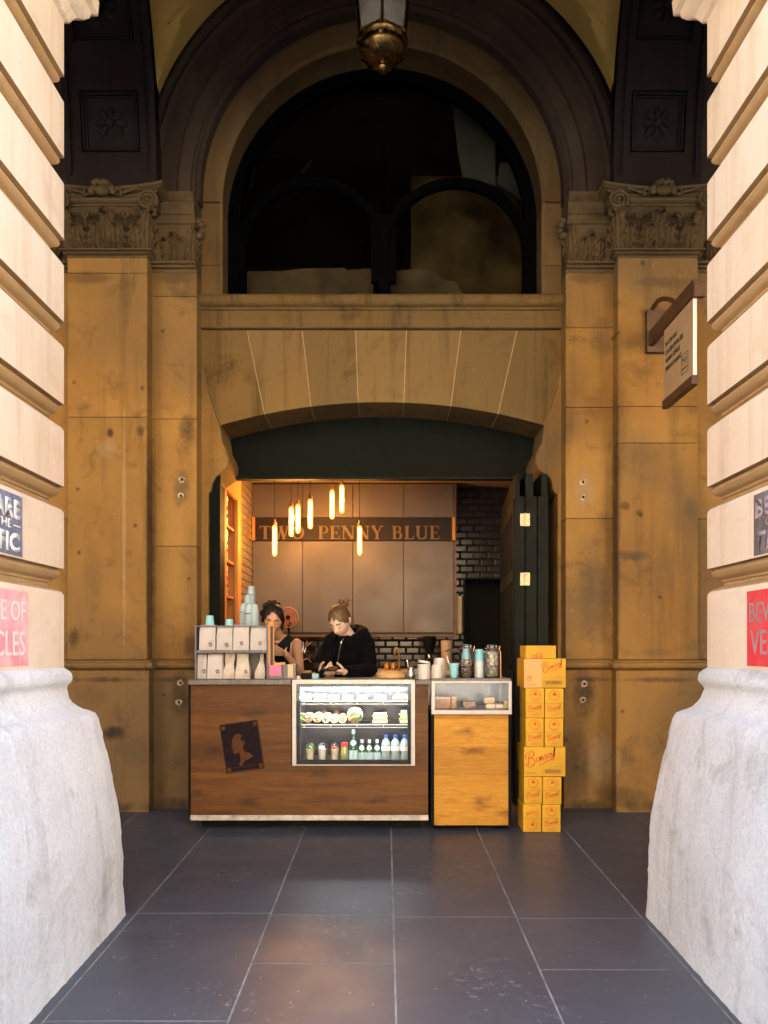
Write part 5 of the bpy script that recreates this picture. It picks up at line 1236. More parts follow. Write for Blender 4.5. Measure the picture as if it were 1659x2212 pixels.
za = slice_('pale yellow slice, lower one of a stacked pair', 1120, 1280, 610, 700, 5.95, 'cream_food')
slice_('golden slice resting on top of a pale yellow slice', 1085, 1275, 500, 600, 5.95, 'bread', z0_=za+.001)
slice_('long low caramel slice right of the stacked pair', 1290, 1425, 610, 700, 5.95, 'cream_food')
slice_('curled golden cake at the right end of the pastry case', 1435, 1530, 560, 700, 5.95, 'bread')

# ================================================================ yellow cartons
M['carton'] = simple('yellow_carton', (.60,.32,.008), .6, var=.10, vs=3.5, bmp=.06, bs=25)
M['cartontan'] = simple('tan_carton_panel', (.60,.35,.11), .65, var=.06, vs=8)
M['cred'] = simple('orange_red_print', (.55,.10,.012), .6, var=.1); M['cdark'] = simple('brown_print', (.16,.07,.035), .6); M['cor'] = simple('orange_print', (.60,.17,.008), .6, var=.08)
LOGO = [[(.02,.26),(0,.36),(.07,.44),(.18,.49),(.27,.46),(.25,.36),(.15,.29),(.10,.28),(.22,.27),(.29,.19),(.25,.08),(.14,.02),(.05,.04),(.02,.12)],
        [(.15,.45),(.10,.30),(.08,.08)],
        [(.40,.31),(.35,.27),(.35,.19),(.40,.17),(.44,.22),(.43,.29),(.40,.31)],
        [(.46,.20),(.48,.32),(.47,.22),(.52,.33),(.55,.30),(.54,.22),(.57,.23)],
        [(.66,.37),(.61,.38),(.60,.34),(.65,.31),(.64,.25),(.58,.25)],
        [(.75,.42),(.70,.38),(.69,.31),(.74,.28),(.78,.33),(.78,.39),(.75,.42)],
        [(.82,.44),(.82,.36),(.87,.35),(.91,.48),(.93,.60),(.90,.40),(.87,.22),(.82,.20),(.82,.27),(.95,.38)],
        [(.42,.05),(.60,.13),(.80,.22)]]
def logo(par, mat, x, z, w_, y, rot=0.0, thick=.016, lines=None):
    mb = MB(); ca, sa = cos(rot), sin(rot); n = 0
    for st in (lines or LOGO):
        pts = smooth_path([((a*ca-b*sa)*w_, 0, (a*sa+b*ca)*w_) for a, b in st], 4)
        n += 1
        L, Rr = [], []
        for i, p in enumerate(pts):
            t = (pts[min(i+1,len(pts)-1)]-pts[max(i-1,0)]); t.normalize(); nn = Vector((-t.z, 0, t.x))*w_*thick*(.7+.5*abs(t.z))
            L.append(p+nn); Rr.append(p-nn)
        yy = y-.0008-.00004*n; b = len(mb.v); V = [(x+p.x, yy, z+p.z) for p in L]+[(x+p.x, yy, z+p.z) for p in Rr]; m_ = len(L)
        mb.add(V, [(i, i+1, m_+i+1, m_+i) for i in range(m_-1)])
    return mb.build('brand_print', mat, par)
def roundel(par, cx, cz, r, y, mat):
    mb = MB(); n = 24
    for r0, r1 in ((r, r*.90), (r*.84, r*.72)):
        V = [(cx+r0*cos(2*pi*i/n), y-.0008, cz+r0*sin(2*pi*i/n)) for i in range(n)]+[(cx+r1*cos(2*pi*i/n), y-.0008, cz+r1*sin(2*pi*i/n)) for i in range(n)]
        mb.add(V, [(i, (i+1) % n, n+(i+1) % n, n+i) for i in range(n)])
    for k in range(9):
        a = k*2*pi/9+.3; mb.add([(cx+r*(.1+.1*(k % 3))*cos(a)+dx*r, y-.0009, cz+r*(.1+.1*(k % 3))*sin(a)+dz*r) for dx, dz in ((0,0),(.18,.1),(.1,.35),(-.1,.22))], [(0,1,2,3)])
    mb.build('roundel_print', mat, par)
def carton(lb, X0, X1, Y0, Y1, kind, yf, dep, skew=0.0):
    x0_, x1_, z1_, z0_ = PX(X0, yf), PX(X1, yf), PZ(Y0, yf), PZ(Y1, yf)
    t = thing('carton', lb, 'carton', ((x0_+x1_)/2, yf+dep/2, z0_), 'yellow cartons stacked beside the kiosk')
    mb = MB(); mb.box(x0_, x1_, yf, yf+dep, z0_+.0008, z1_-.0008); mb.build('box', M['carton'], t, bev=.003)
    w_, h_ = x1_-x0_, z1_-z0_; y = yf
    if kind in ('pair', 'flip'):
        f = kind == 'flip'
        mb = MB(); zz = z0_+h_*(.5 if not f else .49); mb.box(x0_+.004, x1_-.004, y-.0009, y-.0002, zz-.0008, zz+.0008); mb.build('flap_edge', M['cdark'], t)
        roundel(t, x0_+w_*.5, z0_+h_*(.77 if not f else .25), w_*.31, y, M['cor'])
        if not f: logo(t, M['cred'], x0_+w_*.14, z0_+h_*.20, w_*.74, y, 0, .024)
        else: logo(t, M['cred'], x1_-w_*.14, z0_+h_*.82, w_*.72, y, pi)
        mb = MB()
        for a, b, zz in ((.26,.74,.13 if not f else .92),(.32,.68,.085 if not f else .955)): mb.box(x0_+w_*a, x0_+w_*b, y-.001, y-.0003, z0_+h_*zz-.0018, z0_+h_*zz+.0018)
        mb.build('small_print', M['cor'], t)
    elif kind == 'tan':
        mb = MB(); mb.box(x0_+.003, x0_+w_*.415, y-.0007, y-.0002, z0_+.003, z1_-.003); mb.build('tan_panel', M['cartontan'], t)
        logo(t, M['cred'], x0_+w_*.43, z0_+h_*.50, w_*.52, y, .06, .018)
        roundel(t, x0_+w_*.13, z0_+h_*.32, w_*.062, y-.0006, M['cred'])
    elif kind == 'big':
        logo(t, M['cred'], x0_+w_*.04, z0_+h_*.30, w_*.78, y, .05, .017)
    elif kind == 'top':
        logo(t, M['cred'], x0_+w_*.56, z0_+h_*.05, w_*.62, y, pi/2+.3, .03, lines=LOGO[:2]); logo(t, M['cred'], x0_+w_*.3, z0_+h_*.86, w_*.42, y, -.05, .03, lines=[[(0,.0),(.3,.05),(.6,-.04),(.95,.06)]])
    if kind in ('tan', 'big'):
        bx0, bx1, bz0, bz1 = x0_+w_*.46, x0_+w_*.93, z0_+h_*.10, z0_+h_*.26; mb = MB(); th = .0012
        for a, b, c, d_ in ((bx0,bx1,bz0,bz0+th),(bx0,bx1,bz1-th,bz1),(bx0,bx0+th,bz0+th,bz1-th),(bx1-th,bx1,bz0+th,bz1-th)): mb.box(a, b, y-.001, y-.0003, c, d_)
        xx = bx0+.012
        while xx < bx1-.012:
            ww = random.choice((.0007,.0012,.0018)); mb.box(xx, xx+ww, y-.001, y-.0003, bz0+.005, bz1-.005); xx += ww+random.choice((.0009,.0014,.002))
        mb.build('barcode', M['cdark'], t)
        mb = MB()
        for k in range(3): mb.box(x0_+w_*.05, x0_+w_*(.34-.03*k), y-.0012, y-.0009, z0_+h_*(.07+.035*k), z0_+h_*(.07+.035*k)+.0015)
        mb.box(x0_+w_*.72, x0_+w_*.95, y-.0012, y-.0009, z0_+h_*.335, z0_+h_*.345); mb.build('small_print', M['cdark'], t)
    return t
B2 = lambda a, b, c, d_: (796.3+.28*a, 796.3+.28*b, 1360.4+.28*c, 1360.4+.28*d_)
yb = 5.80
carton('yellow carton, left one of the bottom layer, printed upside down', *B2(1192,1331,1346,1562), 'flip', yb, .24)
carton('yellow carton, right one of the bottom layer on the floor', *B2(1339,1481,1349,1562), 'pair', yb-.004, .24)
carton('yellow carton, left one of the layer under the wide lower carton', *B2(1199,1338,1134,1345), 'pair', yb, .24)
carton('yellow carton, right one of the layer under the wide lower carton', *B2(1344,1488,1136,1348), 'pair', yb-.002, .24)
carton('wide yellow carton with large red script, low in the stack', *B2(1200,1518,904,1133), 'big', yb-.006, .30)
carton('yellow carton resting on the wide lower carton, left one', *B2(1212,1351,681,903), 'pair', yb, .26)
carton('yellow carton resting on the wide lower carton, right one', *B2(1359,1502,683,903), 'pair', yb-.003, .26)
carton('yellow carton under the tan panelled carton, left one', *B2(1212,1355,450,680), 'pair', yb-.004, .26)
carton('yellow carton under the tan panelled carton, right one', *B2(1361,1504,452,682), 'pair', yb-.002, .26)
carton('wide yellow carton with a tan panel, second layer from the top', *B2(1198,1522,221,449), 'tan', yb-.008, .30)
carton('small yellow carton alone on top of the stack', *B2(1210,1446,121,220), 'top', yb+.004, .24)

# ================================================================ things on the counter
ZTOP = 1.1075
def q1(zx, zy, d): return P(398.2+.12*zx, 1313.9+.12*zy, d)
M['grey'] = simple('grey_rack_metal', (.135,.125,.125), .5, .2, var=.12, world=True)
rk = thing('bag_rack', 'grey two tier metal rack of coffee bags on the counter', 'rack', (PX(500,5.95), 6.05, ZTOP))
dR = 5.93
rx0, rx1 = PX(420.5,dR), PX(579,dR); zr1 = PZ(1351,dR); zm1, zm0 = PZ(1404.5,dR), PZ(1410.5,dR)
for a_ in (rx0, rx1-.012): mb = MB(); mb.box(a_, a_+.012, dR, 6.14, ZTOP, zr1); mb.build('side', M['grey'], rk, bev=.002)
mb = MB(); mb.box(rx0+.0125, rx1-.0125, 6.125, 6.14, ZTOP, zr1); mb.build('back', M['grey'], rk)
mb = MB(); mb.box(rx0+.0125, rx1-.0125, dR-.004, 6.124, zm0, zm1); sh_ = mb.build('shelf', M['grey'], rk, bev=.002)
mb = MB()
for k in range(5): mb.ball((rx0+.03+k*(rx1-rx0-.06)/4, dR-.005, (zm0+zm1)/2), .004, 8, 6)
mb.build('screw', M['steel'], sh_)
mb = MB(); mb.box(rx0+.0125, rx1-.0125, dR+.03, 6.124, zr1-.012, zr1); mb.build('top', M['grey'], rk, bev=.002)
M['paper'] = simple('white_kraft_paper', (.46,.42,.385), .75, var=.06, vs=9, bmp=.25, bs=18)
M['papercr'] = simple('crumpled_white_paper', (.50,.43,.35), .75, var=.15, vs=14, bmp=.6, bs=12)
def bag(lb, zx0, zx1, zy0, zy1, d, dep, prof=None, logo_at=None, mat='paper', crumple=.002, lean=0):
    x0_, x1_, z1_, z0_ = q1(zx0,0,d)[0], q1(zx1,0,d)[0], PZ(1313.9+.12*zy0, d), PZ(1313.9+.12*zy1, d)
    z0_ = max(z0_, ZTOP+.0005) if zy1 > 1000 else zm1+.0005
    t = thing('coffee_bag', lb, 'paper bag', ((x0_+x1_)/2, d+dep/2, z0_), 'white paper coffee bags on the rack')
    xm, hw_ = (x0_+x1_)/2, (x1_-x0_)/2; H = z1_-z0_
    prof = prof or [(0,1,1,0),(.04,1,1,0),(.5,.99,.95,0),(.8,.97,.75,0),(.93,.97,.45,0),(1,.96,.2,0)]
    mb = MB(); rings = []; nn = 9
    for k in range(15):
        f = k/14
        for a, b in zip(prof, prof[1:]):
            if a[0] <= f <= b[0]+1e-6:
                u = (f-a[0])/(b[0]-a[0]); sxx = a[1]+(b[1]-a[1])*u; syy = a[2]+(b[2]-a[2])*u; ox = a[3]+(b[3]-a[3])*u; break
        X_, Y_ = hw_*sxx, dep*syy; ring = []; yc = d+dep*.5+lean*f
        per = []
        for i in range(nn): per.append((-1+2*i/nn, -1))
        for i in range(4): per.append((1, -1+2*i/4))
        for i in range(nn): per.append((1-2*i/nn, 1))
        for i in range(4): per.append((-1, 1-2*i/4))
        for u, v in per:
            r_ = crumple*noise.noise(Vector((u*2+zx0, v*2, f*5+zy0)))*2
            ring.append((xm+ox*hw_+u*(X_-.002*abs(v)**4), yc+v*Y_/2+r_, z0_+H*f+crumple*.8*noise.noise(Vector((u*3, zx0, f*3)))*(k > 0)))
        rings.append(ring)
    mb.loft(rings); mb.build('bag', M[mat], t, auto=60)
    if logo_at:
        cx_, cz_, w_ = q1(logo_at[0],0,d)[0], PZ(1313.9+.12*logo_at[1], d), logo_at[2]*.12/F*d
        stamp(t, cx_, cz_, d-.0035, w_*.86, w_*1.08, R(18), M['cdark'], M['paper'], det=False)
    return t
bag('smooth coffee bag at the left of the upper tier', 262, 560, 300, 750, 5.95, .08, logo_at=(470,650,68))
bag('smooth coffee bag, second from left on the upper tier', 575, 868, 315, 750, 5.955, .08, logo_at=(762,662,68))
bag('smooth coffee bag, third from left on the upper tier', 871, 1165, 297, 752, 5.95, .08, logo_at=(1030,632,62))
bag('smooth coffee bag at the right of the upper tier', 1182, 1492, 325, 755, 5.95, .08, logo_at=(1362,632,62))
bag('coffee bag at the lower left, partly behind its neighbour', 192, 402, 805, 1268, 5.97, .08, logo_at=(356,1135,66))
bag('upright coffee bag, second from left on the counter tier', 408, 688, 805, 1270, 5.95, .08, logo_at=(600,1137,66))
bag('crumpled coffee bag with no logo in view on the counter tier', 692, 905, 810, 1270, 5.975, .07, mat='papercr', crumple=.006, prof=[(0,1.0,1,0),(.3,1.0,.9,0),(.55,.75,.6,.05),(.8,.88,.35,.1),(1,.9,.2,.15)])
bag('pinched coffee bag with a narrow neck on the counter tier', 910, 1180, 820, 1270, 5.95, .08, mat='papercr', crumple=.004, logo_at=(1108,1140,58), prof=[(0,1,1,0),(.3,1,.95,0),(.55,.85,.7,0),(.78,.78,.35,-.08),(1,.8,.25,-.02)])
bag('small open coffee bag standing side on at the lower right', 1262, 1472, 820, 1270, 5.99, .08, mat='papercr', crumple=.004, prof=[(0,.9,1,-.1),(.25,.95,.9,-.05),(.55,.6,.7,.1),(.72,.36,.5,.18),(1,.34,.4,.2)])
M['bcup'] = simple('pale_blue_paper_cup', (.24,.56,.62), .55, var=.06, vs=10); M['bcupw'] = simple('cup_rim_white', (.62,.66,.64), .5)
M['gcup'] = simple('grey_blue_cup', (.36,.46,.48), .55, var=.06, vs=10)
def cup(c, r0, r1, z0_, z1_, y, lb, grp='blue paper cups', mat='bcup', rim=True, up=False):
    t = thing('paper_cup', lb, 'paper cup', (c, y, z0_), grp)
    mb = MB(); mb.lathe([(r0,z0_+.0006),(r1,z1_-.0015),(r1*.96,z1_),(r1*.9,z1_)] if not up else [(r0,z0_+.0006),(r1,z1_),(r1*.95,z1_),(r0*.93,z0_+.01)], (c,y,0), 24); mb.build('cup', M[mat], t, auto=40)
    if rim: mb = MB(); rr, zz = (r1, z1_) if up else (r0, z0_+.004); mb.lathe([(rr+.0005,zz-.003),(rr+.0025,zz-.0015),(rr+.0025,zz+.0005),(rr+.0005,zz+.002)], (c,y,0), 24); mb.build('rim', M['bcupw'], t, auto=60)
d = 6.03
cup(q1(460,0,d)[0], .033, .027, zr1+.0005, PZ(1313.9+.12*132, d), d, 'upturned blue cup standing alone at the left on the rack top')
cup(q1(810,0,d)[0], .030, .027, zr1+.0005, PZ(1313.9+.12*200, d), d, 'short upturned blue cup near the middle of the rack top')
def cup_stack(c, ztop, zbot, y, lb, r0=.037, r1=.026, one=.085, mat='gcup', grp='towers of stacked blue cups'):
    t = thing('cup_stack', lb, 'cup stack', (c, y, zbot), grp)
    mb = MB(); mb.lathe([(r0,ztop-one),(r1,ztop-.002),(r1*.95,ztop),(r1*.85,ztop)], (c,y,0), 22); mb.build('top_cup', M[mat if mat == 'gcup' else 'bcup'], t, auto=40)
    n = int((ztop-one-zbot)/.0105); prof = []
    for k in range(n): z_ = zbot+k*.0105; prof += [(r0+.0025,z_+.0005),(r0+.0025,z_+.004),(r0-.001,z_+.0045),(r0-.0015,z_+.0102)]
    mb = MB(); mb.lathe(prof, (c,y,0), 22); mb.build('nested_cups', M['gcup'] if mat == 'gcup' else M['bcupw'], t)
# espresso machine block behind the rack carries the cup towers
M['chrome'] = simple('worn_chrome', (.45,.43,.40), .22, 1.0, var=.1)
em = thing('espresso_machine', 'grey espresso machine behind the bag rack carrying towers of cups', 'espresso machine', (-1.2, 6.5, ZTOP))
EZ = 1.50
mb = MB(); mb.box(-1.43, -1.0, 6.30, 6.74, ZTOP+.03, EZ); mb.build('body', M['grey'], em, bev=.012)
mb = MB(); mb.box(-1.43, -1.0, 6.29, 6.75, EZ+.0005, EZ+.012); mb.build('cup_tray', M['chrome'], em)
mb = MB()
for x in (-1.4, -1.03):
    for y in (6.34, 6.7): mb.cyl((x,y,ZTOP), (x,y,ZTOP+.03), .015, 10)
mb.build('feet', M['black'], em)
EZ += .0125
for zx, zy, y, lb in ((458,1100,6.55,'cup tower furthest left, partly behind the others'), (492,1035,6.62,'cup tower second from left, at the back'), (516,968,6.64,'tallest cup tower, topped by a single cup'), (500,1108,6.42,'front cup tower left of the dark haired woman'), (543,1108,6.43,'front cup tower closest to the dark haired woman')):
    cup_stack(PX(398.2+.28*zx, y), PZ(995.4+.28*zy, y), EZ, y, lb, .034, .025, .07)
# upright wooden menu holder
mh = thing('menu_holder', 'upright wooden board with a dark chalk panel beside the rack', 'menu board', (PX(586,5.94), 5.94, ZTOP))
mb = MB(); mb.box(PX(580,5.94), PX(593,5.94), 5.92, 5.945, ZTOP+.0005, PZ(1343,5.94)); mb.build('board', M['owood'], mh, bev=.002)
mb = MB(); mb.box(PX(585,5.94), PX(590.5,5.94), 5.917, 5.9195, ZTOP+.01, PZ(1353,5.94)); mb.build('chalk_panel', M['kdark'], mh)
def q2(zx, zy, d): return P(544.2+.176*zx, 1280.7+.176*zy, d)
nb = thing('napkin_box', 'grey tin of napkins with a pink note stuck on its front', 'box', (q2(290,0,5.9)[0], 5.95, ZTOP))
d = 5.89; x0_, x1_, zz = q2(208,0,d)[0], q2(375,0,d)[0], PZ(1437,d)
mb = MB(); mb.box(x0_, x1_, d, 6.0, ZTOP+.0005, zz); mb.build('tin', M['grey'], nb, bev=.003)
M['pink'] = simple('pink_sticky_note', (.80,.16,.28), .7, var=.04)
mb = MB(); mb.box(q2(218,0,d)[0], q2(352,0,d)[0], d-.002, d-.0004, PZ(1280.7+.176*1015,d), zz-.001); nt_ = mb.build('note', M['pink'], nb)
text_mesh('THANK', .006, M['cdark'], 'handwriting', nt_, (q2(245,0,d)[0], d-.0022, PZ(1280.7+.176*965,d)), (1,0,0), (0,0,1), .0003, .03, 0)
text_mesh('YOU', .006, M['cdark'], 'handwriting', nt_, (q2(258,0,d)[0], d-.0022, PZ(1280.7+.176*1000,d)), (1,0,0), (0,0,1), .0003, .016, 0)
mb = MB()
M['napkin'] = simple('brown_napkin', (.60,.38,.18), .8, var=.1)
for k in range(12):
    x = x0_+.015+k*.0075; h_ = .012+.022*abs(noise.noise(Vector((k*1.3, 2, 0))))*2; r_ = random.uniform(-.3,.3)
    mb.add([(x-.012,5.92+.004*k,zz-.01),(x+.012,5.93,zz-.01),(x+.012+r_*.02,5.95,zz+h_),(x-.01+r_*.02,5.94,zz+h_*.8),(x,5.96,zz+h_*.5)], [(0,1,2,3),(1,4,2),(0,3,4)])
mb.build('napkins', M['napkin'], nb)
sb = thing('sachet_box', 'grey brown box with a cream front card next to the napkin tin', 'box', (q2(460,0,5.92)[0], 5.97, ZTOP))
d = 5.91; zz = PZ(1280.7+.176*880, d)
mb = MB(); mb.box(q2(380,0,d)[0], q2(538,0,d)[0], d, 6.0, ZTOP+.0005, zz); mb.build('box', M['grey'], sb, bev=.002)
mb = MB(); mb.box(q2(440,0,d)[0], q2(505,0,d)[0], d-.002, d-.0004, ZTOP+.012, zz+.002); cd = mb.build('card', M['cream'], sb)
text_mesh('C', .012, M['cdark'], 'emblem', cd, (q2(466,0,d)[0], d-.0022, ZTOP+.016), (1,0,0), (0,0,1), .0003, None, 0)
mb = MB(); mb.box(q2(508,0,d)[0], q2(536,0,d)[0], d+.01, d+.05, zz-.02, zz+.004); mb.build('sachets', M['paper'], sb)
er = thing('card_reader', 'black card reader lying on the counter beside a round puck', 'card reader', (q2(650,0,5.95)[0], 5.95, ZTOP))
d = 5.93; mb = MB(); mb.box(q2(600,0,d)[0], q2(725,0,d)[0], d, d+.10, ZTOP+.0005, PZ(1280.7+.176*985, d)); mb.build('body', M['black'], er, bev=.006, seg=3)
mb = MB(); mb.box(q2(615,0,d)[0], q2(660,0,d)[0], d+.02, d+.08, PZ(1280.7+.176*985,d)+.0003, PZ(1280.7+.176*985,d)+.003); mb.build('screen', M['grey'], er)
mb = MB(); d = 5.90; mb.lathe([(.008,ZTOP),(.012,ZTOP+.006),(.012,ZTOP+.018),(.008,ZTOP+.024)], (q2(566,0,d)[0], d, 0), 14); tag(mb.build('puck', M['bcupw'], auto=40), 'small round pale puck in front of the card reader', 'tamper')
M['tabblue'] = simple('pale_blue_box', (.22,.42,.48), .4)
d = 5.92; mb = MB(); mb.box(q2(735,0,d)[0], q2(820,0,d)[0], d, d+.06, ZTOP+.0005, PZ(1280.7+.176*992, d)); t_ = mb.build('tissue_box', M['tabblue'], bev=.004); tag(t_, 'small pale blue box beside the blonde woman hands', 'box')
d = 6.0; mb = MB(); mb.lathe([(.012,ZTOP),(.014,ZTOP+.03),(.016,ZTOP+.045),(.01,ZTOP+.05)], (q2(757,0,d)[0]-.0, d, 0), 14); tag(mb.build('bell', M['brass'], auto=40), 'small brass cup behind the pale blue box', 'cup')
mb = MB(); mb.box(q2(810,0,5.9)[0], q2(960,0,5.9)[0], 5.87, 6.0, ftop+.0002, ftop+.0016); tag(mb.build('leather_mat', M['bronze']), 'flat brown mat on the fridge top under the hands', 'mat')
# wooden dome board / bread
d = 5.97; c = PX(846,d); W_ = (PX(880,d)-PX(812,d))/2
mb = MB(); mb.lathe([(W_*.93,ftop+.001),(W_,ftop+.010),(W_*.97,ftop+.025),(W_*.8,ftop+.048),(W_*.45,ftop+.060),(.004,ftop+.063)], (c, d+W_, 0), 30)
M['tboard'] = wood('turned_pale_wood', (.62,.38,.16), (.55,.32,.13), (.35,.18,.07), 0, 2, .5)
tag(mb.build('bread_board', M['tboard'], auto=60), 'round domed pale wooden board on top of the fridge', 'board')
def q4(zx, zy, d): return P(862.7+.144*zx, 1340.5+.144*zy, d)
# milk jug with spoon
d = 5.98; c = q4(172,0,d)[0]; H = (865-685)*.144/F*d
jg = thing('milk_jug', 'stainless steel milk jug holding a thin spoon', 'jug', (c, d, ftop))
mb = MB(); mb.lathe([(.026,ftop+.001),(.031,ftop+.008),(.030,ftop+H*.4),(.023,ftop+H*.8),(.026,ftop+H),(.024,ftop+H),(.021,ftop+H*.8)], (c,d,0), 24); mb.build('body', M['chrome'], jg, auto=60)
mb = MB(); mb.tube(smooth_path([(c+.024,d,ftop+H*.85),(c+.045,d,ftop+H*.8),(c+.045,d,ftop+H*.4),(c+.028,d,ftop+H*.3)],5), .003, 6); mb.build('handle', M['chrome'], jg)
mb = MB(); mb.tube([(c-.01,d,ftop+.03),(c-.027,d,ftop+H+.045)], .002, 6); mb.ball((c-.027,d,ftop+H+.045), .006, 8, 6, (1,.4,1.4)); tag(mb.build('spoon', M['chrome']), 'thin spoon standing in the steel jug', 'spoon')
# white takeaway lids
M['lid'] = simple('white_plastic_lid', (.60,.55,.48), .35, var=.03)
def lids(lb, zx0, zx1, zy0, d, zb=1.106, wob=.0):
    x0_, x1_ = q4(zx0,0,d)[0], q4(zx1,0,d)[0]; c = (x0_+x1_)/2; r_ = (x1_-x0_)/2; zt_ = PZ(1340.5+.144*zy0, d)
    t = thing('lid_stack', lb, 'cup lids', (c, d, zb), 'stacks of white cup lids')
    mb = MB(); n = int((zt_-zb-.02)/.0075); prof = []
    for k in range(n): z_ = zb+.0006+k*.0075; prof += [(r_,z_),(r_,z_+.003),(r_*.94,z_+.0035),(r_*.93,z_+.007)]
    mb.lathe(prof, (c,d,0), 26); mb.build('nested_lids', M['lid'], t)
    z_ = zb+.0008+n*.0075
    mb = MB(); a = wob
    rings = []
    for rr, zz in ((r_,0),(r_,.003),(r_*.9,.004),(r_*.86,.016),(r_*.8,.018),(r_*.3,.017)):
        rings.append([(c+rr*cos(2*pi*i/24), d+rr*sin(2*pi*i/24), z_+zz+a*rr*cos(2*pi*i/24)+abs(a)*r_) for i in range(24)])
    mb.loft(rings); mb.build('top_lid', M['lid'], t, auto=40)
lids('wide lid stack left of the others with a tilted top lid', 268, 472, 600, 5.96, 1.1045, -.16)
lids('small lid stack peeping out at the far left', 238, 290, 705, 6.05, 1.1045)
lids('front lid stack, shorter one on the pastry cabinet end', 478, 648, 660, 5.93, 1.1045)
lids('tallest lid stack behind the shorter white one', 512, 694, 545, 6.04, zt1+.0185)
zc_ = zt1+.0185
d = 5.95; cup(q4(820,0,d)[0], .024, .0365, zc_, PZ(1340.5+.144*648,d), d, 'upright blue cup with a straw between the lids and jar', up=True, rim=True)
mb = MB(); mb.tube([(q4(760,0,d)[0], d, PZ(1340.5+.144*700,d)), (q4(712,0,d)[0], d, PZ(1340.5+.144*535,d))], .0025, 6); tag(mb.build('straw', M['chrome']), 'thin metal straw leaning out of the blue cup', 'straw')
M['jarglass'] = thin_glass('storage_jar_glass', (.93,.95,.94), 1, .02, 1.5)
M['choc'] = simple('brown_biscuits', (.26,.15,.09), .6, var=.5, vs=40); M['ball'] = simple('sugared_balls', (.42,.38,.32), .6, var=.3, vs=50, bmp=.4); M['copper'] = simple('copper_clip', (.60,.33,.2), .35, .9)
def jar(lb, zx0, zx1, d, fill):
    x0_, x1_ = q4(zx0,0,d)[0], q4(zx1,0,d)[0]; c = (x0_+x1_)/2; r_ = (x1_-x0_)/2; H = PZ(1340.5+.144*355, d)-zc_
    t = thing('storage_jar', lb, 'glass jar', (c, d, zc_))
    mb = MB(); mb.lathe([(r_*.9,zc_+.0006),(r_,zc_+.01),(r_,zc_+H*.72),(r_*.86,zc_+H*.80),(r_*.80,zc_+H*.83),(r_*.84,zc_+H*.87)], (c,d,0), 28); mb.build('body', M['jarglass'], t, auto=60)
    mb = MB(); mb.lathe([(r_*.84,zc_+H*.875),(r_*.86,zc_+H*.89),(r_*.82,zc_+H*.97),(r_*.5,zc_+H)], (c,d,0), 28); mb.build('lid', M['jarglass'], t, auto=60)
    mb = MB(); mb.lathe([(r_*.87,zc_+H*.865),(r_*.89,zc_+H*.873),(r_*.87,zc_+H*.882)], (c,d,0), 24, caps=False); mb.cyl((c+r_*.85,d,zc_+H*.78), (c+r_*.98,d,zc_+H*.95), .003, 6); mb.build('clip', M['copper'], t)
    mb = MB()
    if fill == 'ball':
        k = 0
        for lay in range(7):
            for j in range(5):
                a = j*2*pi/5+lay*.63; mb.ball((c+r_*.58*cos(a), d+r_*.58*sin(a), zc_+.022+lay*.0265), r_*.36, 10, 7)
    else:
        for k in range(70):
            a = random.uniform(0, 6.28); rr = r_*.9*sqrt(random.random())*.85; mb.ball((c+rr*cos(a), d+rr*sin(a), zc_+.012+H*.5*random.random()), .011, 7, 5, (1.3,1,.6))
    mb.build('contents', M['ball' if fill == 'ball' else 'choc'], t, smooth=True)
jar('clip top glass jar half full of brown biscuits', 892, 1130, 5.96, 'choc'); jar('clip top glass jar full of pale sugared balls', 1268, 1512, 5.96, 'ball')
cup_stack(q4(1196,0,6.0)[0], PZ(1340.5+.144*430,6.0), zc_, 6.0, 'blue cup tower standing between the two glass jars', .036, .029, .085, 'bcup')
cup_stack(q4(995,0,6.16)[0], PZ(1340.5+.144*415,6.16), zc_, 6.16, 'blue cup tower seen through the jar of biscuits', .036, .027, .085, 'bcup')
cup_stack(q4(1300,0,6.16)[0], PZ(1340.5+.144*455,6.16), zc_, 6.16, 'blue cup tower half hidden behind the jar of balls', .036, .027, .085, 'bcup')
d = 5.90; mb = MB(); x = q4(1522,0,d)[0]; mb.tube([(x,d,zc_),(x-.002,d,PZ(1340.5+.144*470,d)),(x-.01,d+.01,PZ(1340.5+.144*440,d))], .0028, 6); mb.cyl((x,d,zc_),(x,d,zc_+.004),.012,12); tag(mb.build('docket_spike', M['copper']), 'thin copper spike standing at the right end of the cabinet', 'docket spike')
# ---------------------------------------------------------------- on the back bench
BZ = 1.0905
d = 8.75; gx = PX(928,d)
gr = thing('coffee_grinder', 'black coffee grinder with a round dark hopper on the bench', 'coffee grinder', (gx, d, BZ))
mb = MB(); mb.lathe([(.025,PZ(1411,d)),(.06,PZ(1400,d)),(.075,PZ(1385,d)),(.072,PZ(1376,d)),(.05,PZ(1374,d))], (gx,d,0), 24); mb.build('hopper', M['black'], gr, auto=50)
mb = MB(); mb.lathe([(.03,PZ(1428,d)),(.022,PZ(1412,d))], (gx,d,0), 16); mb.build('neck', M['chrome'], gr, smooth=True)
mb = MB(); mb.box(gx-.06, gx+.06, d-.08, d+.08, BZ, PZ(1428.5,d)); mb.build('body', M['black'], gr, bev=.008)
d = 8.6; c = PX(965,d); r_ = (PX(978,d)-PX(952,d))/2; pcp = thing('takeaway_cup', 'tall tan paper tumbler printed with a dark bird on the bench', 'paper tumbler', (c,d,BZ))
mb = MB(); mb.lathe([(r_*.8,BZ),(r_,PZ(1386,d)),(r_*.95,PZ(1384,d)),(r_*.7,PZ(1383,d))], (c,d,0), 24); mb.build('cup', simple('tan_tumbler', (.36,.26,.17), .5), pcp, auto=50)
mb = MB(); yy = d-r_-.004
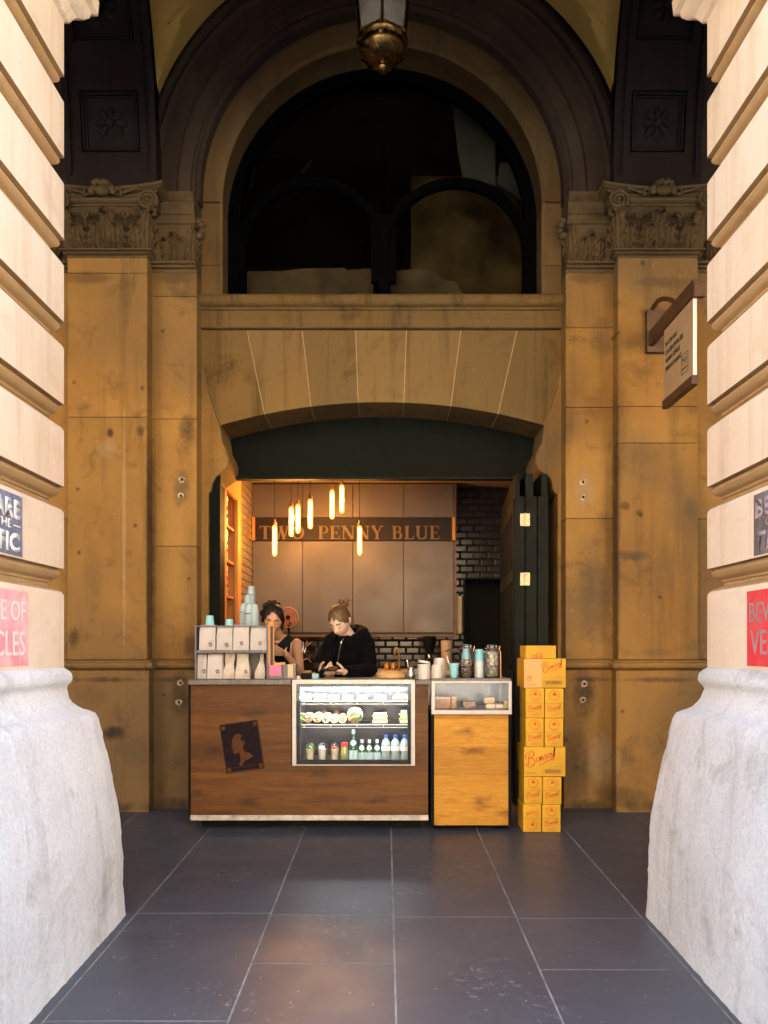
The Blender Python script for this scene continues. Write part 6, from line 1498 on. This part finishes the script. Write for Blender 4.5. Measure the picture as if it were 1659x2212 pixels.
mb.prism([(c+u, PZ(1404,d)+v) for u, v in ((-.035,-.012),(-.01,-.008),(.012,.006),(.034,.016),(.022,.0),(.004,-.016),(-.015,-.020))], yy, yy+.006); mb.build('bird_print', M['kdark'], pcp)
fc = thing('tap', 'curved brass tap over the bench sink', 'tap', (PX(862,8.6), 8.6, BZ)); d = 8.6; x = PX(862,d)
mb = MB(); mb.tube(smooth_path([(x,d,BZ),(x,d,PZ(1412,d)),(x-.012,d,PZ(1402,d)),(x-.03,d,PZ(1400,d)),(x-.045,d,PZ(1406,d)),(x-.048,d,PZ(1418,d))],5), .009, 8); mb.build('spout', M['brass'], fc, smooth=True)
mb = MB(); mb.cyl((x,d,BZ),(x,d,BZ+.03),.018,12); mb.build('base', M['brass'], fc)
M['amber'] = simple('amber_syrup', (.45,.20,.02), .15, coat=.8)
for xx, lb in ((836,'amber syrup jar, left one of the pair by the tap'), (850,'amber syrup jar, right one of the pair by the tap')):
    d = 8.5; c = PX(xx,d); t = thing('syrup_jar', lb, 'jar', (c,d,BZ), 'amber jars by the tap'); zz = PZ(1431,d)
    mb = MB(); mb.lathe([(.028,BZ),(.03,BZ+.01),(.03,zz-.012),(.026,zz-.008)], (c,d,0), 18); mb.build('body', M['amber'], t, auto=50)
    mb = MB(); mb.lathe([(.028,zz-.0075),(.028,zz)], (c,d,0), 18); mb.build('lid', M['brass'], t)
pd = thing('towel_dispenser', 'cream towel dispenser on the tiles beside the dark doorway', 'dispenser', (PX(992,9.1), 9.15, PZ(1369,9.1)))
d = 9.12; mb = MB(); mb.loft([[(PX(986,d),d+.17,z_),(PX(986,d),d,z_+.0),(PX(997,d),d-.02,z_+.0),(PX(1001,d),d+.04,z_+dz),(PX(1001,d),d+.17,z_+dz)] for z_, dz in ((PZ(1369,d),.03),(PZ(1287,d),-.02))]); mb.build('cover', M['cream'], pd, bev=.008)
# desk fan
fn = thing('desk_fan', 'small red desk fan with wire guard behind the dark haired woman', 'fan', (PX(625,8.7), 8.7, BZ))
d = 8.70; c = Vector((PX(623,d), d, PZ(1333.5,d))); r_ = .108
M['fanred'] = simple('red_fan_blade', (.34,.06,.03), .4); M['fanguard'] = simple('fan_guard', (.42,.2,.1), .4, .6)
mb = MB()
for k in range(4):
    a0_ = k*pi/2+.5; pts = [(c.x, c.z)]+[(c.x+r_*.86*(.55+.45*sin((i/6)*pi))*cos(a0_+i*.22), c.z+r_*.86*(.55+.45*sin((i/6)*pi))*sin(a0_+i*.22)) for i in range(7)]
    mb.prism(pts, d+.01, d+.016)
mb.build('blades', M['fanred'], fn)
mb = MB()
for rr in (r_, r_*.75, r_*.5, r_*.25): mb.tube([(c.x+rr*cos(2*pi*i/36), d-.02, c.z+rr*sin(2*pi*i/36)) for i in range(37)], .0028 if rr < r_ else .006, 5)
for k in range(18): a = k*pi/9; mb.cyl((c.x, d-.02, c.z), (c.x+r_*cos(a), d-.02, c.z+r_*sin(a)), .0014, 4)
mb.build('guard', M['fanguard'], fn)
mb = MB(); mb.disc((c.x, c.z), .025, d-.03, d+.05, 16); mb.cyl((c.x, d+.03, c.z), (c.x, d+.03, BZ), .012, 10); mb.cyl((c.x, d+.03, BZ), (c.x, d+.03, BZ+.015), .06, 20); mb.build('stand', M['black'], fn)
# tall dark coffee machine parts between the women
cm = thing('brewing_machine', 'black brewing machine with pipes between the two women', 'coffee machine', (PX(658,8.65), 8.65, BZ))
d = 8.62; mb = MB(); mb.box(PX(645,d), PX(672,d), d, d+.3, BZ, PZ(1424,d)); mb.build('body', M['black'], cm, bev=.01)
mb = MB(); mb.box(PX(648,d), PX(669,d), d+.02, d+.2, PZ(1404,d), PZ(1390,d)); mb.cyl((PX(674,d), d, PZ(1408,d)), (PX(674,d), d, PZ(1394,d)), .03, 14); mb.build('head', M['black'], cm, bev=.006)
mb = MB()
for k in range(6):
    x = PX(646+k*4.4, d); mb.tube(smooth_path([(x,d-.01,PZ(1424,d)),(x+.01,d-.03,PZ(1412,d)),(x+.03*sin(k),d-.02,PZ(1400,d)),(x+.02,d,PZ(1383+k%3*3,d))],5), .005, 6)
mb.tube(smooth_path([P(640,1420,d-.03),P(652,1426,d-.05),P(664,1423,d-.04),P(672,1430,d-.03)],5), .006, 6); mb.build('pipes', M['chrome'], cm)
mb = MB(); mb.ball(P(648,1386,d-.02), .016, 10, 8); mb.build('dial', M['brass'], cm, smooth=True)
d = 7.9
# ================================================================ people
def skinmat(name, c, c2, red):
    m, n, b = base_mat(name); co = coords(n)
    col = mixc(n, ramp(n, noise_t(n, co, 18, 4), .35, .65), c, c2)
    n.links.new(mixc(n, ramp(n, noise_t(n, co, 6, 2), .5, .7, 0, .35), col, red), b.inputs['Base Color'])
    b.inputs['Roughness'].default_value = .5; b.inputs['Subsurface Weight'].default_value = .08; b.inputs['Subsurface Radius'].default_value = (.02,.008,.004); b.inputs['Subsurface Scale'].default_value = .4
    bump(n, b, noise_t(n, co, 220, 3), .08, .001); return m
def hairmat(name, c1, c2, spec=.4):
    m, n, b = base_mat(name); co = coords(n, False, (1, 1, .25))
    n.links.new(mixc(n, ramp(n, noise_t(n, co, 90, 6, .7, .6), .35, .65), c1, c2), b.inputs['Base Color'])
    b.inputs['Roughness'].default_value = .45; b.inputs['Specular IOR Level'].default_value = spec
    bump(n, b, noise_t(n, coords(n, False, (1,1,.18)), 160, 5, .7, .4), .7, .003); return m
def clothmat(name, c, bs=300):
    m, n, b = base_mat(name); co = coords(n)
    n.links.new(mixc(n, ramp(n, noise_t(n, co, 9, 5), .3, .7), c, tuple(x*1.6 for x in c)), b.inputs['Base Color'])
    b.inputs['Roughness'].default_value = .9; b.inputs['Specular IOR Level'].default_value = .06; b.inputs['Sheen Weight'].default_value = .02
    p = bump(n, b, noise_t(n, co, bs, 3), .3, .001); bump(n, b, noise_t(n, coords(n, False, (1,1,.5)), 14, 4, .6, 1.0), .6, .012, p); return m
M['skin1'] = skinmat('fair_skin', (.68,.48,.34), (.62,.42,.29), (.62,.34,.24)); M['skin2'] = skinmat('tanned_skin', (.52,.285,.165), (.46,.24,.135), (.48,.21,.13))
M['blonde'] = hairmat('dark_blonde_hair', (.070,.036,.013), (.15,.078,.027)); M['dhair'] = hairmat('dark_brown_hair', (.012,.007,.005), (.022,.012,.009), .25)
M['hoodie'] = clothmat('black_hoodie_cloth', (.0025,.0022,.0025)); M['tank'] = clothmat('black_top_cloth', (.006,.005,.006)); M['denim'] = clothmat('dark_denim', (.012,.014,.022))
M['lips'] = simple('lips', (.42,.10,.08), .4); M['lips2'] = simple('muted_lips', (.28,.09,.06), .4); M['brow'] = simple('eyebrow_hair', (.045,.022,.012), .8); M['lash'] = simple('lashes', (.012,.008,.006), .6)
M['phone'] = simple('black_phone', (.006,.006,.008), .5, spec=.15); M['nail'] = simple('red_nail_polish', (.65,.02,.03), .2); M['screen'] = emis('lit_phone_screen', (.85,.9,1.0), .35)
def capsule(mb, a, b, ra, rb, n=14):
    a, b = Vector(a), Vector(b); t = (b-a); L = t.length; t.normalize(); pts = []; rs = []
    for k in range(5): th = -pi/2+pi/2*k/4; pts.append(a+t*ra*sin(th)); rs.append(max(1e-4, ra*cos(th)))
    for k in range(1, 4): pts.append(a+t*L*k/4); rs.append(ra+(rb-ra)*k/4)
    for k in range(5): th = pi/2*k/4; pts.append(b+t*rb*sin(th)); rs.append(max(1e-4, rb*cos(th)))
    mb.tube(pts, rs, n)
def chain(mb, pts, rs, n=14):
    for i in range(len(pts)-1): capsule(mb, pts[i], pts[i+1], rs[i], rs[i+1], n)
def torso(mb, secs, yaw=0.0, grow=0.0, n=28):
    rings = []
    for (cx_, cy_, cz_, rx, ry) in secs:
        rx += grow; ry += grow
        rings.append([(cx_+(rx*cos(a))*cos(yaw)-(ry*sin(a))*sin(yaw), cy_+(rx*cos(a))*sin(yaw)+(ry*sin(a))*cos(yaw), cz_) for a in [2*pi*i/n for i in range(n)]])
    mb.loft(rings)
def head_verts(sc_=1.0, nu=72, nv=60):
    rows = []
    for j in range(nv+1):
        th = pi*j/nv; row = []
        for i in range(nu):
            ph = 2*pi*i/nu; nx, ny, nz = sin(th)*cos(ph), sin(th)*sin(ph), cos(th)
            x, y, z = .073*nx, .093*ny, .115*nz
            t = max(0, -nz)
            x *= 1-.30*t**1.6
            if y > 0: y *= 1-.42*t**1.2; y += .012*max(0, nz)
            else: y *= 1+.05*t*(1-t)*4
            if nz < 0 and y < 0: y -= .006*t
            f = max(0, -ny)**1.2
            g = lambda x0, z0, sx, sz: exp(-((x-x0)/sx)**2-((z-z0)/sz)**2)
            dy = 0
            dy -= .026*g(0, -.030, .0105, .016)+.013*g(0, -.008, .008, .026)+.006*g(.011, -.034, .006, .007)+.006*g(-.011, -.034, .006, .007)
            dy += .011*(g(.031, .004, .017, .012)+g(-.031, .004, .017, .012))
            dy -= .007*(g(.031, .001, .012, .0085)+g(-.031, .001, .012, .0085))
            dy -= .005*(g(.030, .024, .02, .008)+g(-.030, .024, .02, .008))
            dy -= .007*g(0, -.062, .020, .007)+.004*g(0, -.070, .016, .006); dy += .005*g(0, -.0655, .024, .0022)
            dy += .005*g(0, -.080, .02, .007); dy -= .010*g(0, -.100, .020, .014)
            dy -= .005*(g(.042, -.030, .018, .02)+g(-.042, -.030, .018, .02))
            y += dy*f
            row.append(Vector((x, y, z))*sc_)
        rows.append(row)
    return rows
def make_person(label, headc, yaw, pitch, roll, hs, secs, tyaw, arms, legs, skin, neck, group=None):
    root = thing('person', label, 'person', (secs[0][0], secs[0][1], 0), group)
    Rm = Matrix.Rotation(yaw, 3, 'Z') @ Matrix.Rotation(pitch, 3, 'X') @ Matrix.Rotation(roll, 3, 'Y'); hc = Vector(headc)
    T = lambda v: hc+Rm@(Vector(v)*hs)
    mb = MB(); rows = head_verts(); mb.loft([[T(v) for v in r] for r in rows[1:-1]])
    for s_ in (-1, 1):                                     # ears
        mb.tube([T((s_*.070, .012, -.028)), T((s_*.077, .018, -.012)), T((s_*.082, .020, .008)), T((s_*.076, .014, .020)), T((s_*.070, .006, .008))], [.006,.009,.010,.008,.005], 8)
    capsule(mb, neck, T((0, .028, -.055)), .052, .048)
    capsule(mb, neck, T((0, .0, -.075)), .045, .034)
    torso(mb, secs, tyaw)
    for a in arms: chain(mb, a['pts'], a['r']); 
    for l in legs: chain(mb, l[0], l[1])
    marks = []
    for a in arms:
        w_ = Vector(a['pts'][-1]); d_ = Vector(a['dir']).normalized(); n_ = Vector(a['nor']); n_ = (n_-d_*n_.dot(d_)).normalized(); s_ = d_.cross(n_).normalized()*a['thumb']
        for off in (.028, .010, -.009, -.026): capsule(mb, w_-d_*.01+s_*off*.55, w_+d_*.078+s_*off, .015, .0125, 10)
        for k, (off, fl) in enumerate(((.031,.94),(.0105,1.06),(-.010,1.0),(-.030,.80))):
            p = w_+d_*.082+s_*off; th = a['curl'][k][0]
            for j, L in enumerate((.042, .027, .021)):
                th2 = sum(a['curl'][k][:j+1]); dd = d_*cos(th2)+n_*sin(th2)+s_*(off*1.2 if j == 0 else 0); q_ = p+dd.normalized()*L*fl
                capsule(mb, p, q_, .0092-.0009*j, .0085-.0010*j, 10); p = q_
            marks.append((p, dd.normalized(), n_))
        p = w_+d_*.018+s_*.026; tc = a.get('tcurl', .4); dd = (d_*.62+s_*.62+n_*tc).normalized()
        for j, L in enumerate((.040, .032, .024)):
            q_ = p+dd*L; capsule(mb, p, q_, .0125-.0016*j, .0112-.0016*j, 10); p = q_; dd = (dd+d_*.30-s_*.22+n_*.18).normalized()
        marks.append((p, dd, n_))
    body = remesh(mb, 'body', M[skin], root, .0034, 3)
    return root, body, T, marks
def remesh(mb, name, mat, parent, vox, sm=2, disp=None):
    o = mb.build('tmp', mat, None, keep=True)
    r = o.modifiers.new('r', 'REMESH'); r.mode = 'VOXEL'; r.voxel_size = vox; r.use_smooth_shade = True
    s_ = o.modifiers.new('s', 'SMOOTH'); s_.factor = .5; s_.iterations = sm
    dg = bpy.context.evaluated_depsgraph_get(); dg.update()
    me = bpy.data.meshes.new_from_object(o.evaluated_get(dg)); me.name = name
    bpy.data.objects.remove(o)
    off = wloc(parent)
    nrm = [v.normal.copy() for v in me.vertices]; cos_ = []
    for v, n_ in zip(me.vertices, nrm):
        c_ = v.co.copy()
        if disp: c_ += n_*disp(c_)
        c_ -= off; cos_ += [c_.x, c_.y, c_.z]
    me.vertices.foreach_set('co', cos_)
    me.materials.clear(); me.materials.append(mat); me.polygons.foreach_set('use_smooth', [True]*len(me.polygons))
    n = bpy.data.objects.new(name, me); COL.objects.link(n); n.parent = parent; return n
def face_bits(root, T, hs, browm, lipm, eyes='down'):
    rows = head_verts(); fr = [v for r in rows for v in r if v.y < -.03]
    def fy(x, z): return min(((v.x-x)**2+(v.z-z)**2, v.y) for v in fr)[1]
    S = lambda x, z, o=.001: T((x, fy(x, z)-o, z))
    for s_ in (-1, 1):
        mb = MB(); mb.tube([S(s_*x, z) for x, z in ((.014,.021),(.022,.0255),(.032,.027),(.042,.023),(.047,.018))], [.0018,.0032,.0034,.0024,.0010], 6); mb.build('eyebrow', M[browm], root, smooth=True)
        mb = MB(); mb.tube([S(s_*x, z) for x, z in ((.018,-.004),(.024,-.0075),(.031,-.009),(.038,-.007),(.044,-.002))], [.0012,.0026,.0032,.0028,.0012], 6); mb.build('eyelashes', M['lash'], root, smooth=True)
        mb = MB(); mb.tube([S(s_*x, z, .0002) for x, z in ((.019,.006),(.027,.0105),(.036,.0105),(.044,.005))], [.0005,.0009,.0009,.0005], 6); mb.build('eyelid_crease', M['brow'], root, smooth=True)
    for z_, w_, r_ in ((-.0615,.019,.0028),(-.0695,.016,.0034)):
        mb = MB(); mb.tube([S(x*w_, z_+(.0014 if abs(x) < .3 else 0)-.002*abs(x)**2, .0002) for x in (-1,-.6,-.2,.2,.6,1)], [r_*.35,r_*.85,r_,r_,r_*.85,r_*.35], 8); mb.build('lip', M[lipm], root, smooth=True)
def strands(mb, T, n, f, r=.0012):
    for k in range(n): mb.tube(smooth_path([T(p) for p in f(k)], 4), r, 4)

# ---- blonde woman in the black hoodie
secs1 = [(-.27,6.74,.88,.155,.11),(-.27,6.74,.98,.165,.115),(-.27,6.72,1.10,.135,.10),(-.275,6.69,1.20,.145,.105),(-.28,6.65,1.30,.16,.105),(-.285,6.62,1.37,.155,.095),(-.29,6.60,1.42,.115,.075),(-.295,6.585,1.46,.06,.055)]
armR = dict(pts=[(-.165,6.64,1.385),(-.125,6.52,1.155),(-.325,6.235,1.150)], r=[.052,.044,.028], dir=(-.80,-.52,.02), nor=(-.25,.25,.93), thumb=-1, curl=[(.55,.75,.5),(.6,.8,.5),(.55,.85,.5),(.5,.8,.5)], tcurl=.5)
armL = dict(pts=[(-.445,6.58,1.385),(-.545,6.46,1.165),(-.500,6.235,1.150)], r=[.052,.044,.028], dir=(.42,-.80,-.02), nor=(.55,.2,.80), thumb=1, curl=[(.5,.8,.6),(.7,.9,.6),(.8,.9,.6),(.8,.9,.6)], tcurl=.5)
legs1 = [([(-.36,6.76,.90),(-.36,6.76,.52),(-.36,6.80,.12),(-.36,6.70,.07)], [.088,.058,.040,.036]), ([(-.18,6.76,.90),(-.18,6.76,.52),(-.18,6.80,.12),(-.18,6.70,.07)], [.088,.058,.040,.036])]
H1 = (-.372,6.45,1.552)
p1, b1_, T1, mk1 = make_person('blonde woman in a black zipped hoodie looking down at the phone in her hands', H1, R(-22), R(34), R(-4), 1.05, secs1, R(8), [armR, armL], legs1, 'skin1', (-.30,6.585,1.43))
face_bits(p1, T1, 1.05, 'brow', 'lips')
mb = MB()
def hair_cap(mb, T, back=.020, up=.020, ax=.079, ay=.096, az=.103, n=40, m=30):
    rows = []
    for j in range(1, m):
        th = pi*j/m; row = []
        for i in range(n):
            ph = 2*pi*i/n; v = Vector((ax*sin(th)*cos(ph), ay*sin(th)*sin(ph)+back, az*cos(th)+up))
            v *= 1+.018*noise.noise(v*26)+.012*sin(ph*16+4*cos(th))
            row.append(T(v))
        rows.append(row)
    mb.loft(rows)
hair_cap(mb, T1, .015, .026, .082, .100, .099)
for s_ in (-1, 1): capsule(mb, T1((s_*.070,-.012,.030)), T1((s_*.074,.012,-.008)), .016, .008)
bunc = T1((.042, .072, .112))
for k in range(26):
    a, e_ = random.uniform(0, 6.28), random.uniform(-1, 1); mb.ball(bunc+Vector((.026*cos(a), .024*sin(a), .020*e_)), random.uniform(.010, .019), 8, 6)
o = remesh(mb, 'hair', M['blonde'], p1, .0035, 2, lambda c: .0022*noise.noise(Vector((c.x*120, c.y*120, c.z*26))))
mb = MB()
for k in range(22):
    a = random.uniform(0, 6.28); b_ = bunc+Vector((.03*cos(a), .02*sin(a), .01)); mb.tube(smooth_path([b_, b_+Vector((.02*cos(a)+.006, 0, .012*sin(a*2)+.016)), b_+Vector((.034*cos(a)+.01, 0, .012*cos(a*3)))], 4), .0011, 4)
for k in range(8):
    x = .055+.004*k; mb.tube(smooth_path([T1((x+.01,.02,.05-.004*k)), T1((x+.022,.035,.0)), T1((x+.012,.045,-.05-.006*k)), T1((x+.016,.04,-.09))], 4), .0009, 4)
mb.build('loose_hair', M['blonde'], p1)
# hoodie
mb = MB(); fold = lambda c: .0085*noise.noise(Vector((c.x*13, c.y*13, c.z*20)))+.005*noise.noise(Vector((c.x*34+7, c.y*30, c.z*48)))
hs_ = [(-.27,6.74,.86,.16,.115)]+[s_ for s_ in secs1[1:-1]]+[(-.292,6.59,1.435,.085,.07)]
torso(mb, hs_, R(8), .026)
chain(mb, armR['pts'][:2]+[(-.308,6.262,1.152)], [.072,.060,.043]); chain(mb, armL['pts'][:2]+[(-.503,6.26,1.152)], [.072,.060,.043])
hood = smooth_path([(-.395,6.50,1.415),(-.425,6.58,1.44),(-.36,6.67,1.475),(-.26,6.69,1.49),(-.19,6.64,1.475),(-.205,6.56,1.445),(-.27,6.50,1.40),(-.315,6.48,1.36)], 5)
mb.tube(hood, [.030+.016*sin(pi*i/(len(hood)-1)) for i in range(len(hood))], 12)
mb.tube(smooth_path([(-.20,6.66,1.46),(-.155,6.70,1.42),(-.20,6.74,1.36)], 5), .045, 12)
hd = remesh(mb, 'hoodie', M['hoodie'], p1, .0045, 3, fold)
# zip: follows the front of the hoodie
dgz = bpy.context.evaluated_depsgraph_get(); dgz.update()
def front_y(x, z, o_, start=6.0):
    off = wloc(p1); ok, loc, nr, ix = o_.ray_cast(Vector((x, start, z))-off, Vector((0, 1, 0)))
    return (loc.y+off.y) if ok else None
zp = []
for zx, zy in ((1150,515),(1125,560),(1098,600),(1085,660),(1072,720),(1062,790),(1050,850),(1044,885)):
    x, _, z = q2(zx, zy, 6.50); y = front_y(x, z, hd)
    if y: zp.append(Vector((q2(zx, zy, y)[0], y-.003, q2(zx, zy, y)[2])))
M['zip'] = simple('metal_zip', (.42,.38,.32), .35, .8)
if len(zp) > 2:
    mb = MB(); mb.tube(smooth_path(zp, 4), .0036, 6); z_ = mb.build('zip', M['zip'], hd); mb = MB(); mb.box(zp[2].x-.004, zp[2].x+.004, zp[2].y-.008, zp[2].y-.003, zp[2].z-.014, zp[2].z+.006); mb.build('zip_puller', M['zip'], z_)
mb = MB()
for l in legs1: chain(mb, [l[0][0], l[0][1], (l[0][2][0], l[0][2][1], .14)], [.10,.07,.055])
torso(mb, [(-.27,6.74,.84,.17,.12),(-.27,6.74,.94,.172,.122)], 0); remesh(mb, 'trousers', M['denim'], p1, .008, 3)
for l in legs1:
    x = l[0][0][0]; mb = MB(); mb.ball((x, 6.76, .085), .055, 14, 8, (.9, 1.9, .8)); mb.build('shoe', M['black'], p1, smooth=True)
mb = MB()
for k in (0, 1, 2, 3, 4):
    p, dd, n_ = mk1[k]; mb.ball(p-n_*.004+dd*.004, .0058, 8, 6, (1,1,.7))
mb.build('nails', M['nail'], p1, smooth=True)
def slab(name, c, u, v, w_, su, sv, sw, mat, label=None, cat=None, scr=None):
    u, v = Vector(u).normalized(), Vector(v); v = (v-u*v.dot(u)).normalized(); w2 = u.cross(v); c = Vector(c)
    def bx(cc, a, b, d_):
        V = [cc+u*(sa*a)+v*(sb*b)+w2*(sc2*d_) for sc2 in (-1, 1) for sb in (-1, 1) for sa in (-1, 1)]
        return V, [(0,1,3,2),(4,6,7,5),(0,4,5,1),(2,3,7,6),(0,2,6,4),(1,5,7,3)]
    t = thing(name, label, cat, tuple(c))
    mb = MB(); mb.add(*bx(c, su/2, sv/2, sw/2)); mb.build('body', M[mat], t, bev=.002)
    mb = MB(); mb.add(*bx(c+w2*(sw/2+.0006)*(1 if w2.z > 0 else -1), su/2-.004, sv/2-.004, .0004)); mb.build('screen', M[scr or 'phone'], t)
    return t
slab('mobile_phone', P(712,1444.5,6.115), (1,-.15,.05), (.1,.8,.35), None, .135, .068, .009, 'phone', 'black phone held low in both hands by the blonde woman', 'phone')
slab('mobile_phone', (-.495,6.11,1.145), (.3,-.8,.5), (.9,.3,.1), None, .10, .04, .012, 'phone', 'small dark phone case tucked in the blonde woman left hand', 'phone')

# ---- dark haired woman
secs2 = [(-.93,6.95,.88,.15,.11),(-.93,6.95,.98,.16,.115),(-.93,6.93,1.10,.125,.095),(-.925,6.91,1.20,.135,.10),(-.915,6.89,1.30,.148,.10),(-.91,6.88,1.37,.145,.085),(-.905,6.87,1.415,.105,.06),(-.905,6.86,1.45,.055,.05)]
a2R = dict(pts=[(-.765,6.86,1.372),(-.715,6.66,1.135),(-.800,6.42,1.285)], r=[.046,.038,.025], dir=(-.38,-.12,.78), nor=(-.55,-.1,-.35), thumb=1, curl=[(.35,.7,.6),(.5,.9,.7),(.6,.95,.7),(.6,.9,.7)], tcurl=.3)
a2L = dict(pts=[(-1.045,6.90,1.372),(-1.10,6.86,1.12),(-1.02,6.80,.93)], r=[.046,.038,.025], dir=(.2,-.2,-.9), nor=(1,0,0), thumb=1, curl=[(.2,.3,.2)]*4)
legs2 = [([(-1.02,6.97,.90),(-1.02,6.97,.52),(-1.02,7.0,.12),(-1.02,6.90,.07)], [.085,.056,.038,.035]), ([(-.84,6.97,.90),(-.84,6.97,.52),(-.84,7.0,.12),(-.84,6.90,.07)], [.085,.056,.038,.035])]
p2_, b2_, T2, mk2 = make_person('dark haired woman in a black sleeveless top reading a raised phone', (-.945,6.70,1.575), R(6), R(20), R(3), 1.06, secs2, 0, [a2R, a2L], legs2, 'skin2', (-.912,6.85,1.42))
face_bits(p2_, T2, 1.06, 'lash', 'lips2')
mb = MB(); hair_cap(mb, T2, .019, .025, .086, .102, .103)
for s_ in (-1, 1): capsule(mb, T2((s_*.072,-.006,.03)), T2((s_*.082,.02,-.02)), .018, .012)
for c_, r_ in (((-.035,.06,.115),.030),((.005,.05,.122),.026),((-.06,.05,.085),.03),((.03,.07,.10),.028),((-.075,.04,.04),.03)):
    v = T2(c_)
    for k in range(5): mb.ball(v+Vector((random.uniform(-.014,.014), random.uniform(-.012,.012), random.uniform(-.012,.012))), r_*random.uniform(.6, 1), 9, 7)
mb.tube(smooth_path([T2((.058,.04,.02)), T2((.070,.05,-.03)), T2((.070,.05,-.08)), T2((.062,.05,-.12))], 5), [.020]*6+[.020]*6+[.012]*4, 10)
remesh(mb, 'hair', M['dhair'], p2_, .0038, 2, lambda c: .0026*noise.noise(Vector((c.x*110, c.y*110, c.z*28))))
mb = MB(); v = T2((.083,-.0,-.052)); mb.tube([v+Vector((.002, .012*cos(2*pi*i/20)*.6+.010*cos(2*pi*i/20), .021*sin(2*pi*i/20))) for i in range(21)], .0016, 6); mb.build('hoop_earring', M['brass'], p2_, smooth=True)
mb = MB(); torso(mb, [(s_[0], s_[1], s_[2], s_[3], s_[4]) for s_ in secs2[:4]]+[(-.92,6.895,1.27,.142,.098)], 0, .007)
mb.tube(smooth_path([(-.835,6.79,1.26),(-.825,6.795,1.34),(-.822,6.85,1.415),(-.83,6.92,1.38),(-.84,6.98,1.28)], 5), .014, 8)
mb.tube(smooth_path([(-.995,6.79,1.26),(-.995,6.795,1.34),(-.99,6.85,1.415),(-.985,6.93,1.38),(-.98,6.98,1.28)], 5), .014, 8)
remesh(mb, 'sleeveless_top', M['tank'], p2_, .0045, 2, lambda c: .002*noise.noise(c*22))
mb = MB()
for l in legs2: chain(mb, [l[0][0], l[0][1], (l[0][2][0], l[0][2][1], .14)], [.096,.066,.052])
torso(mb, [(-.93,6.95,.84,.165,.12),(-.93,6.95,.94,.168,.122)], 0); remesh(mb, 'trousers', M['denim'], p2_, .008, 3)
for l in legs2:
    x = l[0][0][0]; mb = MB(); mb.ball((x, 6.96, .085), .055, 14, 8, (.9, 1.9, .8)); mb.build('shoe', M['black'], p2_, smooth=True)
slab('mobile_phone', P(617.5,1387,6.345), (.62,-.1,.62), (-.62,-.25,.55), None, .135, .066, .009, 'phone', 'black phone raised in one hand by the dark haired woman', 'phone')
